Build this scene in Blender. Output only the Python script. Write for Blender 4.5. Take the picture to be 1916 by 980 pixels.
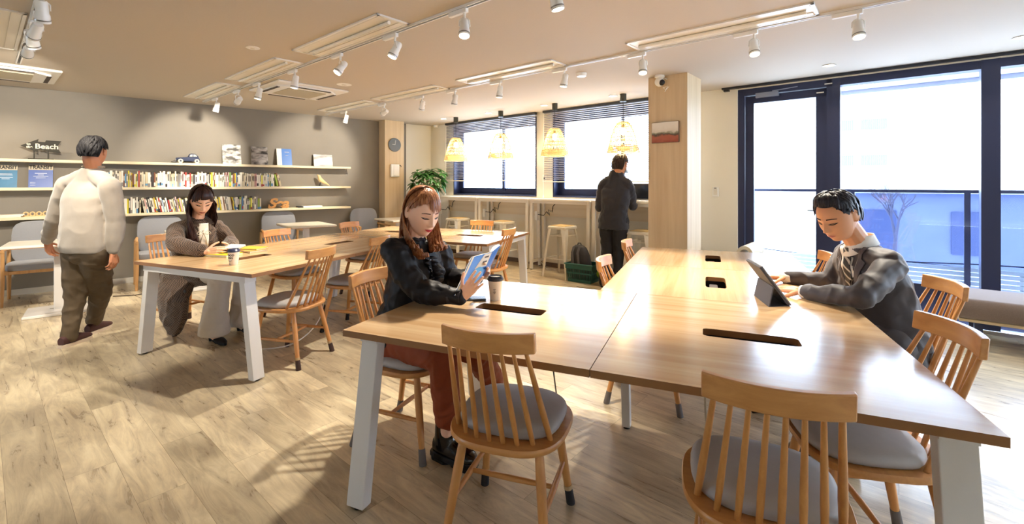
import bpy, bmesh, math, random
from math import pi, sin, cos, radians as R, atan2, hypot, sqrt
from mathutils import Vector as V, Matrix, Quaternion, noise
from mathutils.bvhtree import BVHTree
random.seed(7)
SC = bpy.context.scene
COL = SC.collection
for o in list(bpy.data.objects): bpy.data.objects.remove(o)

# ---------------------------------------------------------------- camera, world, exposure
F = 851.6            # focal length in pixels of the 1916 px frame (16 mm shift lens)
HZ = 343.0           # eye level row
CH = 1.35            # camera height
cam = bpy.data.cameras.new('camera'); camo = bpy.data.objects.new('camera', cam); COL.objects.link(camo)
cam.sensor_width = 36; cam.lens = 36*F/1916; cam.shift_y = -(490-HZ)/1916; cam.clip_start = .05; cam.clip_end = 300
camo.location = (0, 0, CH); camo.rotation_euler = (R(90), 0, 0)
SC.camera = camo
SC.view_settings.view_transform = 'Standard'; SC.view_settings.look = 'None'
SC.view_settings.gamma = 1; SC.view_settings.use_curve_mapping = False
SC.view_settings.exposure = 0.88
SC.cycles.use_denoising = True
SC.cycles.max_bounces = 8; SC.cycles.diffuse_bounces = 4; SC.cycles.glossy_bounces = 3
SC.cycles.transparent_max_bounces = 24; SC.cycles.transmission_bounces = 4
SC.cycles.caustics_reflective = False; SC.cycles.caustics_refractive = False
SC.cycles.sample_clamp_indirect = 6
W = bpy.data.worlds.new('sky'); SC.world = W; W.use_nodes = True
WORLD_STRENGTH = 7.2
bg = W.node_tree.nodes['Background']; bg.inputs[0].default_value = (.68, .82, 1, 1); bg.inputs[1].default_value = WORLD_STRENGTH
SPOT_W = 105; DOWN_W = 30; PEND_W = 7; SUN_W = 2.0

def at(px, py, H=0.0):
    Y = F*(CH-H)/(py-HZ); return V(((px-958)/F*Y, Y, H))
def ad(px, py, Y): return V(((px-958)/F*Y, Y, CH+(HZ-py)/F*Y))

# room frame: the corner between the book wall and the window wall
CO = V((-1.666, 9.33)); A1 = R(41.4); AW = R(-40.5)
CEIL = 2.522
def hit(px, ly, ang, org=CO):
    k = (px-958)/F; c, s = cos(ang), sin(ang)
    return (k*(org.y+c*ly)-org.x+s*ly)/(c-k*s)
def loc2(x, ly, ang, org=CO): return V((org.x+cos(ang)*x-sin(ang)*ly, org.y+sin(ang)*x+cos(ang)*ly))
def wall_z(px, py, ly, ang):
    p = loc2(hit(px, ly, ang), ly, ang); return CH+(HZ-py)/F*p.y
xW = lambda px, ly=0.: hit(px, ly, AW)      # along the window wall, + to the right; ly<0 is inside the room
xB = lambda px, ly=0.: hit(px, ly, A1)      # along the book wall, negative to the left

# ---------------------------------------------------------------- colours and materials
def lin(h):
    h = h.lstrip('#'); r = [int(h[i:i+2], 16)/255 for i in (0, 2, 4)]
    return tuple((c/12.92 if c <= .04045 else ((c+.055)/1.055)**2.4) for c in r)+(1,)
MATS = {}
def mat(name, color, rough=.6, metal=0., spec=.5, noise_amt=0., nscale=40., bump=0., bscale=200., emit=None, estr=1., coat=0., sheen=0., stretch=None, trans=0., alpha=1.):
    if name in MATS: return MATS[name]
    m = bpy.data.materials.new(name); m.use_nodes = True; nt = m.node_tree; b = nt.nodes['Principled BSDF']
    c = lin(color) if isinstance(color, str) else color
    b.inputs['Base Color'].default_value = c; b.inputs['Roughness'].default_value = rough; b.inputs['Metallic'].default_value = metal
    b.inputs['Specular IOR Level'].default_value = spec; b.inputs['Coat Weight'].default_value = coat; b.inputs['Sheen Weight'].default_value = sheen
    b.inputs['Transmission Weight'].default_value = trans; b.inputs['Alpha'].default_value = alpha
    if noise_amt or bump:
        tc = nt.nodes.new('ShaderNodeTexCoord'); mp = nt.nodes.new('ShaderNodeMapping'); nt.links.new(tc.outputs['Object'], mp.inputs[0])
        if stretch: mp.inputs['Scale'].default_value = stretch
    if noise_amt:
        n = nt.nodes.new('ShaderNodeTexNoise'); n.inputs['Scale'].default_value = nscale; n.inputs['Detail'].default_value = 5; nt.links.new(mp.outputs[0], n.inputs[0])
        mx = nt.nodes.new('ShaderNodeMix'); mx.data_type = 'RGBA'
        mx.inputs[6].default_value = tuple(x*(1-noise_amt) for x in c[:3])+(1,); mx.inputs[7].default_value = tuple(min(1, x*(1+noise_amt)) for x in c[:3])+(1,)
        nt.links.new(n.outputs[0], mx.inputs[0]); nt.links.new(mx.outputs[2], b.inputs['Base Color'])
    if bump:
        n2 = nt.nodes.new('ShaderNodeTexNoise'); n2.inputs['Scale'].default_value = bscale; n2.inputs['Detail'].default_value = 3; nt.links.new(mp.outputs[0], n2.inputs[0])
        bp = nt.nodes.new('ShaderNodeBump'); bp.inputs['Strength'].default_value = bump; bp.inputs['Distance'].default_value = .004
        nt.links.new(n2.outputs[0], bp.inputs['Height']); nt.links.new(bp.outputs[0], b.inputs['Normal'])
    if emit:
        b.inputs['Emission Color'].default_value = lin(emit); b.inputs['Emission Strength'].default_value = estr
    MATS[name] = m; return m

def wood(name, c1, c2, rough=.4, axis='X', scale=1., coat=0., spec=.5):
    """straight grained wood; grain runs along AXIS of the object"""
    if name in MATS: return MATS[name]
    m = bpy.data.materials.new(name); m.use_nodes = True; nt = m.node_tree; b = nt.nodes['Principled BSDF']; L = nt.links.new
    tc = nt.nodes.new('ShaderNodeTexCoord'); mp = nt.nodes.new('ShaderNodeMapping'); L(tc.outputs['Object'], mp.inputs[0])
    s = {'X': (.6, 14, 14), 'Y': (14, .6, 14), 'Z': (14, 14, .6)}[axis]; mp.inputs['Scale'].default_value = tuple(v*scale for v in s)
    n = nt.nodes.new('ShaderNodeTexNoise'); n.inputs['Scale'].default_value = 1.5; n.inputs['Detail'].default_value = 7; n.inputs['Roughness'].default_value = .62; n.inputs['Distortion'].default_value = .6
    L(mp.outputs[0], n.inputs[0])
    r = nt.nodes.new('ShaderNodeValToRGB'); r.color_ramp.elements[0].position = .3; r.color_ramp.elements[0].color = lin(c1); r.color_ramp.elements[1].position = .7; r.color_ramp.elements[1].color = lin(c2)
    L(n.outputs[0], r.inputs[0]); L(r.outputs[0], b.inputs['Base Color'])
    b.inputs['Roughness'].default_value = rough; b.inputs['Coat Weight'].default_value = coat; b.inputs['Coat Roughness'].default_value = .15; b.inputs['Specular IOR Level'].default_value = spec
    bp = nt.nodes.new('ShaderNodeBump'); bp.inputs['Strength'].default_value = .05; bp.inputs['Distance'].default_value = .002; L(n.outputs[0], bp.inputs['Height']); L(bp.outputs[0], b.inputs['Normal'])
    MATS[name] = m; return m

def floor_mat():
    m = bpy.data.materials.new('floor_planks'); m.use_nodes = True; nt = m.node_tree; b = nt.nodes['Principled BSDF']; L = nt.links.new; N = nt.nodes.new
    tc = N('ShaderNodeTexCoord'); mp = N('ShaderNodeMapping'); L(tc.outputs['Object'], mp.inputs[0])
    br = N('ShaderNodeTexBrick'); br.offset = .37; br.inputs['Scale'].default_value = 1; br.inputs['Brick Width'].default_value = 1.22; br.inputs['Row Height'].default_value = .18
    br.inputs['Mortar Size'].default_value = .0009; br.inputs['Mortar Smooth'].default_value = .3; br.inputs['Bias'].default_value = 0
    br.inputs['Color1'].default_value = (0, 0, 0, 1); br.inputs['Color2'].default_value = (1, 1, 1, 1); br.inputs['Mortar'].default_value = (.3, .3, .3, 1)
    L(mp.outputs[0], br.inputs[0])
    # shifted noise per plank
    sc = N('ShaderNodeVectorMath'); sc.operation = 'SCALE'; sc.inputs[3].default_value = 17; L(br.outputs[0], sc.inputs[0])
    ad_ = N('ShaderNodeVectorMath'); ad_.operation = 'ADD'; L(mp.outputs[0], ad_.inputs[0]); L(sc.outputs[0], ad_.inputs[1])
    m2 = N('ShaderNodeMapping'); m2.inputs['Scale'].default_value = (1.1, 7, 1); L(ad_.outputs[0], m2.inputs[0])
    n = N('ShaderNodeTexNoise'); n.inputs['Scale'].default_value = 2.2; n.inputs['Detail'].default_value = 9; n.inputs['Roughness'].default_value = .68; n.inputs['Distortion'].default_value = 1.3; L(m2.outputs[0], n.inputs[0])
    m3 = N('ShaderNodeMapping'); m3.inputs['Scale'].default_value = (1.6, 3.2, 1); L(ad_.outputs[0], m3.inputs[0])
    n3 = N('ShaderNodeTexNoise'); n3.inputs['Scale'].default_value = 2.0; n3.inputs['Detail'].default_value = 3; L(m3.outputs[0], n3.inputs[0])
    r = N('ShaderNodeValToRGB'); e = r.color_ramp.elements
    e[0].position = .30; e[0].color = lin('#a69680'); e[1].position = .72; e[1].color = lin('#e6d8ba')
    k = e.new(.42); k.color = lin('#c2b296'); k = e.new(.55); k.color = lin('#d6c6a6')
    L(n.outputs[0], r.inputs[0])
    r3 = N('ShaderNodeValToRGB'); r3.color_ramp.elements[0].position = .38; r3.color_ramp.elements[0].color = (.70, .68, .68, 1); r3.color_ramp.elements[1].position = .58; r3.color_ramp.elements[1].color = (1, 1, 1, 1)
    L(n3.outputs[0], r3.inputs[0])
    mx = N('ShaderNodeMix'); mx.data_type = 'RGBA'; mx.blend_type = 'MULTIPLY'; mx.inputs[0].default_value = .75; L(r.outputs[0], mx.inputs[6]); L(r3.outputs[0], mx.inputs[7])
    tn = N('ShaderNodeMapRange'); tn.inputs[3].default_value = .78; tn.inputs[4].default_value = 1.12; L(br.outputs[0], tn.inputs[0])
    mt = N('ShaderNodeMix'); mt.data_type = 'RGBA'; mt.blend_type = 'MULTIPLY'; mt.inputs[0].default_value = 1; L(mx.outputs[2], mt.inputs[6]); L(tn.outputs[0], mt.inputs[7])
    md = N('ShaderNodeMix'); md.data_type = 'RGBA'; L(br.outputs[1], md.inputs[0]); L(mt.outputs[2], md.inputs[6]); md.inputs[7].default_value = lin('#85765f')
    L(md.outputs[2], b.inputs['Base Color'])
    rr = N('ShaderNodeMapRange'); rr.inputs[3].default_value = .22; rr.inputs[4].default_value = .36; L(n.outputs[0], rr.inputs[0]); L(rr.outputs[0], b.inputs['Roughness'])
    bp = N('ShaderNodeBump'); bp.inputs['Strength'].default_value = .12; bp.inputs['Distance'].default_value = .002; L(n.outputs[0], bp.inputs['Height']); L(bp.outputs[0], b.inputs['Normal'])
    return m

def glass_mat(name, tint=(.96, .98, 1), refl=.08, rough=.0):
    if name in MATS: return MATS[name]
    m = bpy.data.materials.new(name); m.use_nodes = True; nt = m.node_tree; L = nt.links.new; nt.nodes.remove(nt.nodes['Principled BSDF'])
    t = nt.nodes.new('ShaderNodeBsdfTransparent'); t.inputs[0].default_value = tint+(1,)
    g = nt.nodes.new('ShaderNodeBsdfGlossy'); g.inputs['Roughness'].default_value = rough
    x = nt.nodes.new('ShaderNodeMixShader'); lw = nt.nodes.new('ShaderNodeLayerWeight'); pw = nt.nodes.new('ShaderNodeMath'); pw.operation = 'POWER'; pw.inputs[1].default_value = 4; L(lw.outputs['Facing'], pw.inputs[0])
    fr = nt.nodes.new('ShaderNodeMath'); fr.operation = 'MULTIPLY_ADD'; fr.inputs[1].default_value = .6; fr.inputs[2].default_value = .025; L(pw.outputs[0], fr.inputs[0])
    L(fr.outputs[0], x.inputs[0]); L(t.outputs[0], x.inputs[1]); L(g.outputs[0], x.inputs[2]); L(x.outputs[0], nt.nodes['Material Output'].inputs[0])
    MATS[name] = m; return m

# ---------------------------------------------------------------- mesh builder
def basis(d, up=V((0, 0, 1))):
    d = d.normalized()
    if abs(d.dot(up)) > .98: up = V((0, 1, 0)) if abs(d.y) < .9 else V((1, 0, 0))
    s = d.cross(up).normalized(); u = s.cross(d).normalized(); return s, u
class MB:
    def __init__(s): s.v = []; s.f = []; s.mi = []; s.m = 0
    def add(s, vs, fs):
        o = len(s.v); s.v += [tuple(x) for x in vs]; s.f += [tuple(i+o for i in f) for f in fs]; s.mi += [s.m]*len(fs); return s
    def box(s, c, d, rot=None, bev=0.):
        """centre, full size, optional rotation about z (number) or matrix"""
        M = Matrix.Rotation(rot, 3, 'Z') if isinstance(rot, (int, float)) else rot
        hx, hy, hz = d[0]/2, d[1]/2, d[2]/2; c = V(c)
        if bev and min(hx, hy, hz) > bev*1.05:
            vs = []; idx = {}
            for sx in (-1, 1):
                for sy in (-1, 1):
                    for sz in (-1, 1):
                        for a in range(3):
                            p = [sx*(hx-bev), sy*(hy-bev), sz*(hz-bev)]; p[a] = (sx*hx, sy*hy, sz*hz)[a]
                            idx[(sx, sy, sz, a)] = len(vs); vs.append(V(p))
            fs = []
            for a in range(3):
                b_, c_ = (a+1) % 3, (a+2) % 3
                for sg in (-1, 1):
                    q = []
                    for (i, j) in ((-1, -1), (1, -1), (1, 1), (-1, 1)):
                        k = [0, 0, 0]; k[a] = sg; k[b_] = i; k[c_] = j; q.append(idx[(*k, a)])
                    fs.append(q if sg > 0 else q[::-1])
                for i in (-1, 1):
                    for j in (-1, 1):
                        # edge along axis a at b=i, c=j
                        k0 = [0, 0, 0]; k1 = [0, 0, 0]; k0[a] = -1; k1[a] = 1; k0[b_] = k1[b_] = i; k0[c_] = k1[c_] = j
                        q = [idx[(*k0, b_)], idx[(*k1, b_)], idx[(*k1, c_)], idx[(*k0, c_)]]
                        fs.append(q if i*j < 0 else q[::-1])
            for sx in (-1, 1):
                for sy in (-1, 1):
                    for sz in (-1, 1):
                        q = [idx[(sx, sy, sz, a)] for a in range(3)]; fs.append(q if sx*sy*sz > 0 else q[::-1])
        else:
            vs = [V((x*hx, y*hy, z*hz)) for x in (-1, 1) for y in (-1, 1) for z in (-1, 1)]
            fs = [(0, 1, 3, 2), (4, 6, 7, 5), (0, 4, 5, 1), (2, 3, 7, 6), (0, 2, 6, 4), (1, 5, 7, 3)]
        if M: vs = [M @ v for v in vs]
        return s.add([c+v for v in vs], fs)
    def bar(s, a, b, w, h, w2=None, h2=None, up=V((0, 0, 1))):
        """rectangular bar from a to b"""
        a, b = V(a), V(b); x, u = basis(b-a, up); w2 = w2 or w; h2 = h2 or h
        vs = [a+x*i*w/2+u*j*h/2 for (i, j) in ((-1, -1), (1, -1), (1, 1), (-1, 1))]+[b+x*i*w2/2+u*j*h2/2 for (i, j) in ((-1, -1), (1, -1), (1, 1), (-1, 1))]
        return s.add(vs, [(3, 2, 1, 0), (4, 5, 6, 7), (0, 1, 5, 4), (1, 2, 6, 5), (2, 3, 7, 6), (3, 0, 4, 7)])
    def tube(s, pts, r, n=10, flat=1., up=None, cap=True, closed=False):
        pts = [V(p) for p in pts]; m = len(pts); rs = r if isinstance(r, (list, tuple)) else [r]*m
        vs = []; pu = up or V((0, 0, 1)); px = None
        for i, p in enumerate(pts):
            t = (pts[(i+1) % m]-pts[i-1]) if closed else (pts[min(i+1, m-1)]-pts[max(i-1, 0)])
            if t.length < 1e-9: t = V((0, 0, 1))
            t.normalize()
            if up is None:
                if px is None: px, _ = basis(t)
                else:
                    px = px-t*px.dot(t)
                    if px.length < 1e-6: px, _ = basis(t)
                    px.normalize()
                u = t.cross(px).normalized(); x = px
            else:
                x, u = basis(t, up if not callable(up) else up(i))
            for k in range(n):
                a = 2*pi*k/n; vs.append(p+x*cos(a)*rs[i]+u*sin(a)*rs[i]*flat)
        fs = []
        for i in range(m if closed else m-1):
            j = (i+1) % m
            for k in range(n):
                l = (k+1) % n; fs.append((i*n+k, i*n+l, j*n+l, j*n+k))
        if cap and not closed: fs += [tuple(range(n))[::-1], tuple((m-1)*n+k for k in range(n))]
        return s.add(vs, fs)
    def cyl(s, a, b, r, r2=None, n=16): return s.tube([a, b], [r, r if r2 is None else r2], n)
    def lathe(s, prof, c=(0, 0, 0), n=24, M=None, cap=True):
        """prof list of (r, z)"""
        c = V(c); vs = []
        for (r, z) in prof:
            for k in range(n):
                p = V((r*cos(2*pi*k/n), r*sin(2*pi*k/n), z)); vs.append(c+(M @ p if M else p))
        fs = []
        for i in range(len(prof)-1):
            for k in range(n):
                l = (k+1) % n; fs.append((i*n+k, i*n+l, (i+1)*n+l, (i+1)*n+k))
        if cap: fs += [tuple(range(n))[::-1], tuple((len(prof)-1)*n+k for k in range(n))]
        return s.add(vs, fs)
    def prism(s, poly, z0, z1, M=None, c=(0, 0, 0)):
        n = len(poly); c = V(c); vs = [V((x, y, z0)) for x, y in poly]+[V((x, y, z1)) for x, y in poly]
        if M: vs = [M @ v for v in vs]
        return s.add([c+v for v in vs], [tuple(range(n))[::-1], tuple(range(n, 2*n))]+[(i, (i+1) % n, n+(i+1) % n, n+i) for i in range(n)])
    def ball(s, c, r, n=12, m=8, M=None, ang=0):
        c = V(c); r = r if isinstance(r, (tuple, list)) else (r, r, r); vs = [V((0, 0, -r[2]))]
        for i in range(1, m):
            t = -pi/2+pi*i/m
            for k in range(n): vs.append(V((r[0]*cos(t)*cos(2*pi*k/n), r[1]*cos(t)*sin(2*pi*k/n), r[2]*sin(t))))
        vs.append(V((0, 0, r[2])))
        fs = [(0, 1+(k+1) % n, 1+k) for k in range(n)]
        for i in range(m-2):
            for k in range(n): fs.append((1+i*n+k, 1+i*n+(k+1) % n, 1+(i+1)*n+(k+1) % n, 1+(i+1)*n+k))
        t = 1+(m-1)*n; fs += [(1+(m-2)*n+k, 1+(m-2)*n+(k+1) % n, t) for k in range(n)]
        if M: vs = [M @ v for v in vs]
        return s.add([c+v for v in vs], fs)
    def cap(s, a, b, ra, rb, n=14):
        """tapered capsule"""
        a, b = V(a), V(b); d = b-a; L = d.length
        if L < 1e-6: return s.ball(a, ra, n, 8)
        t = d/L; pts = []; rs = []
        for i in range(5):
            g = pi/2*(1-i/4.); pts.append(a-t*ra*sin(g)); rs.append(max(ra*cos(g), ra*.02))
        for i in range(5):
            g = pi/2*(i/4.); pts.append(b+t*rb*sin(g)); rs.append(max(rb*cos(g), rb*.02))
        return s.tube(pts, rs, n)
    def chain(s, pts, rs, n=14):
        for i in range(len(pts)-1): s.cap(pts[i], pts[i+1], rs[i], rs[i+1], n)
        return s
    def loft(s, secs, n=24, p=2.4):
        """secs: (centre, side vector*halfwidth, front vector*halfdepth)"""
        vs = []
        for (c, a, b) in secs:
            c, a, b = V(c), V(a), V(b)
            for k in range(n):
                t = 2*pi*k/n; ct, st = cos(t), sin(t)
                vs.append(c+a*(abs(ct)**(2/p))*(1 if ct >= 0 else -1)+b*(abs(st)**(2/p))*(1 if st >= 0 else -1))
        m = len(secs); fs = []
        for i in range(m-1):
            for k in range(n):
                l = (k+1) % n; fs.append((i*n+k, i*n+l, (i+1)*n+l, (i+1)*n+k))
        fs += [tuple(range(n))[::-1], tuple((m-1)*n+k for k in range(n))]
        return s.add(vs, fs)
    def mesh(s, name, mats=(), smooth=False, ang=None):
        me = bpy.data.meshes.new(name); me.from_pydata(s.v, [], s.f); me.update()
        for m in (mats if isinstance(mats, (list, tuple)) else [mats]): me.materials.append(m)
        if len(me.materials) > 1: me.polygons.foreach_set('material_index', s.mi)
        bm = bmesh.new(); bm.from_mesh(me); bmesh.ops.recalc_face_normals(bm, faces=bm.faces); bm.to_mesh(me); bm.free()
        if smooth:
            me.polygons.foreach_set('use_smooth', [True]*len(me.polygons))
            if ang: me.set_sharp_from_angle(angle=R(ang))
        me.update(); return me
def obj(name, mb, mats=(), parent=None, smooth=False, ang=40, loc=(0, 0, 0), rz=0., label=None, kind=None, rot=None):
    me = mb.mesh(name, mats, smooth, ang) if isinstance(mb, MB) else mb
    o = bpy.data.objects.new(name, me); COL.objects.link(o); o.location = loc
    o.rotation_euler = rot if rot else (0, 0, rz)
    if parent: o.parent = parent
    if label: o['label'] = label
    if kind: o['kind'] = kind
    return o
def tag(o, label, cat, group=None):
    o['label'] = label; o['category'] = cat
    if group: o['group'] = group
    return o
def thing(name, label, cat, loc=(0, 0, 0), rz=0., group=None):
    o = bpy.data.objects.new(name, None); COL.objects.link(o); o.empty_display_size = .1; o.location = loc; o.rotation_euler = (0, 0, rz)
    return tag(o, label, cat, group)
def struct(name, mb, mats, loc=(0, 0, 0), rz=0., **k): return obj(name, mb, mats, None, loc=loc, rz=rz, kind='structure', **k)
KIDS = {}
def dup(root, label=None, loc=None, rz=None, group=None):
    def cp(o, par):
        c = o.copy(); COL.objects.link(c); c.parent = par
        for ch in [x for x in bpy.data.objects if x.parent == o and x != c]: cp(ch, c)
        return c
    c = cp(root, None)
    if label: c['label'] = label
    if loc is not None: c.location = loc
    if rz is not None: c.rotation_euler = (0, 0, rz)
    if group: c['group'] = group
    return c
def bevel(o, w=.004, seg=2, ang=35):
    m = o.modifiers.new('bevel', 'BEVEL'); m.width = w; m.segments = seg; m.limit_method = 'ANGLE'; m.angle_limit = R(ang); return o
def text_mesh(body, size, ext=.002, off=0., align='CENTER', shear=0., space=1.):
    cu = bpy.data.curves.new('text', 'FONT'); cu.body = body; cu.size = size; cu.extrude = ext; cu.offset = off; cu.align_x = align; cu.align_y = 'CENTER'; cu.shear = shear; cu.space_character = space
    o = bpy.data.objects.new('t', cu); COL.objects.link(o); dg = bpy.context.evaluated_depsgraph_get(); dg.update()
    me = bpy.data.meshes.new_from_object(o.evaluated_get(dg)); bpy.data.objects.remove(o); return me
def text_obj(name, body, size, m, parent, loc, M=None, **k):
    me = text_mesh(body, size, **k); me.materials.clear(); me.materials.append(m)
    me.transform(M if M else Matrix.Rotation(R(90), 4, 'X'))
    o = bpy.data.objects.new(name, me); COL.objects.link(o); o.parent = parent; o.location = loc; return o
def remesh(mb, voxel, smooth=2, name='body', wrinkle=0., wscale=8., seed=0, sfac=.5, fold=None):
    """fuse overlapping shapes into ONE continuous surface"""
    me = mb.mesh(name); o = bpy.data.objects.new('tmp', me); COL.objects.link(o)
    m = o.modifiers.new('r', 'REMESH'); m.mode = 'VOXEL'; m.voxel_size = voxel; m.use_smooth_shade = True
    if smooth: s = o.modifiers.new('s', 'SMOOTH'); s.iterations = smooth; s.factor = sfac
    dg = bpy.context.evaluated_depsgraph_get(); dg.update()
    out = bpy.data.meshes.new_from_object(o.evaluated_get(dg)); bpy.data.objects.remove(o); out.name = name
    if wrinkle or fold:
        out.update(); ns = [v.normal.copy() for v in out.vertices]; so = V((seed*7.3, seed*3.1, seed))
        for v, n in zip(out.vertices, ns):
            p = v.co; q = p*wscale+so
            d = 0.
            if wrinkle:
                w = noise.noise(q+V((noise.noise(q*.7), noise.noise(q*.7+V((5, 5, 5))), 0))*1.4)
                d += (1-abs(w)*2.4)*wrinkle*.6+noise.noise(q*2.7)*wrinkle*.4
            if fold: d += fold(p)
            v.co = p+n*d
    out.polygons.foreach_set('use_smooth', [True]*len(out.polygons)); out.update()
    return out
def bvh_of(me): return BVHTree.FromPolygons([v.co.copy() for v in me.vertices], [tuple(p.vertices) for p in me.polygons])
# ================================================================ THE ROOM
M_ceil = mat('ceiling_paper', '#c2b7a8', .85, bump=.15, bscale=60)
M_grey = mat('grey_plaster', '#8b847a', .8, noise_amt=.10, nscale=3.5, bump=.1, bscale=50)
M_white = mat('white_plaster', '#e2dccd', .8, bump=.12, bscale=80)
M_trim = mat('white_trim', '#d8d3c8', .5)
M_navy = mat('dark_navy_aluminium', '#2d3350', .35, metal=.3)
M_oakp = wood('pale_oak_cladding', '#c3a781', '#d8c19b', .5, 'Z', .5)
M_shelf = wood('pale_shelf_board', '#d9c9a6', '#e8dbbd', .5, 'X', .8)
M_wh = mat('white_metal', '#e9e6e0', .35)
M_whp = mat('white_plastic', '#eceae4', .4)
M_black = mat('black_plastic', '#111113', .4)
M_dgrey = mat('dark_grey_paint', '#5b5d5e', .5)
M_glass = glass_mat('window_glass')

ROOM_B = (-13.5, 0); WW = 13.0
def wall_pt(x, y, ang): return loc2(x, y, ang)
# floor: one slab, planks run along the window wall
mb = MB(); a = wall_pt(-14, 0, A1); b = V((CO.x, CO.y)); c = wall_pt(13.2, 0, AW); d = c+(a-b)
inv = Matrix.Rotation(-AW, 2)
def loc_of(p, ang=AW):
    q = p-CO; return (q.x*cos(ang)+q.y*sin(ang), -q.x*sin(ang)+q.y*cos(ang))
poly = [loc_of(p) for p in (a, b, c, d)]
mb.prism(poly[::-1] if False else poly, -.05, 0)
struct('floor', mb, floor_mat(), loc=(CO.x, CO.y, 0), rz=AW, label='light weathered wood plank floor')
mb = MB(); mb.prism(poly, CEIL, CEIL+.1)
struct('ceiling', mb, M_ceil, loc=(CO.x, CO.y, 0), rz=AW, label='flat warm beige ceiling')
# book wall (left), window wall (right), two walls behind the viewer
mb = MB(); mb.box((-7, .06, CEIL/2), (14, .12, CEIL)); struct('wall_left', mb, M_grey, loc=(CO.x, CO.y, 0), rz=A1, label='grey plaster wall behind the book shelves')
mb = MB(); mb.box((-.28, -.004, CEIL/2), (.56, .006, CEIL)); struct('wall_back', mb, M_white, loc=(CO.x, CO.y, 0), rz=A1, label='short cream wall in the corner behind the plant')
mb = MB(); mb.box((-7, -13.26, CEIL/2), (14, .12, CEIL)); struct('wall_front', mb, M_white, loc=(CO.x, CO.y, 0), rz=A1)
mb = MB(); mb.box((6.6, -14.05, CEIL/2), (13.4, .12, CEIL)); struct('wall_rear', mb, M_white, loc=(CO.x, CO.y, 0), rz=AW)
# window wall with its openings (x along the wall, z)
W1a, W1b, W2a, W2b, WZ0, WZ1 = .70, 2.728, 3.064, 5.05, 1.13, 2.46
DA, DB, GA, GB, GZ1 = 5.811, 6.76, 6.76, 13.0, 2.49
T = .22
mb = MB()
def seg(x0, x1, z0, z1): mb.box(((x0+x1)/2, T/2, (z0+z1)/2), (x1-x0, T, z1-z0))
seg(-.15, W1a, 0, CEIL); seg(W1b, W2a, 0, CEIL); seg(W2b, DA, 0, CEIL)
for a_, b_ in ((W1a, W1b), (W2a, W2b)): seg(a_, b_, 0, WZ0); seg(a_, b_, WZ1, CEIL)
seg(DA, 13.3, GZ1, CEIL); seg(GB, 13.3, 0, GZ1)
struct('wall_right', mb, M_white, loc=(CO.x, CO.y, 0), rz=AW, label='cream window wall')
# baseboards
mb = MB(); mb.box((-7.6, -.008, .035), (12.9, .016, .07)); struct('baseboard_left', mb, M_trim, loc=(CO.x, CO.y, 0), rz=A1)
mb = MB(); mb.box((2.9, -.008, .035), (5.8, .016, .07)); struct('baseboard_right', mb, mat('brown_skirting', '#6b5442', .5), loc=(CO.x, CO.y, 0), rz=AW)
# oak clad posts
mb = MB(); mb.box((-.933, -.127, CEIL/2), (.385, .25, CEIL)); p_ = struct('pillar_left', mb, M_oakp, loc=(CO.x, CO.y, 0), rz=A1, label='narrow oak clad post at the end of the book wall')
PX, PY = loc_of(V((1.849, 4.80)))
mb = MB(); mb.box((PX-.215, PY+.215, CEIL/2), (.43, .43, CEIL)); mb.v = mb.v
struct('pillar_centre', mb, M_oakp, loc=(CO.x, CO.y, 0), rz=AW, label='square oak clad column in the middle of the room')

# ---- windows behind the blinds
def sash_window(name, x0, x1, xm, lab):
    y0 = .10
    mb = MB(); zc = (WZ0+WZ1)/2; h = WZ1-WZ0
    # deep navy reveal lining and frame
    for x in (x0+.012, x1-.012): mb.box((x, .09, zc), (.024, .20, h))
    mb.box(((x0+x1)/2, .09, WZ0+.012), (x1-x0, .20, .024)); mb.box(((x0+x1)/2, .09, WZ1-.012), (x1-x0, .20, .024))
    for x in (x0+.05, x1-.05): mb.box((x, .16, zc), (.06, .06, h))
    mb.box(((x0+x1)/2, .16, WZ0+.055), (x1-x0, .06, .07)); mb.box(((x0+x1)/2, .16, WZ1-.055), (x1-x0, .06, .07))
    w = struct(name, mb, M_navy, loc=(CO.x, CO.y, 0), rz=AW, label=lab)
    for k, (a_, b_) in enumerate(((x0+.08, xm+.03), (xm-.03, x1-.08))):
        yy = .145+.03*k; mb = MB(); z0, z1 = WZ0+.09, WZ1-.09
        for x in (a_+.02, b_-.02): mb.box((x, yy, (z0+z1)/2), (.05, .025, z1-z0))
        for z in (z0+.02, z1-.02): mb.box(((a_+b_)/2, yy, z), (b_-a_, .025, .05))
        s = obj('window_sash', mb, M_navy, w)
        mb = MB(); mb.box(((a_+b_)/2, yy, (z0+z1)/2), (b_-a_-.07, .006, z1-z0-.07)); obj('pane', mb, M_glass, s)
    return w
sash_window('window_1', W1a, W1b, 1.86, 'navy framed sliding window nearest the potted tree, half covered by a blind')
sash_window('window_2', W2a, W2b, 4.21, 'navy framed sliding window behind the standing man, half covered by a blind')

# ---- glazed door and fixed lights
mb = MB()
for x, w in ((DA+.035, .07), (DB-.01, .085)): mb.box((x, .10, 1.245), (w, .16, 2.49))
mb.box(((DA+DB)/2, .10, 2.45), (DB-DA, .16, .08)); mb.box(((DA+DB)/2, .10, .02), (DB-DA, .16, .04))
dr = struct('door_1', mb, M_navy, loc=(CO.x, CO.y, 0), rz=AW, label='glazed balcony door in a dark navy frame')
mb = MB(); a_, b_ = DA+.075, DB-.055
for x, w in ((a_+.045, .09), (b_-.05, .10)): mb.box((x, .09, 1.225), (w, .05, 2.36))
mb.box(((a_+b_)/2, .09, 2.36), (b_-a_, .05, .09)); mb.box(((a_+b_)/2, .09, .15), (b_-a_, .05, .22))
lf = obj('door_leaf', mb, M_navy, dr)
mb = MB(); mb.box(((a_+b_)/2, .09, 1.29), (b_-a_-.16, .01, 2.1)); obj('pane', mb, M_glass, lf)
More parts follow.
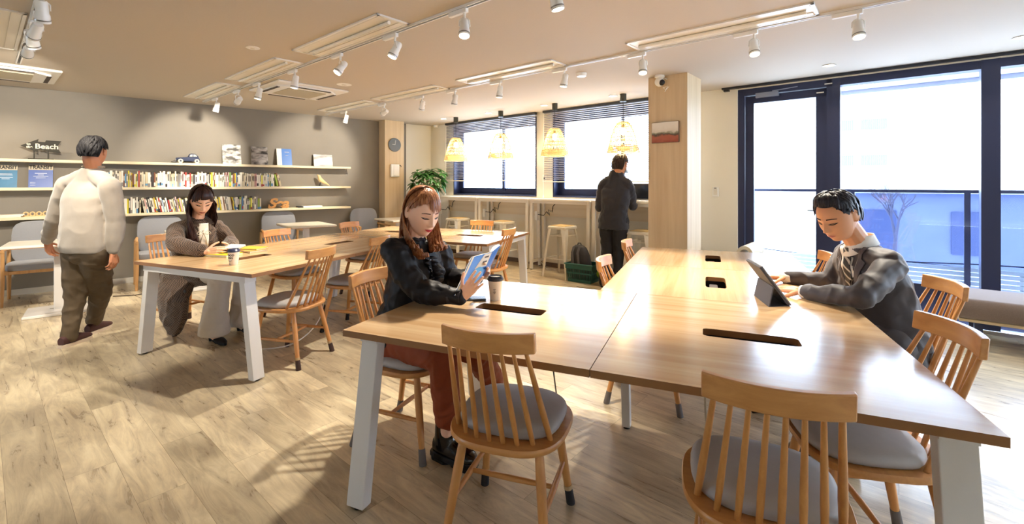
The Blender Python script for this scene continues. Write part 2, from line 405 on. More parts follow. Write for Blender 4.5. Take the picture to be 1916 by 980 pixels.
mb = MB(); mb.box((b_-.05, .03, 1.03), (.03, .02, .2)); mb.tube([(b_-.05, .05, 1.05), (b_-.05, -.02, 1.05), (b_-.17, -.02, 1.05)], .009, 8); obj('door_handle', mb, mat('steel', '#9a9ca2', .3, metal=1), lf)
mb = MB(); mb.box((a_+.24, .04, 2.40), (.24, .05, .055)); mb.bar((a_+.3, .0, 2.43), (a_+.55, .03, 2.45), .02, .008); obj('door_closer', mb, mat('closer_grey', '#8c93a8', .4, metal=.4), dr)
for k, (x, z) in enumerate(((b_-.06, 2.36), (b_+.02, 2.44))):
    mb = MB(); mb.box((x, .018 if k else .062, z), (.07, .003, .012)); obj('sticker', mb, M_whp, dr)
MULL = [(6.76+.035, .07), (7.955, .125), (9.35, .12), (10.75, .12), (12.1, .12)]
for i in range(4):
    xa, wa = MULL[i]; xb, wb = MULL[i+1]
    mb = MB(); zb = .36
    mb.box((xb, .09, GZ1/2), (wb, .16, GZ1))
    if i == 0: mb.box((xa, .09, GZ1/2), (wa, .16, GZ1))
    l, r = xa+wa/2, xb-wb/2
    mb.box(((l+r)/2, .09, 2.45), (r-l, .14, .08)); mb.box(((l+r)/2, .09, zb-.035), (r-l, .14, .07))
    mb.box(((l+r)/2, .14, (zb-.07)/2), (r-l, .04, zb-.07))
    w = struct('window_%d' % (3+i), mb, M_navy, loc=(CO.x, CO.y, 0), rz=AW, label=('large fixed window pane right of the balcony door' if i == 0 else 'floor length window light further right'))
    mb = MB(); mb.box(((l+r)/2, .12, (zb+2.41)/2), (r-l, .01, 2.41-zb)); obj('pane', mb, M_glass, w)
# curtain rail over the glazing
mb = MB(); mb.box((9.3, -.05, CEIL-.012), (7.3, .06, .022)); mb.box((5.70, -.05, CEIL-.03), (.06, .05, .035))
struct('trim_1', mb, mat('dark_rail', '#15171f', .4), loc=(CO.x, CO.y, 0), rz=AW, label='dark curtain rail running above the balcony glazing')

# ================================================================ OUTSIDE
M_conc = mat('pale_concrete', '#cfd6e0', .8, noise_amt=.05)
mb = MB(); mb.box((9.4, .22+.55, -.08), (8.0, 1.1, .1))
for k in range(9): mb.box((9.4, .28+.115*k, -.02), (8.0, .105, .02))
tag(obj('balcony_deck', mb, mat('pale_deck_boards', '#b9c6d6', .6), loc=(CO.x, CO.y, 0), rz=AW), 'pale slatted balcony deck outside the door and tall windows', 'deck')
mb = MB(); mb.box((9.6, .22+.30, 2.50), (8.0, .6, .06)); mb.box((9.6, .83, 2.47), (8.0, .03, .10))
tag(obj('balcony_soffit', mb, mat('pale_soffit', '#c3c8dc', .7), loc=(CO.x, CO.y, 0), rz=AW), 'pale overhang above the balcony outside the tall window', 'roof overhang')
rl = thing('balcony_railing', 'balcony railing with dark top rail and blue tinted glass panels', 'railing', (CO.x, CO.y, 0), AW)
mb = MB(); mb.box((9.3, 1.02, 1.26), (8.2, .05, .035)); obj('top_rail', mb, M_navy, rl)
for x in (4.6, 6.87, 7.88, 8.9, 9.9, 10.9, 11.9):
    mb = MB(); mb.box((x, 1.02, .62), (.05, .05, 1.25)); obj('post', mb, M_navy, rl)
mb = MB()
for k in range(8): mb.box((9.3, 1.10, .045+.05*k), (9.8, .02, .042))
for x in (4.7, 6.5, 8.3, 10.1, 11.9): mb.box((x, 1.12, .2), (.04, .02, .4))
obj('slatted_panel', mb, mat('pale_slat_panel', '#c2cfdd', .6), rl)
M_tint = glass_mat('blue_tinted_glass', (.50, .54, .68))
for x0, x1 in ((6.90, 7.855), (7.905, 8.875)):
    mb = MB(); mb.box(((x0+x1)/2, 1.02, .83), (x1-x0, .01, .81)); obj('glass_panel', mb, M_tint, rl)
def ext_pt(px, Y): return V(((px-958)/F*Y, Y))
# facing apartment block
bl = thing('apartment_building', 'white apartment block with barred windows across the street', 'building', (34.6, 45.0, 0), R(-30))
mb = MB(); mb.box((1.5, 2.5, 3), (12, 5, 38)); obj('wall', mb, mat('bright_facade', '#f2f5f7', .8), bl)
M_wn = mat('facade_glass', '#5d6b72', .3)
for zz in (-.4, 3.1, 6.6, 10.1):
    for xx in (-1.7, .9):
        mb = MB(); mb.box((xx, -.03, zz+1.0), (2.1, .06, 2.0)); w_ = obj('window', mb, M_wn, bl)
        mb = MB()
        for k in range(14): mb.box((xx-1.0+k*.154, -.12, zz+.5), (.03, .02, 1.1))
        mb.box((xx, -.12, zz+.0), (2.15, .03, .05)); mb.box((xx, -.12, zz+1.05), (2.15, .03, .06)); obj('balustrade', mb, mat('pale_bars', '#77858c', .5), w_)
b2 = thing('grey_house', 'blue grey low building seen through the tinted railing glass', 'building', (15.5, 14.5, 0), R(-35))
mb = MB(); mb.box((0, 1.5, -1.7), (9, 3, 5.4)); obj('wall', mb, mat('grey_facade', '#737b90', .8, noise_amt=.15, nscale=1.5), b2)
mb = MB(); mb.box((0, 1.4, 1.05), (9.3, 3.4, .12)); obj('roof', mb, mat('roof_grey', '#5d6680', .7), b2)
for xx in (-3, -.6, 1.9):
    mb = MB(); mb.box((xx, -.02, -.3), (1.0, .06, 1.4)); obj('window', mb, mat('dark_pane', '#46506a', .3), b2)
for (x, y, l) in ((10.2, 12.2, 'bare branched street tree nearer the right hand post'),):
    t = thing('street_tree', l, 'tree', (x, y, -3)); mb = MB(); rnd = random.Random(4)
    mb.cap((0, 0, 0), (0, 0, 2.2), .12, .08, 8)
    def br(p, d, L, r, n):
        q = p+d*L; mb.cap(p, q, r, r*.6, 5)
        if n:
            for _ in range(3): br(q, (d+V((rnd.uniform(-.8, .8), rnd.uniform(-.8, .8), rnd.uniform(-.1, .6)))).normalized(), L*.72, r*.6, n-1)
    br(V((0, 0, 2.1)), V((.1, 0, 1)).normalized(), .8, .07, 4); obj('branches', mb, mat('bark', '#5c5a63', .9), t)
# long low neighbouring roof seen under the blinds of the two sash windows
n3 = thing('neighbour_building', 'pale flat building across the street below the blinds', 'building', (*loc2(-3, 12, AW), -3), AW)
mb = MB(); mb.box((3.5, 9, 1.4), (12, 3, 5.6)); obj('wall', mb, mat('pale_wall', '#dfe7ef', .8), n3)
for k in range(9):
    mb = MB(); mb.box((-1.2+k*1.15, 7.47, 3.55), (.75, .06, .5)); obj('window', mb, mat('far_pane', '#8fa0b4', .4), n3)
for k, (z, s) in enumerate(((.42, .12), (.30, .1), (.36, .05))):
    pts = [loc2(5.0+.5*i, 1.25+.1*k, AW) for i in range(17)]
    mb = MB(); mb.tube([(p.x, p.y, z+s*.3*cos(i*.9+k)) for i, p in enumerate(pts)], .008, 6)
    tag(obj('utility_cable', mb, mat('black_cable', '#1c2030', .6)), ('highest sagging black cable outside low across the balcony deck', 'lowest black cable outside across the balcony deck', 'middle nearly straight black cable outside across the balcony deck')[k], 'cable', 'cables outside the balcony glazing')

# ================================================================ FIXTURES ON THE WALLS AND CEILING
# floating shelves
SH = [(1.640, 'topmost'), (1.300, 'middle'), (.950, 'lowest')]
for z, nm in SH:
    mb = MB(); mb.box((-5.4-.01, -.11, z-.0175), (7.32, .22, .035), bev=.003)
    tag(obj('wall_shelf', mb, M_shelf, loc=(CO.x, CO.y, 0), rz=A1), nm+' pale wood floating shelf on the grey wall', 'shelf', 'floating shelves')
def on_wall(ang, x, y, z): p = loc2(x, y, ang); return (p.x, p.y, z)
# clock
c = thing('wall_clock', 'round dark grey wall clock on the narrow oak post', 'clock', on_wall(A1, hit(738, -.252, A1), -.252, 2.07), A1)
mb = MB(); mb.lathe([(0, 0), (.125, 0), (.127, .012), (.122, .022), (0, .024)], M=Matrix.Rotation(R(90), 3, 'X'), n=40); obj('dial', mb, mat('clock_grey', '#5f6467', .5), c, smooth=True, ang=30)
mb = MB(); mb.bar((0, -.027, 0), (.012, -.027, .09), .005, .002, up=V((0, 1, 0))); obj('minute_hand', mb, M_whp, c)
mb = MB(); mb.bar((.002, -.029, 0), (-.055, -.029, .008), .005, .002, up=V((0, 1, 0))); obj('hour_hand', mb, M_whp, c)
# white control panel with cable
c = thing('wall_panel', 'white wall mounted unit below the clock', 'panel', on_wall(A1, hit(738, -.252, A1), -.252, 1.59), A1)
mb = MB(); mb.box((0, -.02, 0), (.17, .04, .235), bev=.008); obj('body', mb, M_whp, c)
mb = MB(); mb.box((.02, -.043, 0), (.11, .006, .2), bev=.002); obj('cover', mb, M_wh, c)
mb = MB(); mb.tube([(.08, -.02, .10), (.12, -.01, .10), (.17, .02, .04)], .006, 6); obj('cable', mb, M_black, c)
# picture
pxp, pyp = hit(1246, 0, AW, V((1.849, 4.80))), 0
c = thing('framed_picture', 'landscape print of a red earth path hung on the oak column', 'picture', (*loc2(pxp, -.004, AW, V((1.849, 4.80))), CH+(343-249)/F*5.02), AW)
mb = MB(); mb.box((0, -.012, 0), (.30, .024, .225), bev=.002); obj('canvas', mb, mat('canvas_side', '#6b5340', .7), c)
def picture_mat():
    m = bpy.data.materials.new('landscape_print'); m.use_nodes = True; nt = m.node_tree; L = nt.links.new; b = nt.nodes['Principled BSDF']
    tc = nt.nodes.new('ShaderNodeTexCoord'); sp = nt.nodes.new('ShaderNodeSeparateXYZ'); L(tc.outputs['Generated'], sp.inputs[0])
    n = nt.nodes.new('ShaderNodeTexNoise'); n.inputs['Scale'].default_value = 4; L(tc.outputs['Generated'], n.inputs[0])
    a = nt.nodes.new('ShaderNodeMath'); a.operation = 'MULTIPLY_ADD'; a.inputs[1].default_value = .35; L(n.outputs[0], a.inputs[0]); L(sp.outputs['Z'], a.inputs[2])
    r = nt.nodes.new('ShaderNodeValToRGB'); e = r.color_ramp.elements; r.color_ramp.interpolation = 'EASE'
    e[0].position = .0; e[0].color = lin('#7d3018'); e[1].position = 1; e[1].color = lin('#e3ddd2')
    for p, cc in ((.45, '#a8593a'), (.55, '#4f4330'), (.64, '#8d8a72'), (.72, '#d6cdbd')):
        k = e.new(p); k.color = lin(cc)
    L(a.outputs[0], r.inputs[0]); L(r.outputs[0], b.inputs['Base Color']); b.inputs['Roughness'].default_value = .5; return m
mb = MB(); mb.box((0, -.025, 0), (.292, .003, .217)); obj('print', mb, picture_mat(), c)
# switches
def wall_switch(px, z, ly, lab, org=CO, thermo=False):
    x = hit(px, ly, AW, org); p = loc2(x, ly, AW, org)
    c = thing('wall_switch', lab, 'switch', (p.x, p.y, z), AW, None)
    mb = MB(); mb.box((0, -.005, 0), (.075, .01, .12), bev=.002); obj('plate', mb, M_whp, c)
    mb = MB(); mb.box((0, -.012, 0), (.045, .006, .075), bev=.001); obj('rocker' if not thermo else 'keyhole_cover', mb, M_trim, c)
    mb = MB(); mb.box((0, -.0155, .045 if not thermo else 0), (.028, .003, .008 if not thermo else .03)); obj('indicator', mb, M_black, c)
wall_switch(1339, 1.245, -.001, 'white light switch on the wall beside the balcony door')
wall_switch(1019, 1.43, -.001, 'white key switch on the wall between the two blinds', thermo=True)
# security camera
c = thing('security_camera', 'white dome security camera at the top of the oak column', 'camera', (*loc2(PX-.28, PY-.05, AW), CEIL))
mb = MB(); mb.lathe([(0, 0), (.05, 0), (.052, -.02), (.035, -.03), (0, -.03)]); obj('mount', mb, M_whp, c, smooth=True)
mb = MB(); mb.ball((0, 0, -.07), (.052, .052, .052), 16, 10); obj('housing', mb, M_whp, c, smooth=True)
mb = MB(); mb.ball((.012, -.03, -.082), (.034, .034, .034), 16, 10); obj('lens', mb, M_black, c, smooth=True)
mb = MB(); mb.tube([(.03, 0, -.02), (.1, 0, -.05), (.11, -.01, -.11), (.06, -.02, -.16), (.03, -.02, -.14), (.08, -.02, -.12), (.05, -.02, -.18)], .004, 6); obj('cable', mb, M_whp, c)
# ceiling tracks
DW = V((cos(AW), sin(AW)))      # along the window wall
ND = V((-sin(AW), cos(AW)))     # towards the window wall
def line_hit(P, px):
    k = (px-958)/F; t = (k*P.y-P.x)/(DW.x-k*DW.y); return t
TR = [('ceiling_track', 'white lighting track nearest the grey book wall', V((-3.03, 2.91)), -2.3, 1.5),
      ('ceiling_track', 'white lighting track over the long desk', V((-.31, 2.997)), -5.36, 2.5),
      ('ceiling_track', 'white lighting track nearest the windows', V((2.413, 2.927)), -7.27, 3)]
for nm, lb, P, t0, t1 in TR:
    p = P+DW*(t0+t1)/2; c = thing(nm, lb, 'track', (p.x, p.y, CEIL), AW, 'lighting tracks')
    mb = MB(); L_ = t1-t0
    for y in (-.0135, .0135): mb.box((0, y, -.009), (L_, .009, .018))
    mb.box((0, 0, -.002), (L_, .03, .004)); obj('rail', mb, M_wh, c)
    mb = MB(); mb.box((0, 0, -.007), (L_, .018, .006)); obj('groove', mb, M_black, c)
# recessed lamps
M_lens = mat('lit_lens', '#ffffff', .3, emit='#fff3dc', estr=14)
M_lensw = mat('lit_warm_lens', '#ffffff', .3, emit='#ffe2a8', estr=10)
M_off = mat('unlit_lens', '#e8e4da', .2)
def make_spot_light(P, px, aim, lab, lit=True, size=60, watts=None, blend=.6, track=0, dx=0):
    t = line_hit(P, px)+dx; p = P+DW*t
    c = thing('track_spotlight', lab, 'spotlight', (p.x, p.y, CEIL), AW, 'track spotlights')
    Rm = Matrix.Rotation(-AW, 3, 'Z')
    d = Rm @ (V(aim)-V((p.x, p.y, CEIL-.16))); d.normalize()
    mb = MB(); mb.box((-.06, 0, -.034), (.17, .03, .03), bev=.003); obj('adapter', mb, M_wh, c)
    mb = MB(); mb.cyl((0, 0, -.04), (0, 0, -.085), .009, n=8)
    sd = d.cross(V((0, 0, 1)));
    if sd.length < .05: sd = V((1, 0, 0))
    sd.normalize(); K = V((0, 0, -.155))
    for s in (-1, 1): mb.tube([V((0, 0, -.08)), V((0, 0, -.085))+sd*.02*s, V((0, 0, -.10))+sd*.034*s, K+sd*.036*s-d*.02], .004, 6)
    obj('yoke', mb, M_wh, c)
    X, U = basis(d); M = Matrix((X, U, d)).transposed()
    mb = MB(); mb.lathe([(0, -.075), (.024, -.075), (.030, -.06), (.031, .0), (.036, .012), (.037, .055), (.033, .055), (.031, .045), (0, .045)], K, 20, M); obj('housing', mb, M_wh, c, smooth=True, ang=30)
    mb = MB(); mb.lathe([(.0372, .035), (.0385, .036), (.0385, .042), (.0372, .043)], K, 20, M, cap=False); obj('trim_ring', mb, mat('ring_grey', '#8e8b86', .3, metal=.8), c, smooth=True)
    mb = MB(); mb.lathe([(0, .046), (.0305, .047), (0, .05)], K, 16, M, cap=False); obj('lens', mb, M_lens if lit else M_off, c)
    if lit:
        l = bpy.data.lights.new('spot', 'SPOT'); l.energy = watts or SPOT_W; l.spot_size = R(size); l.spot_blend = blend; l.shadow_soft_size = .03; l.color = (1, .90, .74)
        lo = bpy.data.objects.new('spot_lamp', l); COL.objects.link(lo); lo.parent = c; lo.location = K+d*.062
        lo.rotation_euler = d.to_track_quat('-Z', 'Y').to_euler()
    return c
T0, T1, T2 = TR[0][2], TR[1][2], TR[2][2]
def wallpt(px, z=1.75): p = loc2(xB(px), 0, A1); return (p.x, p.y, z)
SPOTS = [
    (T0, 79, (-3.6, 3.7, 0), 'large lit white spotlight nearest the camera on the book wall track', 1, 60, None),
    (T0, 66, (-5.6, 4.4, .5), 'tilted white spotlight second along the book wall track', 1, 60, None),
    (T0, 60, (-4.2, 4.9, 0), 'upright white spotlight third along the book wall track', 1, 60, None),
    (T0, 52, wallpt(0, 1.55), 'white spotlight at the far end of the book wall track', 1, 60, 150),
    (T1, 1040, (.8, 2.6, 0), 'lit spotlight cut by the top edge on the long desk track', 1, 62, None),
    (T1, 869, (-.3, 2.2, 0), 'brightly lit finned spotlight on the long desk track', 1, 60, None),
    (T1, 739, (-1.9, 3.0, 0), 'lit upright spotlight beside the large ceiling fixture', 1, 60, None),
    (T1, 637, (-2.8, 2.9, 0), 'spotlight tilted left over the long desk', 1, 60, None),
    (T1, 552, (-2.6, 4.6, 0), 'small upright spotlight in front of the ceiling cassette', 1, 60, None),
    (T1, 484, (-3.4, 5.0, 0), 'small spotlight left of the ceiling cassette', 1, 60, None),
    (T1, 446, wallpt(362, 1.75), 'spotlight second from the grey wall turned to the shelves', 1, 52, 120),
    (T1, 405, (-4.6, 6.1, 0), 'spotlight at the wall end of the long desk track', 1, 60, None),
    (T2, 1606, (2.0, 2.3, 0), 'tilted lit spotlight above the tall glazing', 1, 60, None),
    (T2, 1411, (1.6, 2.6, 0), 'beige spotlight tipped down above the near desk', 1, 60, None),
    (T2, 1203, (.9, 3.3, 0), 'spotlight left of the oak column', 1, 60, None),
    (T2, 1056, (.1, 4.6, 0), 'spotlight beside the smoke detector', 1, 60, None),
    (T2, 935, (-.4, 5.3, 0), 'spotlight above the first woven lamp from the right window', 1, 60, None),
    (T2, 851, (-1.2, 6.1, 0), 'spotlight between two narrow ceiling fixtures', 1, 60, None),
    (T2, 790, (-1.8, 6.9, 0), 'small spotlight over the far end of the desks', 1, 60, None),
    (T2, 719, wallpt(590, 1.8), 'spotlight turned to the photo frames at the shelf end', 1, 50, 110),
    (T2, 647, (-3.3, 7.3, 0), 'spotlight at the wall end of the window side track', 1, 60, None)]
for P, px, aim, lb, lit, sz, w in SPOTS: make_spot_light(P, px, aim, lb, lit, sz, w)
# recessed long fixtures, switched off
M_refl = mat('white_reflector', '#e6dfd2', .35)
def make_trough(P, t0, lab, L_=1.32):
    p = P+DW*(t0+L_/2)+ND*(-.165 if P is not T2 else -.165); c = thing('ceiling_light', lab, 'ceiling light', (p.x, p.y, CEIL), AW, 'long recessed ceiling fixtures')
    mb = MB()
    for y in (-.125, .125): mb.box((0, y, -.006), (L_, .02, .012))
    for x in (-L_/2+.01, L_/2-.01): mb.box((x, 0, -.006), (.02, .27, .012))
    obj('frame', mb, M_wh, c)
    mb = MB(); mb.box((0, 0, -.003), (L_-.03, .23, .004))
    for y in (-.085, .085): mb.bar((-L_/2+.03, y, -.008), (L_/2-.03, y, -.008), .05, .006)
    obj('reflector', mb, M_refl, c)
    mb = MB(); mb.cyl((-L_/2+.06, 0, -.018), (L_/2-.06, 0, -.018), .013, n=12); obj('tube', mb, M_off, c, smooth=True)
    return c
def t_of(P, X, Y): return (V((X, Y))-P).dot(DW)
make_trough(T2, t_of(T2, .996, 3.854), 'long unlit ceiling fixture nearest the balcony glazing')
make_trough(T2, t_of(T2, -.57, 5.225), 'long unlit ceiling fixture left of the smoke detector')
make_trough(T2, t_of(T2, -1.826, 6.398), 'narrow unlit ceiling fixture third along the window side track')
make_trough(T2, t_of(T2, -2.98, 7.39), 'narrow unlit ceiling fixture furthest along the window side track')
make_trough(T1, t_of(T1, -1.91, 4.008), 'large unlit ceiling fixture in the middle of the ceiling')
make_trough(T1, t_of(T1, -3.15, 5.145), 'unlit ceiling fixture beside the ceiling cassette')
make_trough(T1, t_of(T1, -4.34, 6.2), 'unlit ceiling fixture closest to the grey wall')
make_trough(T0, t_of(T0, -4.306, 4.025), 'open unlit tube fixture cut by the left edge of the view')
make_trough(T0, t_of(T0, -4.306, 4.025)+1.9, 'unlit fixture in the top left corner of the view')
# cassettes
def cassette(p, lab, open_=False):
    c = thing('air_conditioner', lab, 'air conditioner', (p[0], p[1], CEIL), AW, None)
    mb = MB(); mb.box((0, 0, -.012), (.86, .86, .024), bev=.008); obj('panel', mb, M_wh, c)
    q = [(x, y) for x, y in [(-.36, -.22), (-.22, -.36), (.22, -.36), (.36, -.22), (.36, .22), (.22, .36), (-.22, .36), (-.36, .22)]]
    mb = MB(); mb.prism(q, -.045, -.02); obj('face', mb, M_wh, c)
    mb = MB(); mb.box((0, 0, -.048), (.46, .46, .006)); 
    obj('grille', mb, mat('cassette_grille', '#b8ae98', .6, bump=.4, bscale=300), c)
    for k in range(4):
        a = k*pi/2; mb = MB(); mb.box((cos(a)*.345, sin(a)*.345, -.046), (.035, .46, .006), rot=a); obj('air_slot', mb, mat('slot_dark', '#3b2f29', .6), c)
cassette((-2.665, 5.703), 'four way ceiling cassette air conditioner above the long desk')
cassette((-5.28, 4.69), 'ceiling cassette with dark air slot at the left edge')
def downlight(px, py, lab, w=None):
    p = at(px, py, CEIL); c = thing('downlight', lab, 'downlight', p, 0, 'recessed downlights')
    mb = MB(); mb.lathe([(.052, 0), (.06, -.003), (.06, -.006), (.046, -.006), (.044, 0)], n=24, cap=False); obj('trim', mb, M_wh, c, smooth=True)
    mb = MB(); mb.lathe([(0, -.004), (.046, -.003)], n=20, cap=False); obj('lens', mb, M_lensw, c)
    l = bpy.data.lights.new('down', 'SPOT'); l.energy = w or DOWN_W; l.spot_size = R(130); l.spot_blend = .8; l.shadow_soft_size = .04; l.color = (1, .86, .66)
    lo = bpy.data.objects.new('down_lamp', l); COL.objects.link(lo); lo.parent = c; lo.location = (0, 0, -.012)
for px, py, lb in ((8, 147, 'recessed downlight at the far left by the cassette'), (830, 222, 'recessed downlight nearest the clock'), (914, 211, 'recessed downlight above the second woven lamp'),
                   (1018, 197, 'recessed downlight above the third woven lamp'), (1147, 179, 'recessed downlight beside the lamp over the standing man'), (1551, 122, 'recessed downlight in front of the balcony door'), (1914, 69, 'recessed downlight at the far right')):
    downlight(px, py, lb)
def disc(px, py, r, h, name, lab, cat, dot=False):
    p = at(px, py, CEIL); c = thing(name, lab, cat, p, 0)
    mb = MB(); mb.lathe([(0, -h), (r*.85, -h), (r, -h*.5), (r, 0)], n=28, cap=False); obj('cover', mb, M_wh, c, smooth=True, ang=30)
    mb = MB(); mb.lathe([(0, -h-.004), (r*.3, -h-.003), (r*.35, -h)], n=16, cap=False); obj('cap', mb, M_trim, c)
disc(473, 89, .055, .008, 'ceiling_speaker', 'small round plate in the open ceiling beside the big fixture', 'speaker')
disc(644, 158, .085, .006, 'ceiling_speaker', 'flat round plate right of the ceiling cassette', 'speaker')
disc(1088, 137, .055, .035, 'smoke_detector', 'white smoke detector right of the ceiling track spotlights', 'detector')
disc(816, 234, .05, .05, 'smoke_detector', 'small white detector in the corner above the plant', 'detector')
# outside downlight in the soffit
p = loc2(xW(1618, .5), .5, AW); c = thing('downlight', 'lit round lamp in the overhang outside the tall window', 'downlight', (p.x, p.y, 2.468)); mb = MB(); mb.lathe([(0, -.003), (.07, -.002), (.08, 0)], cap=False); obj('lens', mb, M_lens, c)

# ================================================================ BLINDS AND WOVEN LAMPS
M_slat = mat('grey_slat', '#98949a', .5)
def blind(x0, x1, zb, lab):
    c = thing('venetian_blind', lab, 'blind', (CO.x, CO.y, 0), AW, 'venetian blinds')
    mb = MB(); mb.box(((x0+x1)/2, -.075, CEIL-.02), (x1-x0, .06, .035)); obj('headrail', mb, mat('dark_headrail', '#2b2e36', .4), c)
    mb = MB(); z = CEIL-.05; n = 0
    while z > zb+.02:
        mb.box(((x0+x1)/2, -.075, z), (x1-x0-.02, .026, .0022), rot=Matrix.Rotation(R(-20), 3, 'X')); z -= .0285
    obj('slats', mb, M_slat, c)
    mb = MB(); mb.box(((x0+x1)/2, -.075, zb), (x1-x0-.02, .03, .016), bev=.003); obj('bottom_rail', mb, mat('rail_white', '#dcd6cc', .4), c)
    mb = MB()
    for x in (x0+.15, (x0+x1)/2-.3, (x0+x1)/2+.3, x1-.15):
        for y in (-.089, -.061): mb.cyl((x, y, zb), (x, y, CEIL-.03), .0009, n=5)
    obj('cord', mb, M_trim, c)
    mb = MB(); mb.cyl((x0+.02, -.11, 1.16), (x0+.02, -.10, CEIL-.04), .003, n=6); mb.lathe([(.003, .05), (.012, 0), (.010, -.01), (0, -.012)], (x0+.02, -.11, 1.13), 10); obj('wand', mb, M_whp, c)
blind(.56, 2.77, 1.40, 'half lowered grey venetian blind over the window beside the plant')
blind(2.93, 5.20, 1.375, 'half lowered grey venetian blind over the window beside the column')
M_rat = mat('pale_rattan', '#e9cf96', .6, noise_amt=.2, nscale=60)
M_bulb = mat('bulb_glow', '#ffffff', .3, emit='#ffe6b0', estr=30)
def make_pendant():
    c = thing('pendant_lamp', '', 'pendant lamp', (0, 0, 0), 0, 'woven pendant lamps')
    mb = MB(); mb.lathe([(0, -.10), (.042, -.10), (.042, 0), (0, 0)], n=20); obj('canopy', mb, mat('dark_bronze', '#4a4a42', .35, metal=.7), c, smooth=True, ang=40)
    mb = MB(); mb.cyl((0, 0, -.1), (0, 0, -.40), .004, n=6); obj('cord', mb, M_black, c)
    zt, zb = -.37, -.77
    def rad(t): return .065+.14*(t**.62)      # t 0 top .. 1 bottom
    N = 44; mb = MB()
    for k in range(N):
        a = 2*pi*k/N
        for t0, t1, n in ((0, .62, 5), (.80, 1, 2)):
            pts = []
            for i in range(n+1):
                t = t0+(t1-t0)*i/n; r = rad(t); pts.append((r*cos(a), r*sin(a), zt+(zb-zt)*t))
            mb.tube(pts, .0036, 4)
        for s in (-1, 1):
            b_ = a+s*2*pi/N; r0, r1 = rad(.62), rad(.80)
            if k % 2 == 0: mb.tube([(r0*cos(a), r0*sin(a), zt+(zb-zt)*.62), (r1*cos(b_), r1*sin(b_), zt+(zb-zt)*.80)], .003, 4)
    rings = [0, .04, .18, .34, .5, .6, .64, .78, .81, .84, .87, .90, .93, .96, 1.0]
    for t in rings:
        r = rad(t)+.003; mb.tube([(r*cos(2*pi*k/28), r*sin(2*pi*k/28), zt+(zb-zt)*t) for k in range(28)], .0048 if t > .75 else .0035, 5, closed=True)
    obj('shade', mb, M_rat, c)
    mb = MB(); mb.lathe([(0, 0), (.018, 0), (.02, -.04), (0, -.045)], (0, 0, -.40), 12); obj('socket', mb, M_black, c)
    mb = MB(); mb.ball((0, 0, -.49), (.035, .035, .05), 14, 10); obj('bulb', mb, M_bulb, c, smooth=True)
    l = bpy.data.lights.new('pendant', 'POINT'); l.energy = PEND_W; l.color = (1, .78, .45); l.shadow_soft_size = .05
    lo = bpy.data.objects.new('pendant_light', l); COL.objects.link(lo); lo.parent = c; lo.location = (0, 0, -.60)
    return c
PD = None
for px, lb in ((853, 'woven rattan pendant lamp nearest the plant'), (937, 'woven rattan pendant lamp in front of the middle of the first blind'), (1038, 'woven rattan pendant lamp at the left edge of the second blind'), (1166, 'woven rattan pendant lamp above the standing man')):
    if PD is None: PD = make_pendant(); o = PD
    else: o = dup(PD)
    ly = -.52; p = loc2(xW(px, ly), ly, AW); o.location = (p.x, p.y, CEIL); o['label'] = lb
# ================================================================ DESKS
TH = .4; RZ = -TH
S = V((cos(TH), -sin(TH))); C = V((sin(TH), cos(TH)))      # S: right along the near edge, C: away
M_oak = wood('oak_laminate', '#c59a6a', '#dfbf94', .24, 'X', .7, coat=.5, spec=.8)
M_oaky = wood('oak_laminate_cross', '#c59a6a', '#dfbf94', .24, 'Y', .7, coat=.5, spec=.8)
M_edge = mat('oak_edge_band', '#8f6237', .5)
M_leg = mat('desk_white_steel', '#dcd8d4', .4)
M_tray = mat('tray_black', '#16151a', .4)
TZ = .74
def P1(s, c, z=0): p = V((1.197, 1.090))+S*s+C*c; return V((p.x, p.y, z))
def P2(s, c, z=0): p = V((-1.748, 3.056))+S*s+C*c; return V((p.x, p.y, z))
def slab_with_slot(w, d, sw, sd, z0, z1):
    mb = MB(); angs = [2*pi*k/72 for k in range(72)]+[atan2(y, x) % (2*pi) for x, y in ((w, d), (-w, d), (-w, -d), (w, -d))]
    angs = sorted(angs); n = len(angs); vs = []
    def inner(a):
        c, s = cos(a), sin(a); p = 9
        # rounded slot: denser param by scaling angle to slot aspect
        x, y = c*sw/2, s*sd/2; k = (abs(x/(sw/2))**p+abs(y/(sd/2))**p)**(-1/p); return x*k, y*k
    outs = []; ins = []
    for a in angs:
        x, y = inner(a); ins.append((x, y))
        c, s = cos(a), sin(a); t = min((w/2)/abs(c) if abs(c) > 1e-9 else 1e9, (d/2)/abs(s) if abs(s) > 1e-9 else 1e9); outs.append((c*t, s*t))
    for z in (z1, z0):
        vs += [V((x, y, z)) for x, y in outs]+[V((x, y, z)) for x, y in ins]
    fs = []; side = []
    for i in range(n):
        j = (i+1) % n
        fs.append((i, j, n+j, n+i)); fs.append((2*n+i, 3*n+i, 3*n+j, 2*n+j))
        side.append((i, 2*n+i, 2*n+j, j)); side.append((n+i, n+j, 3*n+j, 3*n+i))
    mb.add(vs, fs); k = len(mb.f); mb.f += side; mb.mi += [1]*len(side); return mb
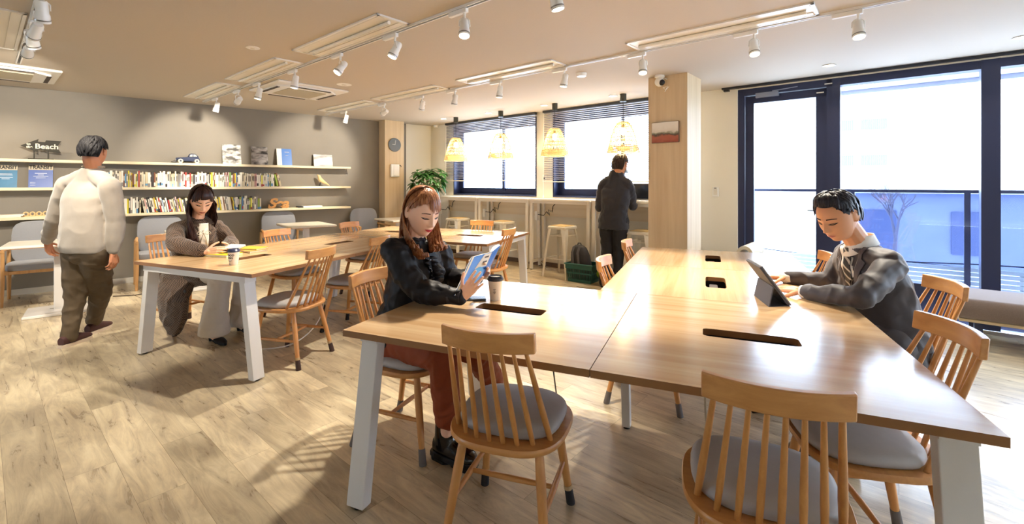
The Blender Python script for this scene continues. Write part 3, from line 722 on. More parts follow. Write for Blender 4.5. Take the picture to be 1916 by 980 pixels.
def desk(name, lab, c0, w, d, slot, cross, frames, grp):
    """c0 centre; w along S, d along C; slot (sw, sd); frames: list of ('S'|'C', position, from, to, splay_from, splay_to)"""
    t = thing(name, lab, 'desk', (c0.x, c0.y, 0), RZ, grp)
    obj('tabletop', slab_with_slot(w-.003, d-.003, *slot, TZ-.026, TZ), [M_oaky if cross else M_oak, M_edge], t)
    mb = MB(); sw, sd = slot; z = TZ-.085
    mb.box((0, 0, z), (sw+.04, sd+.05, .006))
    for s in (-1, 1): mb.box((s*(sw/2+.02), 0, z+.028), (.005, sd+.05, .056)); mb.box((0, s*(sd/2+.025), z+.028), (sw+.04, .005, .056))
    tr = obj('cable_tray', mb, M_tray, t)
    mb = MB()
    if sw > sd: mb.box((.02, -.01, z+.024), (sw*.75, .05, .035), bev=.004)
    else: mb.box((-.01, .02, z+.024), (.05, sd*.75, .035), bev=.004)
    obj('power_strip', mb, mat('strip_grey', '#4a4444', .5), tr)
    zt = TZ-.028
    for ax, pos, a, b, sa, sb in frames:
        def p(u, z): return V((u, pos, z)) if ax == 'S' else V((pos, u, z))
        mb = MB(); up = V((0, 0, 1)); mb.bar(p(a+.07*min(1, abs(sa))+.02, zt-.022), p(b-.07*min(1, abs(sb))-.02, zt-.022), .085, .044); obj('cross_bar', mb, M_leg, t)
        for e, sg, sp in ((a, 1, sa), (b, -1, sb)):
            if sp == 9: continue
            mb = MB(); top = p(e+sg*(.045+.085*sp), zt); bot = p(e+sg*.03, .012)
            ax_v = V((0, 1, 0)) if ax == 'S' else V((1, 0, 0))      # depth direction of the leg
            d_ = (bot-top).normalized(); q = d_.cross(ax_v).normalized()
            vs = []
            for c_, hw in ((top, .026), (bot, .026)):
                h_ = V((1, 0, 0)) if ax == 'S' else V((0, 1, 0))
                vs += [c_+h_*i*hw+ax_v*j*(.022 if 9 in (sa, sb) else .0425) for i, j in ((-1, -1), (1, -1), (1, 1), (-1, 1))]
            mb.add(vs, [(3, 2, 1, 0), (4, 5, 6, 7), (0, 1, 5, 4), (1, 2, 6, 5), (2, 3, 7, 6), (3, 0, 4, 7)])
            lg = obj('leg', mb, M_leg, t); bevel(lg, .003)
            mb = MB(); mb.cyl(bot+V((0, 0, -.012)), bot+V((0, 0, .001)), .018); obj('glide', mb, M_black, lg)
    return t
w1, WT, D1, W3, L3 = 1.024, 2.067, 1.126, 1.229, 3.048
SL = (.345, .105); G1 = 'oak topped desks of the near group'; G2 = 'oak topped desks of the far group'
wl = WT-w1
desk('desk', 'large oak desk with the paper cup and the woman reading at its left end', P1(-w1-wl/2, D1/2), wl, D1, SL, False, [('C', -wl/2+.06, -D1/2, D1/2, 1, 1), ('C', wl/2-.05, -D1/2+.25, D1/2, 9, 1)], G1)
desk('desk', 'nearest oak desk at the lower right with a long cable slot', P1(-w1/2, D1/2), w1, D1, SL, False, [('C', w1/2-.06, -D1/2, D1/2, 1, 1)], G1)
d3 = (L3-D1)/2
desk('desk', 'oak desk in front of the suited man with his tablet at its corner', P1(-W3/2, D1+d3/2), W3, d3, (.115, .33), True, [], G1)
desk('desk', 'oak desk closest to the oak column', P1(-W3/2, D1+d3*1.5), W3, d3, (.115, .33), True, [('S', d3/2-.06, -W3/2, W3/2, 1, 1)], G1)
WA = 1.325; a1 = 1.985/2
desk('desk', 'oak desk with the yellow books and the woman in the check coat', P2(-WA/2, a1/2), WA, a1, (.115, .33), True, [('S', -a1/2+.06, -WA/2, WA/2, 1, 1)], G2)
desk('desk', 'second oak desk of the long row behind the woman reading', P2(-WA/2, a1*1.5), WA, a1, (.115, .33), True, [('S', a1/2-.03, -WA/2+.05, WA/2-.25, .6, 9)], G2)
c_ = 1.985; dd = 3.20-1.985; wb = (WA+.784)/2
desk('desk', 'oak desk at the far left end of the long row near the cafe tables', P2(-WA+wb/2, c_+dd/2), wb, dd, (.33, .115), False, [('C', -wb/2+.06, -dd/2, dd/2, 1, 1)], G2)
desk('desk', 'oak desk sticking out towards the stools in the long row', P2(.784-wb/2, c_+dd/2), wb, dd, (.33, .115), False, [('C', wb/2-.06, -dd/2, dd/2, 1, 1)], G2)

# ================================================================ SPINDLE CHAIRS
M_beech = wood('beech_wood', '#bd8046', '#d79a58', .38, 'Z', 1.2, coat=.2)
M_beechx = wood('beech_wood_cross', '#c08449', '#d99e5d', .38, 'X', 1.2, coat=.2)
M_cush = mat('grey_seat_vinyl', '#b0acab', .5, noise_amt=.05)
M_sock = {'black': mat('black_felt_sock', '#1d1b1f', .9), 'brown': mat('brown_felt_sock', '#43302c', .9), 'grey': mat('grey_felt_sock', '#6c6664', .9)}
def seat_outline(w, d, n=40, rear=1.0, off=0.):
    pts = []
    for k in range(n):
        a = 2*pi*k/n; c, s = cos(a), sin(a); p = 2.9
        x = (w/2-off)*abs(c)**(2/p)*(1 if c >= 0 else -1); y = (d/2-off)*abs(s)**(2/p)*(1 if s >= 0 else -1)
        x *= 1+.04*(y/(d/2)); pts.append((x, y))
    return pts
def make_chair(kind='black'):
    t = thing('spindle_chair', '', 'chair', (0, 0, 0), 0, 'beech spindle back chairs')
    mb = MB(); o0 = seat_outline(.455, .44); 
    rings = [(.404, .93), (.402, .80), (.408, .985), (.418, 1.0), (.428, 1.0), (.432, .98)]
    rings = [(.402, .90), (.406, .98), (.414, 1.0), (.426, 1.0), (.431, .985)]
    n = len(o0); vs = []; fs = []
    for z, s in rings: vs += [V((x*s, y*s, z)) for x, y in o0]
    for i in range(len(rings)-1):
        for k in range(n): fs.append((i*n+k, i*n+(k+1) % n, (i+1)*n+(k+1) % n, (i+1)*n+k))
    fs += [tuple(range(n))[::-1], tuple((len(rings)-1)*n+k for k in range(n))]
    mb.add(vs, fs); obj('seat', mb, M_beechx, t, smooth=True, ang=40)
    # cushion
    mb = MB(); rings = [(.431, .86), (.436, .92), (.448, .94), (.462, .925), (.474, .86), (.481, .70), (.485, .45), (.486, .1)]
    vs = []; fs = []
    for z, s in rings:
        for x, y in seat_outline(.43, .40): vs.append(V((x*s, y*s+.022 if y > -.12 else max(y*s+.03, -.150), z)))
    for i in range(len(rings)-1):
        for k in range(n): fs.append((i*n+k, i*n+(k+1) % n, (i+1)*n+(k+1) % n, (i+1)*n+k))
    fs += [tuple(range(n))[::-1], tuple((len(rings)-1)*n+k for k in range(n))]
    mb.add(vs, fs); obj('cushion', mb, M_cush, t, smooth=True, ang=60)
    legs = {}
    for sx in (-1, 1):
        for sy in (-1, 1):
            top = V((sx*.145, sy*.135, .405)); bot = V((sx*.195, sy*.222 if sy < 0 else .205, 0))
            q = [top.lerp(bot, u) for u in (0, .25, .55, 1)]
            mb = MB(); mb.tube(q, [.0155, .0185, .0175, .013], 12); l = obj('leg', mb, M_beech, t, smooth=True, ang=50); legs[(sx, sy)] = (top, bot)
            mb = MB(); a = top.lerp(bot, .82); mb.tube([a, a.lerp(bot, .15), bot.lerp(a, .08), bot+V((0, 0, -.001))], [.0165, .017, .0185, .018], 12); obj('leg_sock', mb, M_sock[kind], l, smooth=True, ang=50)
            if kind != 'grey':
                mb = MB(); e = a.lerp(bot, .0); mb.tube([e-(bot-top).normalized()*.014, e+(bot-top).normalized()*.004], [.0178, .0182], 12); obj('sock_band', mb, mat('beige_sock_band', '#b99a72', .9), l, smooth=True, ang=50)
    st = {}
    for sx in (-1, 1):
        a = legs[(sx, -1)][0].lerp(legs[(sx, -1)][1], .52); b = legs[(sx, 1)][0].lerp(legs[(sx, 1)][1], .52)
        mb = MB(); mb.tube([a, a.lerp(b, .5), b], [.009, .0125, .009], 10); obj('stretcher', mb, M_beech, t, smooth=True, ang=50); st[sx] = a.lerp(b, .5)
    mb = MB(); a, b = st[-1], st[1]; mb.tube([a, a.lerp(b, .5), b], [.009, .0125, .009], 10); obj('stretcher', mb, M_beechx, t, smooth=True, ang=50)
    # top rail, curved
    RW, RH, RT = .335, .068, .024; m = 12; vs = []; fs = []
    def rail_y(x): return -.305+.042*(x/(RW/2))**2
    for i in range(m+1):
        x = -RW/2+RW*i/m; y = rail_y(x)
        for dy, dz in ((-RT/2, -RH/2), (RT/2, -RH/2), (RT/2-.007, RH/2), (-RT/2-.007, RH/2)): vs.append(V((x, y+dy, .828+dz)))
    for i in range(m):
        for k in range(4): l = (k+1) % 4; fs.append((i*4+k, i*4+l, (i+1)*4+l, (i+1)*4+k))
    fs += [(3, 2, 1, 0), tuple(m*4+k for k in range(4))]
    mb = MB(); mb.add(vs, fs); r = obj('top_rail', mb, M_beechx, t, smooth=True, ang=50); bevel(r, .004)
    for k in range(8):
        u = -1+2*k/7; xt = u*.138; xb = u*.180; yb = -.178+.075*abs(u)**3.2
        a = V((xb, yb, .425)); b = V((xt, rail_y(xt), .80)); q = [a.lerp(b, v) for v in (0, .3, .6, 1)]
        mb = MB(); r_ = .0105 if k in (0, 7) else .009
        mb.tube(q, [r_*.95, r_*1.12, r_*.95, r_*.72], 10); obj('spindle', mb, M_beech, t, smooth=True, ang=50)
    return t
def face(d): return atan2(d[1], d[0])-pi/2
PROTO = {}
def chair(x, y, d, lab, kind='black'):
    if kind not in PROTO: PROTO[kind] = make_chair(kind); o = PROTO[kind]
    else: o = dup(PROTO[kind])
    o.location = (x, y, 0); o.rotation_euler = (0, 0, face(d)); o['label'] = lab; return o
c2, s2 = (C.x, C.y), (S.x, S.y); ms = (-S.x, -S.y); mc = (-C.x, -C.y)
chair(.0, 1.79, (.31, .95), 'beech spindle chair in the foreground left of centre, tucked under the near desk', 'black')
chair(.755, 1.375, c2, 'beech spindle chair cut by the bottom of the view at lower right', 'grey')
chair(-.54, 2.44, s2, 'beech spindle chair the woman reading sits on', 'grey')
chair(1.26, 1.65, (-.975, .22), 'beech spindle chair right of the nearest desk in front of the suited man', 'grey')
chair(1.92, 2.37, (-.96, .28), 'beech spindle chair the suited man with the tablet sits on', 'grey')
chair(1.95, 3.30, ms, 'beech spindle chair behind the suited man by the balcony door', 'brown')
chair(.86, 2.89, s2, 'beech spindle chair beside the green basket', 'grey')
chair(1.24, 3.79, s2, 'beech spindle chair at the legs of the standing man', 'grey')
chair(-1.71, 3.53, (-.97, .24), 'beech spindle chair pulled out in front of the long desk row', 'brown')
chair(-1.48, 4.27, (-.97, .24), 'beech spindle chair behind the shoulder of the woman reading', 'black')
chair(-2.24, 4.71, s2, 'beech spindle chair behind the long desk right of the check coat', 'brown')
chair(-1.81, 5.65, s2, 'beech spindle chair behind the long desk in front of the cafe table', 'brown')
chair(-.50, 5.75, mc, 'beech spindle chair with orange lit rail in front of the stools', 'black')
chair(-.28, 5.06, ms, 'beech spindle chair at the right short end of the long desk row', 'brown')
chair(-3.10, 4.29, s2, 'beech spindle chair the woman in the check coat sits on', 'brown')

# ================================================================ HIGH COUNTERS AND STOOLS ALONG THE WINDOWS
M_ctr = mat('cream_counter', '#e8e0d2', .4); M_lam = wood('cream_board', '#d9c8ab', '#e4d6bd', .5, 'X', .6)
CT = 1.11
def counter(x0, x1, lab):
    t = thing('high_counter', lab, 'counter', (*loc2((x0+x1)/2, -.2, AW), 0), AW, 'cream high counters under the windows'); w = x1-x0
    mb = MB(); mb.box((0, 0, CT-.014), (w, .39, .028), bev=.003); obj('counter_top', mb, M_ctr, t)
    mb = MB(); mb.box((0, .165, CT-.16), (w-.1, .018, .26)); obj('back_panel', mb, M_lam, t)
    mb = MB()
    for s in (-1, 1): mb.box((0, s*.16, CT-.05), (w-.08, .03, .04))
    obj('apron', mb, M_ctr, t)
    for sx in (-1, 1):
        for sy in (-1, 1):
            mb = MB(); mb.bar((sx*(w/2-.035), sy*.15, CT-.03), (sx*(w/2-.035), sy*.17, .01), .05, .04, .045, .035); l = obj('leg', mb, M_ctr, t)
            mb = MB(); mb.cyl((sx*(w/2-.035), sy*.17, 0), (sx*(w/2-.035), sy*.17, .012), .018); obj('glide', mb, M_black, l)
        mb = MB(); mb.box((sx*(w/2-.035), 0, .12), (.03, .32, .03)); obj('side_rail', mb, M_ctr, t)
    mb = MB(); mb.box((-w/2+.09, -.10, CT-.27), (.05, .05, .14), bev=.004); pb = obj('socket_box', mb, M_whp, t)
    mb = MB(); rnd = random.Random(int(x0*10)); pts = [(-w/2+.11, -.1, CT-.25), (-w/2+.2, -.06, CT-.26), (-w/2+.24, -.04, CT-.2), (-w/2+.30, -.05, CT-.24), (-w/2+.27, -.04, CT-.17), (-w/2+.34, -.03, CT-.19), (-w/2+.33, 0, CT-.12), (-w/2+.38, .06, CT-.03)]
    mb.tube(pts, .006, 6); mb.tube([V(p)+V((.012, -.012, -.015)) for p in pts[2:7]], .005, 6); obj('coiled_cable', mb, M_black, pb)
    mb = MB(); mb.tube([(-w/2+.09, -.1, CT-.34), (-w/2+.085, -.09, .6), (-w/2+.1, -.06, .15), (-w/2+.2, 0, .012), (-w/2+.34, .05, .01), (-w/2+.4, -.03, .01), (-w/2+.3, -.09, .01), (-w/2+.22, -.02, .014)], .005, 6); obj('power_cord', mb, M_whp, pb)
xs = [.55, 1.72, 2.86, 3.98, 5.10]
for i, lb in enumerate(('cream high counter left of the windows by the plant', 'cream high counter second from the plant', 'cream high counter between the windows and the tall near stool', 'cream high counter with the laptop in front of the standing man')):
    counter(xs[i]+.01, xs[i+1]-.01, lb)
M_stw = mat('cream_painted_steel', '#e9e2d2', .35, metal=.1)
def make_stool():
    t = thing('metal_stool', '', 'stool', (0, 0, 0), 0, 'cream metal stools'); H = .735
    mb = MB(); mb.box((0, 0, H-.012), (.305, .305, .02), bev=.008); mb.box((0, 0, H-.03), (.31, .31, .03), bev=.006); obj('seat', mb, M_stw, t)
    mb = MB(); mb.box((0, 0, H+.002), (.25, .25, .008), bev=.003); obj('seat_pad', mb, mat('stool_pad', '#cbb07c', .6), t)
    for sx in (-1, 1):
        for sy in (-1, 1):
            d = V((sx, sy, 0)); q = V((sx, -sy, 0)).normalized(); vs = []
            for z, r, w in ((H-.03, .135, .075), (H-.12, .150, .070), (.35, .178, .038), (.05, .205, .022), (0, .208, .024)):
                c = V((sx*r, sy*r, z)); n = d.normalized(); vs += [c-q*w/1.4-n*.02, c+n*.006, c+q*w/1.4-n*.02, c-n*.012]
            fs = []
            for i in range(4):
                for k in range(4): l = (k+1) % 4; fs.append((i*4+k, i*4+l, (i+1)*4+l, (i+1)*4+k))
            fs += [(3, 2, 1, 0), (16, 17, 18, 19)]; mb = MB(); mb.add(vs, fs); obj('leg', mb, M_stw, t)
    for k, (z, r) in enumerate(((.27, .178), (.60, .150))):
        for a, b in (((-1, -1), (1, -1)), ((1, -1), (1, 1)), ((1, 1), (-1, 1)), ((-1, 1), (-1, -1))):
            mb = MB(); mb.tube([(a[0]*r, a[1]*r, z), (b[0]*r, b[1]*r, z)], .007, 6); obj('foot_rail' if k == 0 else 'brace', mb, M_stw, t)
    return t
ST = None
for px, ly, lb in ((857, -.47, 'cream metal stool under the counter nearest the plant'), (940, -.47, 'cream metal stool second from the plant behind the desk end'), (1052, -.50, 'tall looking cream metal stool standing free left of the basket'), (1203, -.42, 'cream metal stool right of the standing man by the column')):
    if ST is None: ST = make_stool(); o = ST
    else: o = dup(ST)
    p = loc2(xW(px, ly), ly, AW); o.location = (p.x, p.y, 0); o.rotation_euler = (0, 0, AW); o['label'] = lb

# ================================================================ LOUNGE CHAIRS AND CAFE TABLES ALONG THE BOOK WALL
M_lg = mat('grey_wool', '#8e8f94', .9, noise_amt=.06, nscale=120, bump=.2, bscale=400, sheen=.3)
M_ash = wood('ash_wood', '#b98a55', '#cfa26c', .45, 'Z', 1.2)
def make_lounge():
    t = thing('lounge_chair', '', 'chair', (0, 0, 0), 0, 'grey upholstered chairs along the book wall')
    def pad(w, d, th, z0, name, tilt=0., rr=.10):
        # rounded rectangular upholstered slab in local xz
        n = 40; vs = []; fs = []; prof = [(-.5, .93), (-.42, .985), (-.2, 1.0), (.2, 1.0), (.42, .985), (.5, .93)]
        def out(s):
            pts = []
            for k in range(n):
                a = 2*pi*k/n; c, q = cos(a), sin(a); p = 4.5; k_ = (abs(c)**p+abs(q)**p)**(-1/p); pts.append((c*k_*w/2*s, q*k_*d/2*s))
            return pts
        for u, s in prof: vs += [(x, y, u*th) for x, y in out(s)]
        for i in range(len(prof)-1):
            for k in range(n): fs.append((i*n+k, i*n+(k+1) % n, (i+1)*n+(k+1) % n, (i+1)*n+k))
        fs += [tuple(range(n))[::-1], tuple((len(prof)-1)*n+k for k in range(n))]
        return vs, fs
    vs, fs = pad(.52, .48, .07, 0, 'seat'); mb = MB(); mb.add([V(v)+V((0, .0, .415)) for v in vs], fs); obj('seat', mb, M_lg, t, smooth=True, ang=50)
    vs, fs = pad(.50, .50, .05, 0, 'back'); M = Matrix.Rotation(R(100), 3, 'X'); mb = MB(); mb.add([M @ V(v)+V((0, -.25, .655)) for v in vs], fs); obj('backrest', mb, M_lg, t, smooth=True, ang=50)
    mb = MB()
    for s in (-1, 1): mb.box((s*.235, 0, .365), (.03, .46, .035))
    for s in (-1, 1): mb.box((0, s*.21, .365), (.46, .03, .035))
    obj('seat_frame', mb, M_ash, t)
    for sx in (-1, 1):
        mb = MB(); mb.tube([(sx*.265, .215, .60), (sx*.265, .22, .3), (sx*.27, .235, 0)], [.017, .021, .015], 12); obj('leg', mb, M_ash, t, smooth=True, ang=50)
        mb = MB(); mb.tube([(sx*.265, -.20, .60), (sx*.265, -.215, .3), (sx*.27, -.26, 0)], [.017, .021, .015], 12); obj('leg', mb, M_ash, t, smooth=True, ang=50)
        mb = MB(); mb.tube([(sx*.265, .24, .605), (sx*.265, 0, .61), (sx*.25, -.23, .62)], [.016, .019, .016], 10); obj('armrest', mb, M_ash, t, smooth=True, ang=50)
    return t
LG = None
for px, ly, lb in ((74, -.50, 'grey upholstered chair with ash legs behind the walking person'), (303, -.46, 'grey upholstered chair behind the woman in the check coat'), (530, -.44, 'grey upholstered chair under the wooden letters behind the cafe table'), (692, -.40, 'grey upholstered chair in front of the narrow oak post')):
    if LG is None: LG = make_lounge(); o = LG
    else: o = dup(LG)
    p = loc2(xB(px, ly), ly, A1); o.location = (p.x, p.y, 0); o.rotation_euler = (0, 0, A1+pi); o['label'] = lb
def cafe(x, ly, lab, w=.62, d=.62, tm=None):
    t = thing('cafe_table', lab, 'table', (*loc2(x, ly, A1), 0), A1, 'small cafe tables along the book wall')
    mb = MB(); mb.box((0, 0, .728), (w, d, .024), bev=.003); obj('tabletop', mb, tm or mat('pale_tabletop', '#d9cfbd', .3), t)
    mb = MB(); mb.box((0, 0, .715), (w-.004, d-.004, .008)); obj('edge_band', mb, mat('brown_edge', '#a5744a', .5), t)
    mb = MB(); mb.box((0, 0, .36), (.075, .075, .70), bev=.006); obj('column', mb, M_leg, t)
    mb = MB(); mb.box((0, 0, .015), (.50, .46, .03), bev=.006); obj('base', mb, M_leg, t)
cafe(-5.33, -1.33, 'white cafe table in front of the walking person at the left edge', .78, .60, mat('white_tabletop', '#f1ece0', .3))
cafe(-4.10, -1.0, 'pale cafe table peeking out behind the woman in the check coat', .6, .62)
cafe(-2.72, -.93, 'pale cafe table behind the long desk in front of the grey chair', .62, .80)
cafe(-1.20, -.92, 'pale cafe table nearest the narrow oak post', .55, .72)
p = loc2(-5.2, -1.2, A1)
mb = MB(); pts = [(-5.28, -1.28, .55), (-5.22, -1.2, .3), (-5.16, -1.22, .12), (-5.3, -1.34, .04), (-5.4, -1.3, .032)]
mb.tube([(*loc2(a, b, A1), z) for a, b, z in pts], .006, 6); tag(obj('power_cord', mb, mat('grey_cord', '#8b877d', .6), ), 'grey cord hanging beside the column of the white cafe table', 'cord')
mb = MB(); pts = [(-4.9, -.9), (-4.7, -1.0), (-4.45, -.92), (-4.3, -1.05), (-4.15, -.98), (-4.25, -.88), (-4.4, -.95)]
mb.tube([(*loc2(a, b, A1), .008) for a, b in pts], .006, 6); tag(obj('power_cord', mb, mat('dark_cord', '#4b3d33', .6)), 'dark cord lying on the floor behind the walking legs', 'cord')
# cables hanging from the desks
for nm, pts, lb, mt in (('power_cord', [P1(-1.5, 1.0, .66), P1(-1.5, 1.08, .3), P1(-1.52, 1.24, .01)], 'thin dark cord dropping from the near left desk to the floor', M_black),
                   ('power_cord', [P1(-.66, .76, .66), P1(-.68, .72, .40), P1(-.66, .80, .15), P1(-.68, .95, .01)], 'beige cord dropping under the nearest desk', mat('beige_cord', '#b5a58e', .6)),
                   ('power_cord', [P2(-.62, 1.35, .66), P2(-.55, 1.2, .4), P2(-.35, .95, .12), P2(-.3, .6, .01), P2(-.6, .4, .01)], 'white cord looping to the floor under the long desk', M_whp)):
    mb = MB(); 
    pp = []
    for i in range(len(pts)-1):
        for u in range(6): pp.append(pts[i].lerp(pts[i+1], u/6))
    pp.append(pts[-1])
    for _ in range(6): pp = [pp[0]]+[(pp[i-1]+pp[i]*2+pp[i+1])/4 for i in range(1, len(pp)-1)]+[pp[-1]]
    mb.tube(pp, .005, 6); tag(obj(nm, mb, mt), lb, 'cord')

# ================================================================ BENCHES
M_bench = mat('brown_tweed', '#7a6a60', .95, noise_amt=.22, nscale=160, bump=.3, bscale=500, sheen=.2)
def bench(x0, x1, lab, roll=False):
    t = thing('upholstered_bench', lab, 'bench', (*loc2((x0+x1)/2, -.42, AW), 0), AW, 'low benches along the glazing'); w = x1-x0
    n = 14; prof = []
    for k in range(n+1): a = -pi/2+pi*k/n; prof.append((.27+.055*cos(a), .315+.085*sin(a)))
    vs = []; pr = prof+[(-x, z) for x, z in prof[::-1]]; m = len(pr); xs_ = [(-w/2, .72), (-w/2+.012, .88), (-w/2+.035, .97), (-w/2+.07, 1), (w/2-.07, 1), (w/2-.035, .97), (w/2-.012, .88), (w/2, .72)]
    for x, s in xs_: vs += [V((x, y*(.8+.2*s), .315+(z-.315)*s)) for y, z in pr]
    fs = []
    for i in range(len(xs_)-1):
        for k in range(m): l = (k+1) % m; fs.append((i*m+k, i*m+l, (i+1)*m+l, (i+1)*m+k))
    fs += [tuple(range(m))[::-1], tuple((len(xs_)-1)*m+k for k in range(m))]
    mb = MB(); mb.add(vs, fs); obj('seat_cushion', mb, M_bench, t, smooth=True, ang=60)
    mb = MB(); mb.box((0, 0, .217), (w-.06, .56, .024), bev=.003); obj('base_board', mb, wood('bench_ply', '#c9b28c', '#d8c39d', .5, 'X'), t)
    for sx in (-w/2+.15, w/2-.15):
        for sy in (-.2, .2):
            mb = MB(); mb.box((sx, sy, .103), (.05, .05, .206)); obj('leg', mb, M_navy, t)
    if roll:
        mb = MB(); pts = []
        for k in range(15): a = R(-60+20*k); pts.append((-w/2+.10+.085*cos(a), .56+.095*sin(a)))
        q = []
        vs = []; m = len(pts)
        for y in (-.24, .24):
            for (x, z) in pts: vs.append(V((x, y, z+.02)))
            for (x, z) in pts: vs.append(V((-w/2+.10+(x+w/2-.10)*.62, y, .58+(z-.56)*.62)))
        fs = []
        for k in range(m-1):
            fs += [(k, k+1, 2*m+k+1, 2*m+k), (m+k, 3*m+k, 3*m+k+1, m+k+1), (k, m+k, m+k+1, k+1), (2*m+k, 2*m+k+1, 3*m+k+1, 3*m+k)]
        fs += [(0, 2*m, 3*m, m), (m-1, 2*m-1, 4*m-1, 3*m-1)]
        mb.add(vs, fs); obj('rolled_armrest', mb, mat('cream_boucle', '#d3c5ab', .9, noise_amt=.1, nscale=90, bump=.3), t, smooth=True, ang=50)
    return t
bx = hit(1782, -.55, AW); bench(bx, bx+2.4, 'long brown tweed bench with dark legs at the right under the tall windows')
bx2 = hit(1384, -.45, AW); bench(bx2, bx2+.95, 'short bench with a cream rolled armrest in front of the balcony door', True)
# ================================================================ THINGS ON THE SHELVES
def on_shelf(px, ly, z, rz=0.): x = xB(px, ly); p = loc2(x, ly, A1); return (p.x, p.y, z), x
Z1, Z2, Z3 = 1.640, 1.300, .950
# arrow sign
xa, xb_ = xB(39, -.1), xB(115, -.1); w = xb_-xa; L_, _ = on_shelf(77, -.1, Z1)
t = thing('arrow_sign', 'dark wooden arrow sign reading to the Beach on the topmost shelf', 'sign', L_, A1)
Msg = wood('weathered_dark_wood', '#2c2a26', '#413e36', .8, 'X', 2)
h = .055; z0 = .165
poly = [(-w/2, z0), (-w/2+.15, z0+.085), (-w/2+.145, z0+h), (w/2-.14, z0+h*.95), (w/2-.13, z0+.075), (w/2+.0, z0+.07), (w/2-.04, z0), (w/2, z0-.075), (w/2-.13, z0-.06), (w/2-.15, z0-.045), (-w/2+.145, z0-h*.8), (-w/2+.15, z0-.08)]
RX = Matrix.Rotation(R(90), 3, 'X')
mb = MB(); mb.prism(poly, -.01, .01, RX); obj('arrow_board', mb, Msg, t)
mb = MB(); mb.box((.0, 0, .007), (.22, .05, .014)); obj('base', mb, Msg, t)
for x in (-.06, .06):
    mb = MB(); mb.box((x, 0, .065), (.010, .008, .11)); obj('post', mb, Msg, t)
Mltr = mat('cream_lettering', '#e9e2cf', .6)
text_obj('lettering', 'Beach', .085, Mltr, t, (.050, -.012, z0-.004), ext=.001, off=.0015)
text_obj('lettering', 'to', .040, Mltr, t, (-.105, -.012, z0+.022), ext=.001, off=.0008)
text_obj('lettering', 'the', .040, Mltr, t, (-.098, -.012, z0-.014), ext=.001, off=.0015)
# toy car
L_, _ = on_shelf(351, -.12, Z1); t = thing('model_car', 'dark blue vintage tin model car with cream wheels on the topmost shelf', 'toy car', L_, A1)
k = (xB(375, -.12)-xB(327, -.12))/.30
MC = mat('navy_tin', '#27304d', .35, metal=.3)
mb = MB(); mb.prism([(-.13*k, .035), (-.135*k, .075), (-.02*k, .085), (.0, .09), (.13*k, .085), (.145*k, .05), (.13*k, .03)], -.035, .035, RX); bevel(obj('body', mb, MC, t), .006)
mb = MB(); mb.prism([(.0, .085), (.015*k, .125), (.04*k, .14), (.09*k, .135), (.125*k, .10), (.13*k, .08)], -.03, .03, RX); bevel(obj('cabin', mb, MC, t), .006)
mb = MB()
for y in (-.031, .031): mb.prism([(.02*k, .095), (.028*k, .12), (.055*k, .127), (.055*k, .095)], y-.001, y+.001, RX); mb.prism([(.065*k, .095), (.065*k, .127), (.09*k, .124), (.11*k, .098)], y-.001, y+.001, RX)
obj('window', mb, mat('tin_window', '#c9c2b0', .4), t)
mb = MB()
for y in (-.042, .042): mb.prism([(-.12*k, .055), (-.10*k, .068), (-.06*k, .055), (-.02*k, .035), (.06*k, .035), (.09*k, .065), (.13*k, .055), (.15*k, .03), (.02*k, .025), (-.05*k, .03), (-.07*k, .04)], y-.008, y+.008, RX)
obj('mudguard', mb, MC, t)
for x in (-.085*k, .105*k):
    for y in (-.045, .045):
        mb = MB(); mb.tube([(x, y-.008, .03), (x, y+.008, .03)], .03, 18); wl_ = obj('wheel', mb, mat('cream_tyre', '#d8ceb4', .6), t)
        mb = MB(); mb.tube([(x, y-.010, .03), (x, y+.010, .03)], .012, 12); obj('hub', mb, MC, wl_)
mb = MB(); mb.box((-.15*k, 0, .02), (.05, .06, .006)); mb.tube([(-.17*k, 0, .015), (-.13*k, 0, .03)], .006, 6); mb.box((-.136*k, 0, .05), (.008, .05, .035)); obj('front_bumper', mb, mat('steel', '#9a9ca2', .3, metal=1), t)
# leaning prints and magazines
def leaning(px0, px1, py_top, z, name, lab, cat, m, back=None, ly=-.095, th=.008, lean=12, group=None):
    L_, x = on_shelf((px0+px1)/2, ly, z); w = xB(px1, ly)-xB(px0, ly); y_ = loc2(x, ly, A1).y; zt = CH+(HZ-py_top)/F*y_; h = (zt-z)/cos(R(lean))
    t = thing(name, lab, cat, L_, A1, group); M = Matrix.Rotation(R(-lean), 3, 'X')
    mb = MB(); mb.box(M @ V((0, th/2, h/2)), (w, th, h), rot=M); obj('pages', mb, back or mat('page_edges', '#e8e2d4', .7), t)
    mb = MB(); mb.box(M @ V((0, -.001, h/2)), (w, .0022, h), rot=M); f = obj('cover', mb, m, t); return t, w, h, M
def bwphoto(name, seed, dark='#2a2a2a', light='#e9e9e6', sc=2.4):
    m = bpy.data.materials.new(name); m.use_nodes = True; nt = m.node_tree; L = nt.links.new; b = nt.nodes['Principled BSDF']
    tc = nt.nodes.new('ShaderNodeTexCoord'); mp = nt.nodes.new('ShaderNodeMapping'); mp.inputs['Location'].default_value = (seed, seed*2, 0); mp.inputs['Scale'].default_value = (sc, sc, sc*2); L(tc.outputs['Generated'], mp.inputs[0])
    n = nt.nodes.new('ShaderNodeTexNoise'); n.inputs['Scale'].default_value = 1; n.inputs['Detail'].default_value = 5; L(mp.outputs[0], n.inputs[0])
    r = nt.nodes.new('ShaderNodeValToRGB'); r.color_ramp.elements[0].position = .36; r.color_ramp.elements[0].color = lin(dark); r.color_ramp.elements[1].position = .64; r.color_ramp.elements[1].color = lin(light); L(n.outputs[0], r.inputs[0]); L(r.outputs[0], b.inputs['Base Color']); b.inputs['Roughness'].default_value = .3; return m
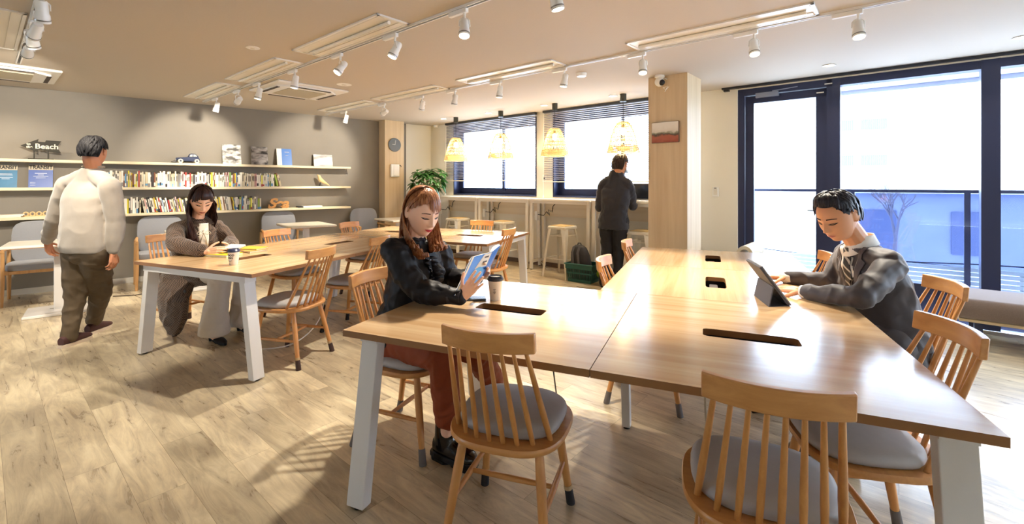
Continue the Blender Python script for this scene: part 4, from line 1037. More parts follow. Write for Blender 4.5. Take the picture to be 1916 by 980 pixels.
t, w, h, M = leaning(417, 452, 270, Z1, 'photo_book', 'black and white photo book with an interior view leaning beside the toy car', 'book', bwphoto('bw_photo_room', 3, '#4d4a46', '#efece6'))
t, w, h, M = leaning(471, 502, 274, Z1, 'photo_book', 'dark photo book with striped buildings leaning on the topmost shelf', 'book', bwphoto('bw_photo_city', 8, '#1f1d1e', '#b5afab', 2))
mb = MB()
for i in range(3): mb.box(M @ V((0, -.003, h*(.30+.25*i))), (w*.9, .001, h*.06), rot=M)
obj('stripe', mb, mat('photo_grey', '#a39b98', .5), t)
t, w, h, M = leaning(519, 547, 278, Z1, 'book', 'book with blue cover and wide white spine leaning on the topmost shelf', 'book', mat('blue_cover', '#2f6fc0', .4), th=.02)
mb = MB(); mb.box(M @ V((-w*.34, -.003, h/2)), (w*.32, .0015, h), rot=M); obj('spine', mb, mat('paper_white', '#ece8df', .6), t)
mb = MB(); mb.box(M @ V((w*.18, -.003, h*.8)), (w*.3, .001, h*.02), rot=M); mb.box(M @ V((w*.18, -.003, h*.6)), (w*.2, .001, h*.015), rot=M); obj('cover_print', mb, Mltr, t)
t, w, h, M = leaning(588, 623, 289, Z1, 'photo_print', 'glossy grey photo print leaning at the right end of the topmost shelf', 'print', bwphoto('bw_photo_sky', 12, '#6c6a6b', '#f2efea', 1), th=.012)
Mtr = mat('transit_masthead', '#c9bca3', .5); Mdk = mat('ink_black', '#17161a', .5)
for px0, px1, cc, lab in ((-12, 32, '#3f7ea8', 'travel magazine with a sea blue cover cut by the left edge'), (53, 99, '#2f55a8', 'travel magazine with a plain royal blue cover left of the walking person')):
    t, w, h, M = leaning(px0, px1, 308, Z2, 'magazine', lab, 'magazine', mat('cover_'+cc[1:], cc, .35, noise_amt=.35 if px0 < 0 else .0, nscale=9), ly=-.09, group='blue travel magazines')
    mb = MB(); mb.box(M @ V((0, -.003, h*.88)), (w, .0012, h*.22), rot=M); obj('masthead', mb, Mtr, t)
    M4 = M.to_4x4() @ Matrix.Rotation(R(90), 4, 'X')
    text_obj('lettering', 'TRANSIT', w*.245, Mdk, t, M @ V((0, -.005, h*.88)), M4 @ Matrix.Diagonal((1, 1.25, 1, 1)), ext=.0006, off=.0016)
    mb = MB()
    for zz, ww in ((.62, .5), (.55, .25), (.49, .62), (.42, .4)) if px0 > 0 else ((.60, .55), (.55, .6), (.45, .62), (.38, .35)): mb.box(M @ V((.0, -.0035, h*zz)), (w*ww, .001, h*.018), rot=M)
    if px0 > 0:
        for zz in (.22, .17, .10): mb.box(M @ V((-w*.32, -.0035, h*zz)), (w*.22, .001, h*.012), rot=M)
    obj('cover_print', mb, mat('print_white', '#dfe6f0', .5), t)
# lowest shelf: papers, wooden letters, "Sea", flat book, bird on the middle shelf
L_, _ = on_shelf(6, -.12, Z3); t = thing('paper_stack', 'flat pile of white magazines at the left end of the lowest shelf', 'papers', L_, A1)
for i in range(3):
    mb = MB(); mb.box((.01*i, 0, .006+.011*i), (.30, .19, .010), rot=R(3*i)); obj('sheet', mb, mat('page_edges', '#e8e2d4', .7), t)
L_, _ = on_shelf(73, -.12, Z3); t = thing('letter_sign', 'small pale wooden word blocks on the lowest shelf by the walking person', 'ornament', L_, A1)
Mlw = wood('light_letter_wood', '#dcb67e', '#ecce9c', .5, 'X', 2)
mb = MB()
for i in range(5): mb.tube([(-.11+.055*i+.020*cos(a), 0, .03+.024*sin(a)) for a in [2*pi*k/12 for k in range(12)]], .008, 6, closed=True)
mb.box((0, 0, .005), (.28, .03, .01)); obj('letters', mb, Mlw, t)
L_, _ = on_shelf(520, -.12, Z3); t = thing('letter_sign', 'thick light brown wooden letters reading Sea on the lowest shelf', 'ornament', L_, A1)
w = xB(540, -.12)-xB(500, -.12); me = text_mesh('Sea', .21, ext=.014, off=.007, shear=.28, space=.86); me.materials.clear(); me.materials.append(wood('honey_wood', '#b98347', '#cf9a5c', .5, 'X', 2)); me.transform(Matrix.Rotation(R(90), 4, 'X'))
xs_ = [v.co.x for v in me.vertices]; zs = [v.co.z for v in me.vertices]; kx = w/(max(xs_)-min(xs_)); me.transform(Matrix.Diagonal((kx, 1, .165/(max(zs)-min(zs)), 1))); me.transform(Matrix.Translation((0, 0, -min(zs)*.165/(max(zs)-min(zs)))))
o = bpy.data.objects.new('letters', me); COL.objects.link(o); o.parent = t
L_, _ = on_shelf(579, -.12, Z3); t = thing('book', 'white book with dark spine lying flat at the right end of the lowest shelf', 'book', L_, A1)
w = xB(600, -.12)-xB(557, -.12); mb = MB(); mb.box((.03, 0, .012), (w*.85, .15, .022)); obj('pages', mb, mat('paper_white', '#ece8df', .6), t); mb = MB(); mb.box((-w*.42, 0, .012), (w*.2, .155, .024)); obj('spine', mb, Mdk, t)
L_, _ = on_shelf(603, -.12, Z2); t = thing('bird_figurine', 'smooth pale wooden bird figurine on thin wire legs', 'ornament', L_, A1)
mb = MB(); pts = [(-.075, 0, .165), (-.078, 0, .185), (-.055, 0, .175), (-.04, 0, .13), (-.015, 0, .10), (.03, 0, .07), (.08, 0, .04), (.12, 0, .015)]; mb.tube(pts, [.004, .02, .024, .032, .036, .026, .014, .006], 14); obj('body', mb, mat('pale_maple', '#e2c795', .4), t, smooth=True, ang=60)
for y in (-.015, .015):
    mb = MB(); mb.tube([(-.02, y, .09), (-.05, y, 0)], .003, 6); mb.tube([(-.05, y, .003), (-.085, y, .003)], .003, 5); obj('leg', mb, Mdk, t)

# ---- books standing in rows
BC = {'white': ['#e9e3d6', '#e2dccb', '#efe9de'], 'cream': ['#d9ccb0', '#cdbf9f'], 'yellow': ['#e0cf2e', '#d9b62b', '#e8e05a'], 'red': ['#a8362e', '#b95347'], 'blue': ['#3f78b0', '#5e93bd'], 'black': ['#2b2a2e', '#3a3536'], 'grey': ['#8e8a86', '#77736f'], 'green': ['#6c8a4a', '#93a83f'], 'brown': ['#7b4b33', '#93643f'], 'pink': ['#d3a3a0']}
BM = {c: [mat('book_%s_%s' % (c, 'abc'[i]), h, .55) for i, h in enumerate(hs)] for c, hs in BC.items()}
PAG = mat('page_edges', '#e8e2d4', .7); rb = random.Random(21)
def book_row(x0, x1, z, hm, leans, row, parts, weights):
    made = []; x = x0; cols = list(weights); ws = [weights[c] for c in cols]
    while x < x1:
        th = rb.choice([.012, .014, .016, .018, .021, .026]); h = hm*rb.uniform(.82, 1.08); d = rb.uniform(.115, .135)
        c = rb.choices(cols, ws)[0]; m = rb.choice(BM[c])
        f = (x-x0)/(x1-x0); lean = 0.
        for a, b, an in leans:
            if a <= f <= b: lean = an
        Lr = R(lean); M = Matrix.Rotation(Lr, 3, 'Y')
        mb = MB(); r = .0015
        mb.m = 0
        yb = -.205+rb.uniform(0, .012)
        # cover: spine + two boards, page block inside, a label on the spine
        def B(cx, cy, cz, sx, sy, sz): mb.box(M @ V((cx, cy, cz)), (sx, sy, sz), rot=M)
        B(th/2, .0015, h/2, th, .003, h); B(.0008, d/2, h/2, .0016, d, h); B(th-.0008, d/2, h/2, .0016, d, h)
        mb.m = 1; B(th/2, d/2+.001, h/2, th-.0034, d-.006, h-.006)
        mb.m = 2; q = rb.random()
        if q < .45: B(th/2, -.0006, h*rb.uniform(.10, .2), th*.96, .0012, h*rb.uniform(.12, .28))
        elif q < .9: B(th/2, -.0006, h*.62, th*.5, .0012, h*rb.uniform(.25, .5))
        lm = rb.choice([BM['white'][0], BM['yellow'][0], BM['blue'][1], BM['black'][0], BM['red'][0], BM['grey'][0]])
        if q >= .45: lm = BM['black'][1] if c in ('white', 'cream', 'yellow', 'pink') else BM['white'][0]
        sec = min(int(f*len(parts)), len(parts)-1)
        size = 'slim' if th < .016 else ('thick' if th > .02 else 'medium')
        p = loc2(x+(h*sin(-Lr) if lean < 0 else 0), yb, A1)
        o = obj('book', mb, [m, PAG, lm], loc=(p.x, p.y, z+(th*abs(sin(Lr)) if lean else 0)), rz=A1)
        made.append((o, ('leaning ' if lean else '')+size, c))
        x += th/cos(Lr)+.0006
    for i, (o, sz, c) in enumerate(made):
        k = len(made)-i; sf = 'th' if 10 < k % 100 < 20 else {1: 'st', 2: 'nd', 3: 'rd'}.get(k % 10, 'th')
        nb_ = made[i-1][2] if i else made[i+1][2]
        tag(o, '%s %s book beside a %s one, %d%s from right in %s shelf row' % (sz, c, nb_, k, sf, row), 'book', 'books standing on the %s shelf' % row)
WG = {'white': 14, 'cream': 7, 'yellow': 2.2, 'red': 1.2, 'blue': 1.6, 'black': 1.2, 'grey': 2.2, 'green': .7, 'brown': .8, 'pink': .8}
ly = -.2
book_row(xB(196, ly), xB(522, ly), Z2, .205, [(.962, 1.01, -12)], 'middle shelf', ['beside the walking person', 'left above the check coat', 'right above the check coat', 'towards the wooden bird'], WG)
WG2 = dict(WG, black=2.2, green=1.4, grey=3)
book_row(xB(226, ly), xB(488, ly), Z3, .20, [(.12, .46, -10), (.5, .8, -8)], 'lowest shelf', ['beside the walking person', 'left of the dark haired woman', 'right of the dark haired woman', 'towards the wooden letters'], WG2)

# ================================================================ THINGS ON THE DESKS
M_cup = mat('cup_paper', '#e6ddd0', .6); M_lid = mat('cup_lid_black', '#1b1a22', .3)
def cup(p, lab, hgt, lid, mcup, prints):
    t = thing('paper_cup', lab, 'cup', p, RZ); r0, r1 = .027, .039
    mb = MB(); mb.lathe([(0, 0), (r0, 0), (r0+.001, .002), (r1, hgt-.012), (r1+.0015, hgt-.010), (0, hgt-.010)], n=28); obj('body', mb, mcup, t, smooth=True, ang=40)
    mb = MB(); mb.lathe([(r1+.002, hgt-.016), (r1+.004, hgt-.014), (r1+.004, hgt-.006), (r1+.001, hgt-.003), (r1-.003, hgt+.006), (r1-.006, hgt+.008), (r1-.008, hgt+.004), (0, hgt+.004)], n=28, cap=False); obj('lid', mb, lid, t, smooth=True, ang=40)
    prints(t)
def pr1(t):
    mb = MB()
    for i, w in enumerate((.014, .010, .015, .008)): mb.box((.010, -.0335+.002*i*0-.0, .040+.007*(3-i)), (w, .004, .0018))
    obj('small_print', mb, mat('print_grey', '#6d675f', .6), t)
cup(V((-.087, 2.39, TZ)), 'cream paper cup with black lid on the near desk beside the blue book', .118, M_lid, M_cup, pr1)
def pr2(t):
    v = V((958-437, 0)); 
    for s, zz in (('GOOD', .074), ('KING', .054)):
        o = text_obj('lettering', s, .020, Mdk, t, (0, 0, 0), None, ext=.0006, off=.0006)
        a = R(38)+TH*0
        for vv in o.data.vertices:
            x, y, z = vv.co; r = .0275+(.039-.0275)*((z+zz)/.10)+.0006-(y); th = x/.034-pi/2+.12
            vv.co = (r*cos(th), r*sin(th), z+zz)
    mb = MB(); pts = []
    for i in range(9):
        th = (-.016+.004*i)/.034-pi/2+.12; zz = .036-.006*(1-((i-4)/4)**2); r = .0325+.0006; pts.append((r*cos(th), r*sin(th), zz))
    mb.tube(pts, .0013, 5); obj('printed_smile', mb, Mdk, t)
cup(V((-2.09, 3.418, TZ)), 'white paper cup with dark blue lid and printed words on the far desk', .112, mat('cup_lid_navy', '#2a2f4a', .3), mat('cup_white', '#e8e6e6', .6), pr2)
def flat_book(p, rz, w, d, h, m, lab, name='book', extra=None, grp=None):
    t = thing(name, lab, 'book', p, rz, grp)
    mb = MB(); mb.box((0, 0, h/2), (w-.004, d-.004, h-.005)); obj('pages', mb, PAG, t)
    mb = MB(); mb.box((0, 0, h-.0012), (w, d, .0024)); mb.box((0, 0, .0012), (w, d, .0024)); mb.box((-w/2+.001, 0, h/2), (.002, d, h)); obj('cover', mb, m, t)
    if extra: extra(t)
    return t
def ex(t):
    mb = MB(); mb.box((.01, .02, .0205), (.04, .03, .0008)); mb.box((.01, -.03, .0205), (.05, .02, .0008)); obj('cover_print', mb, Mdk, t)
flat_book(at(418, 478, TZ), RZ+R(8), .24, .165, .02, mat('bright_yellow_cover', '#e8d41e', .4), 'bright yellow book lying on the desk in front of the woman in the check coat', extra=ex)
q = at(470, 470, TZ); flat_book(q, RZ+R(-5), .22, .16, .018, mat('tan_cover', '#c9a65a', .5), 'tan covered book at the bottom of the small pile on the far desk', grp='pile of books on the far desk')
flat_book(q+V((.0, .02, .018)), RZ+R(12), .21, .15, .014, mat('bright_yellow_cover_b', '#e3cf3a', .4), 'yellow and white magazine on top of the small pile on the far desk', 'magazine', grp='pile of books on the far desk')
# phone / brochure on the near desk behind the cup
t = thing('phone', 'dark phone lying on the desk under the hands of the woman reading', 'phone', at(884, 560, TZ), RZ+R(30)); mb = MB(); mb.box((0, 0, .004), (.14, .068, .008), bev=.003); obj('body', mb, mat('phone_dark', '#3b3d44', .25), t); mb = MB(); mb.box((0, 0, .0085), (.13, .06, .0012)); obj('screen', mb, mat('phone_screen', '#15171c', .1), t)
# tablet in folio
t = thing('tablet', 'tablet standing in a dark grey folding cover on the desk of the suited man', 'tablet', (1.382, 2.259, TZ))
wv = V((.052, .235, 0)); up_ = V((-.118, .05, .185)); Mf = mat('folio_charcoal', '#45454e', .6, bump=.1, bscale=700); n_ = wv.cross(up_).normalized()
def slab(a, b, c_, th, n=None):
    n = n or (b.cross(c_)).normalized(); mb = MB(); vs = [a, a+b, a+b+c_, a+c_]; vs = vs+[v+n*th for v in vs]
    mb.add(vs, [(3, 2, 1, 0), (4, 5, 6, 7), (0, 1, 5, 4), (1, 2, 6, 5), (2, 3, 7, 6), (3, 0, 4, 7)]); return mb
bevel(obj('folio_back', slab(V((0, 0, .002)), wv, up_, .010, -n_ if n_.x > 0 else n_), Mf, t), .002)
sg = 1 if n_.x > 0 else -1
bevel(obj('body', slab(V((0, 0, .002))+n_*sg*.001, wv, up_, .007, n_*sg), mat('tablet_edge', '#8c8e96', .3, metal=.6), t), .002)
obj('screen', slab(V((0, 0, .002))+n_*sg*.0085+wv*.05+up_*.05, wv*.9, up_*.9, .0006, n_*sg), mat('tablet_screen', '#b8c4d8', .1, emit='#b8c8e0', estr=.6), t)
foot = V((-.115, -.012, .0)); mid = up_*.52
obj('folio_stand', slab(foot, wv, mid-foot-n_*sg*.012, .005), Mf, t)
obj('folio_flap', slab(foot+V((0, 0, .001)), wv, -foot*.95, .004), Mf, t)
# pen
t = thing('pen', 'slim grey pen under the far hand of the suited man', 'pen', (0, 0, 0)); a, b = ad(1397, 531, 2.80), ad(1424, 547, 2.62); mb = MB(); mb.tube([a, a.lerp(b, .93), b], [.0055, .005, .001], 8); obj('barrel', mb, mat('pen_grey', '#7d828c', .3, metal=.5), t); mb = MB(); e = a.lerp(b, .1); mb.tube([e, e.lerp(b, .3)], .0065, 8); obj('clip', mb, mat('steel', '#9a9ca2', .3, metal=1), t); t.location = (0, 0, .0)

# ---- laptop and papers on the counter
x = xW(1203, -.15); lp = loc2(x, -.17, AW)
t = thing('laptop', 'open silver laptop with dark screen on the counter beside the standing man', 'laptop', (lp.x, lp.y, CT), AW+R(6))
Msil = mat('silver_case', '#b9babd', .35, metal=.6)
mb = MB(); mb.box((0, -.09, .008), (.34, .23, .016), bev=.004); obj('base', mb, Msil, t)
mb = MB()
for r in range(5):
    for k in range(14): mb.box((-.143+.022*k, -.02-.021*r, .0175), (.017, .016, .003))
obj('keyboard', mb, mat('key_dark', '#3a3b40', .5), t)
M = Matrix.Rotation(R(-14), 3, 'X'); mb = MB(); mb.box(V((0, .03, .016))+M @ V((0, 0, .115)), (.34, .008, .23), rot=M, bev=.003); s_ = obj('lid', mb, Msil, t)
mb = MB(); mb.box(V((0, .03, .016))+M @ V((0, -.005, .117)), (.325, .002, .21), rot=M); obj('screen', mb, mat('dark_screen', '#181a20', .15), s_)
x = xW(1172, -.14); lp = loc2(x, -.12, AW); t = thing('laptop', 'second dark monitor half hidden by the standing man', 'laptop', (lp.x, lp.y, CT), AW)
mb = MB(); mb.box((0, -.05, .008), (.24, .16, .016), bev=.003); obj('base', mb, Msil, t); mb = MB(); mb.box((0, .03, .13), (.26, .012, .22), bev=.003); s_ = obj('lid', mb, mat('grey_case', '#55565c', .4), t); mb = MB(); mb.box((0, .022, .13), (.24, .003, .19)); obj('screen', mb, mat('dark_screen', '#181a20', .15), s_)
x = xW(1207, -.31); lp = loc2(x, -.31, AW); mb = MB(); mb.box((0, 0, .002), (.2, .14, .004), rot=.3); mb.box((.03, .01, .005), (.19, .13, .002), rot=-.2)
tag(obj('paper_sheet', mb, M_whp, loc=(lp.x, lp.y, CT), rz=AW), 'white papers on the counter in front of the laptop', 'paper')

# ---- basket and backpack
bp_ = V((.985, 6.30)); t = thing('shopping_basket', 'dark green plastic basket on the floor with a backpack in it', 'basket', (bp_.x, bp_.y, 0), AW+R(4))
Mgr = mat('green_plastic', '#1f5a52', .4)
def rect(z, f): w, d = .40*f, .28*f; return [(-w/2, -d/2), (w/2, -d/2), (w/2, d/2), (-w/2, d/2)]
HB = .245
mb = MB(); mb.box((0, 0, .008), (.34, .23, .014))
for z, f, hh in ((.02, .86, .04), (.125, .93, .02), (.21, 1.0, .06)):
    q = rect(z, f)
    for i in range(4):
        a, b = q[i], q[(i+1) % 4]; mb.bar((a[0], a[1], z), (b[0], b[1], z), .006, hh)
for i in range(4):
    q0, q1 = rect(0, .85), rect(0, 1.0); n = 16 if i % 2 == 0 else 11
    for k in range(n+1):
        u = k/n; a = V((*q0[i], .01)).lerp(V((*q0[(i+1) % 4], .01)), u); b = V((*q1[i], HB)).lerp(V((*q1[(i+1) % 4], HB)), u); mb.bar(a, b, .008, .005)
obj('body', mb, Mgr, t)
mb = MB(); q = rect(0, 1.06); mb.tube([(*p, HB) for p in q], .010, 8, closed=True); obj('rim', mb, Mgr, t)
for s in (-1, 1):
    mb = MB(); mb.tube([(-.20, s*.03, HB), (-.205, s*.14, HB+.005), (.205, s*.14, HB+.005), (.20, s*.03, HB)], .006, 8); obj('handle', mb, Mgr, t)
t = thing('backpack', 'dark grey backpack standing in the green basket', 'bag', (bp_.x-.03, bp_.y, .02), AW+R(4)); Mbp = mat('charcoal_nylon', '#3c3a3d', .75, bump=.2, bscale=300)
mb = MB(); mb.loft([((0, .01, 0), (.14, 0, 0), (0, .085, 0)), ((0, .01, .2), (.15, 0, 0), (0, .09, 0)), ((-.015, .01, .34), (.135, 0, 0), (0, .08, 0)), ((-.03, .01, .44), (.10, 0, 0), (0, .06, 0)), ((-.035, .01, .475), (.05, 0, 0), (0, .03, 0))], 24, 2.8); obj('body', mb, Mbp, t, smooth=True, ang=60)
for sx in (-.065, .02):
    mb = MB(); mb.tube([(sx-.01, -.06, .46), (sx-.02, -.10, .38), (sx, -.105, .2), (sx+.01, -.09, .03)], .018, 8, flat=.35, up=V((0, -1, 0))); obj('shoulder_strap', mb, mat('strap_grey', '#5c5a5c', .8), t, smooth=True)
mb = MB(); mb.tube([(-.06, .01, .465), (-.05, .01, .50), (-.01, .01, .50), (0, .01, .465)], .007, 8); obj('top_handle', mb, Mbp, t)
t = thing('green_pouch', 'small bright green patterned pouch hanging on the side of the basket', 'pouch', (*(bp_+V((.20, -.16))), .13)); mb = MB(); mb.ball((0, 0, 0), (.045, .02, .055), 14, 10); obj('body', mb, mat('lime_fabric', '#8fae2c', .8, noise_amt=.5, nscale=50), t, smooth=True); mb = MB(); mb.tube([(0, 0, .05), (-.01, .02, .085), (-.02, .04, .115)], .003, 5); mb.ball((.005, -.01, -.075), (.02, .012, .02), 8, 6); obj('strap', mb, M_whp, t)

# ---- potted money tree in the corner
rp = random.Random(5); pc = loc2(xW(801, -.55), -.55, AW)
t = thing('potted_tree', 'large leafy green money tree in the corner beside the first window', 'plant', (pc.x, pc.y, 0))
mb = MB(); mb.lathe([(0, 0), (.13, 0), (.17, .30), (.175, .32), (.155, .32), (.15, .28), (0, .28)], n=28); obj('pot', mb, mat('pot_white', '#d9d4ca', .5), t, smooth=True, ang=40)
mb = MB(); mb.lathe([(0, .285), (.15, .285)], n=20, cap=False); obj('soil', mb, mat('soil', '#3d3128', .95), t)
mb = MB()
for k in range(3): mb.tube([(.02*cos(2*k+z*9), .02*sin(2*k+z*9), .28+z) for z in [i*.08 for i in range(10)]], .018, 8)
stems = []
for k in range(34):
    a = rp.uniform(0, 2*pi); el = rp.uniform(-.35, 1.2); r = rp.uniform(.20, .37); tip = V((cos(a)*cos(el)*r*1.02, sin(a)*cos(el)*r*1.02, 1.36+sin(el)*r*.85)); b = V((.02*cos(a), .02*sin(a), 1.02+rp.uniform(-.1, .15)))
    mid = b.lerp(tip, .5)+V((0, 0, .07)); mb.tube([b, mid, tip], .004, 5); stems.append((tip, (tip-mid).normalized()))
obj('trunk', mb, mat('trunk_brown', '#6d5b45', .8), t)
mb = MB()
for tip, d in stems:
    s_, u_ = basis(d)
    for j in range(6):
        a = 2*pi*j/6+rp.uniform(-.2, .2); o_ = (s_*cos(a)+u_*sin(a)); ld = (o_*.95+d*.35+V((0, 0, -.25))).normalized(); L_ = rp.uniform(.13, .19); wd = L_*.20; sd = ld.cross(V((0, 0, 1))).normalized(); nn = sd.cross(ld); droop = V((0, 0, -1)); vs = []
        for i, (u, wf) in enumerate(((0, .08), (.2, .55), (.45, 1), (.7, .85), (.88, .45), (1, .02))):
            c_ = tip+ld*L_*u+droop*L_*.35*u*u; vs += [c_-sd*wd*wf-nn*.004*wf, c_+nn*.006*wf, c_+sd*wd*wf-nn*.004*wf]
        fs = []
        for i in range(5): fs += [(i*3, i*3+1, i*3+4, i*3+3), (i*3+1, i*3+2, i*3+5, i*3+4)]
        mb.add(vs, fs)
o = obj('foliage', mb, mat('leaf_green', '#2f5f24', .35, noise_amt=.45, nscale=12), t, smooth=True)
# ================================================================ PEOPLE
def gs(x, z, cx, cz, sx, sz): return math.exp(-((x-cx)/sx)**2-((z-cz)/sz)**2)
class Head:
    def __init__(s, c, f, up=(0, 0, 1), k=1., fem=True, roll=0.):
        s.c = V(c); s.f = V(f).normalized(); r = s.f.cross(V(up)).normalized(); s.u = r.cross(s.f).normalized(); s.r = r; s.k = k; s.fem = fem
        s.M = Matrix((s.r, s.f, s.u)).transposed()
    def w(s, p): return s.c+s.M @ (V(p)*s.k)
    def add(s, mb):
        n, m = 120, 90; vs = []; fem = s.fem
        for i in range(m+1):
            ph = -pi/2+pi*i/m
            for j in range(n):
                la = 2*pi*j/n; cph, sph = cos(ph), sin(ph)
                z = .118*sph; front = cos(la)
                p = .62 if z < 0 and front > 0 else .92
                cr = max(cph, 0)**(p if z < 0 else .95)
                a = .0745; t = max(0, -z/.118)
                a *= 1-(.42 if fem else .33)*t**1.7
                x = a*sin(la)*cr
                b = .090 if front > 0 else .102*(1-.5*min(1, max(0, (-z-.01)/.10)))
                y = b*front*cr
                if front > 0:
                    y -= .010*max(0, z-.05)/.07
                    ft = front**.6
                    d = 0
                    d += .0035*(gs(x, z, .028, .021, .020, .008)+gs(x, z, -.028, .021, .020, .008))
                    d -= .0095*(gs(x, z, .031, .003, .017, .012)+gs(x, z, -.031, .003, .017, .012))
                    d += .0045*(gs(x, z, .031, .002, .0115, .0075)+gs(x, z, -.031, .002, .0115, .0075))
                    hz = 0
                    if z > -.031: hz = .005+(.019 if fem else .021)*min(1, max(0, (.016-z)/.047))**1.15 if z < .02 else .005*math.exp(-((z-.02)/.02)**2)
                    else: hz = (.024 if fem else .026)*math.exp(-((z+.031)/.0075)**2)
                    wn = .0075+.0055*min(1, max(0, (.01-z)/.04))
                    d += hz*math.exp(-(x/wn)**2)
                    d += .0075*(gs(x, z, .0115, -.032, .006, .006)+gs(x, z, -.0115, -.032, .006, .006))
                    d += .004*(gs(x, z, .040, -.022, .020, .022)+gs(x, z, -.040, -.022, .020, .022))
                    d += .006*gs(x, z, 0, -.058, .028, .020)
                    d += .0050*gs(x, z, 0, -.0545, .019, .0045)+.0065*gs(x, z, 0, -.0665, .016, .0050)-.0050*gs(x, z, 0, -.0605, .023, .0020)
                    d -= .0045*gs(x, z, 0, -.077, .016, .006)
                    d += .007*gs(x, z, 0, -.098, .018, .013)
                    y += d*ft
                vs.append(s.w((x, y, z)))
        fs = []
        for i in range(m):
            for j in range(n): l = (j+1) % n; fs.append((i*n+j, i*n+l, (i+1)*n+l, (i+1)*n+j))
        fs += [tuple(range(n))[::-1], tuple(m*n+j for j in range(n))]
        mb.add(vs, fs)
        for sx in (-1, 1):       # ears
            Me = s.M @ Matrix.Rotation(R(18)*sx, 3, 'Z')
            mb.ball(s.w((sx*.0755, -.012, -.004)), (.007*s.k, .016*s.k, .027*s.k), 12, 8, M=Me)
            pts = [s.w((sx*(.083-.003*abs(cos(a))), -.012-.0165*sin(a)-.006*(cos(a) > 0)*0, -.001+.029*cos(a)*(1 if cos(a) > 0 else .95))) for a in [R(-35+i*25) for i in range(10)]]
            mb.chain(pts, [.0040*s.k]*10, 6)
    def patch(s, bvh, fn, u0, u1, mb, nu=14, nv=4, off=.0012, th=.0012, side=0.):
        """fn(u)->(x,zlo,zhi): a thin sheet laid on the face"""
        rows = []
        D = s.M @ V((-side, -1, 0)).normalized()
        for i in range(nu+1):
            u = u0+(u1-u0)*i/nu; x, a, b = fn(u); col = []
            for j in range(nv+1):
                z = a+(b-a)*j/nv; o = s.w((x+side*.2, .2, z)); h, nn, _, _ = bvh.ray_cast(o, D, .5)
                if h is None: h = s.w((x, .08, z)); nn = -D
                col.append((h+nn*off, h+nn*(off-th)))
            rows.append(col)
        vs = [p for c in rows for q in c for p in q]; k = (nv+1)*2; fs = []
        for i in range(nu):
            for j in range(nv): a = i*k+j*2; fs += [(a, a+2, a+k+2, a+k), ]
        mb.add([p for c in rows for q in c for p in q], fs)
def face_parts(H, body_me, t, lip='#b0474a', brow='#3a2620', smile=0., lash='#1d1513', wide=1.):
    bv = bvh_of(body_me); mb = MB()
    def up(u): x = .0235*u*wide; return (x, -.0605+smile*u*u, -.0605+smile*u*u+.0072*(1-abs(u)**2.2)*(1-.22*math.exp(-(u/.15)**2)))
    def lo(u): x = .0235*u*wide; return (x, -.0605+smile*u*u-.0088*(1-abs(u)**2.4), -.0603+smile*u*u)
    H.patch(bv, up, -1, 1, mb, 18, 3); H.patch(bv, lo, -1, 1, mb, 18, 3); obj('lips', mb, mat('lips'+lip, lip, .35), t, smooth=True)
    mb = MB()
    for sx in (-1, 1): H.patch(bv, lambda u: (sx*(.031+.0185*u), .0255-.004*max(0, u)**1.5-.001+.001*u, .0255-.004*max(0, u)**1.5+.0042*(1-.5*max(0, u))+.001*u), -1, 1, mb, 12, 2)
    obj('eyebrows', mb, mat('brow'+brow, brow, .9), t, smooth=True)
    mb = MB()
    for sx in (-1, 1): H.patch(bv, lambda u: (sx*(.031+.0150*u), -.0042*(1-u*u)-.0008+.0012*u, -.0042*(1-u*u)+.0040*(1-u*u)**.5+.0016*u), -1, 1, mb, 12, 2)
    obj('eyes', mb, mat('eye_dark', '#2a1c18', .25), t, smooth=True)
    mb = MB()
    for sx in (-1, 1):
        H.patch(bv, lambda u: (sx*(.031+.0175*u), .0018*(1-u*u)-.0012+.0016*u+.0010, .0018*(1-u*u)+.0026+.0016*u), -1, 1, mb, 12, 2, off=.0022)
    obj('eyelashes', mb, mat('lash'+lash, lash, .6), t, smooth=True)

def hand(mb, wr, fwd, pn, thumb, curl=.5, k=1., spread=.05, tc=.4, curls=None):
    """five fingers; fwd = towards the fingers, pn = palm normal (fingers curl towards it), thumb = side of the thumb"""
    fwd = V(fwd).normalized(); th = V(thumb); th = (th-fwd*th.dot(fwd)).normalized(); pn = V(pn); pn = (pn-fwd*pn.dot(fwd)-th*pn.dot(th)).normalized()
    wr = V(wr); tips = []
    mb.cap(wr-fwd*.02*k, wr+fwd*.02*k, .024*k, .023*k, 12)
    offs = [.029, .010, -.010, -.028]; lens = [.070, .078, .073, .057]; kn = [.088, .092, .087, .078]
    for i in range(4):
        K = wr+fwd*kn[i]*k+th*offs[i]*k; mb.cap(wr+fwd*.012*k+th*offs[i]*.5*k, K, .0145*k, .0110*k, 10)
        if i < 3: mb.cap(wr+fwd*.05*k+th*(offs[i]+offs[i+1])*.45*k, K+th*(offs[i+1]-offs[i])*.5*k-fwd*.006*k, .0125*k, .0095*k, 8)
        d = (fwd+th*(spread*(1.5-i))).normalized(); c = (curls[i] if curls else curl); p = K; rr = .0092*k if i != 3 else .0080*k; a = 0
        for j, (fr, ca) in enumerate(((.46, .75), (.31, 1.0), (.23, .7))):
            a += c*ca; dd = d*cos(a)+pn*sin(a); q = p+dd*lens[i]*fr*k; mb.cap(p, q, rr, rr*.9, 9); p = q; rr *= .9
        tips.append(p)
    b = wr+fwd*.022*k+th*.020*k; d = (fwd*.62+th*.72+pn*.25).normalized(); p = b; rr = .0125*k
    for L_, a in ((.042, 0), (.032, tc*.6), (.026, tc)):
        d = (d+(fwd*.6-th*.35+pn*.5)*a).normalized(); q = p+d*L_*k; mb.cap(p, q, rr, rr*.86, 9); p = q; rr *= .88
    tips.append(p); return tips

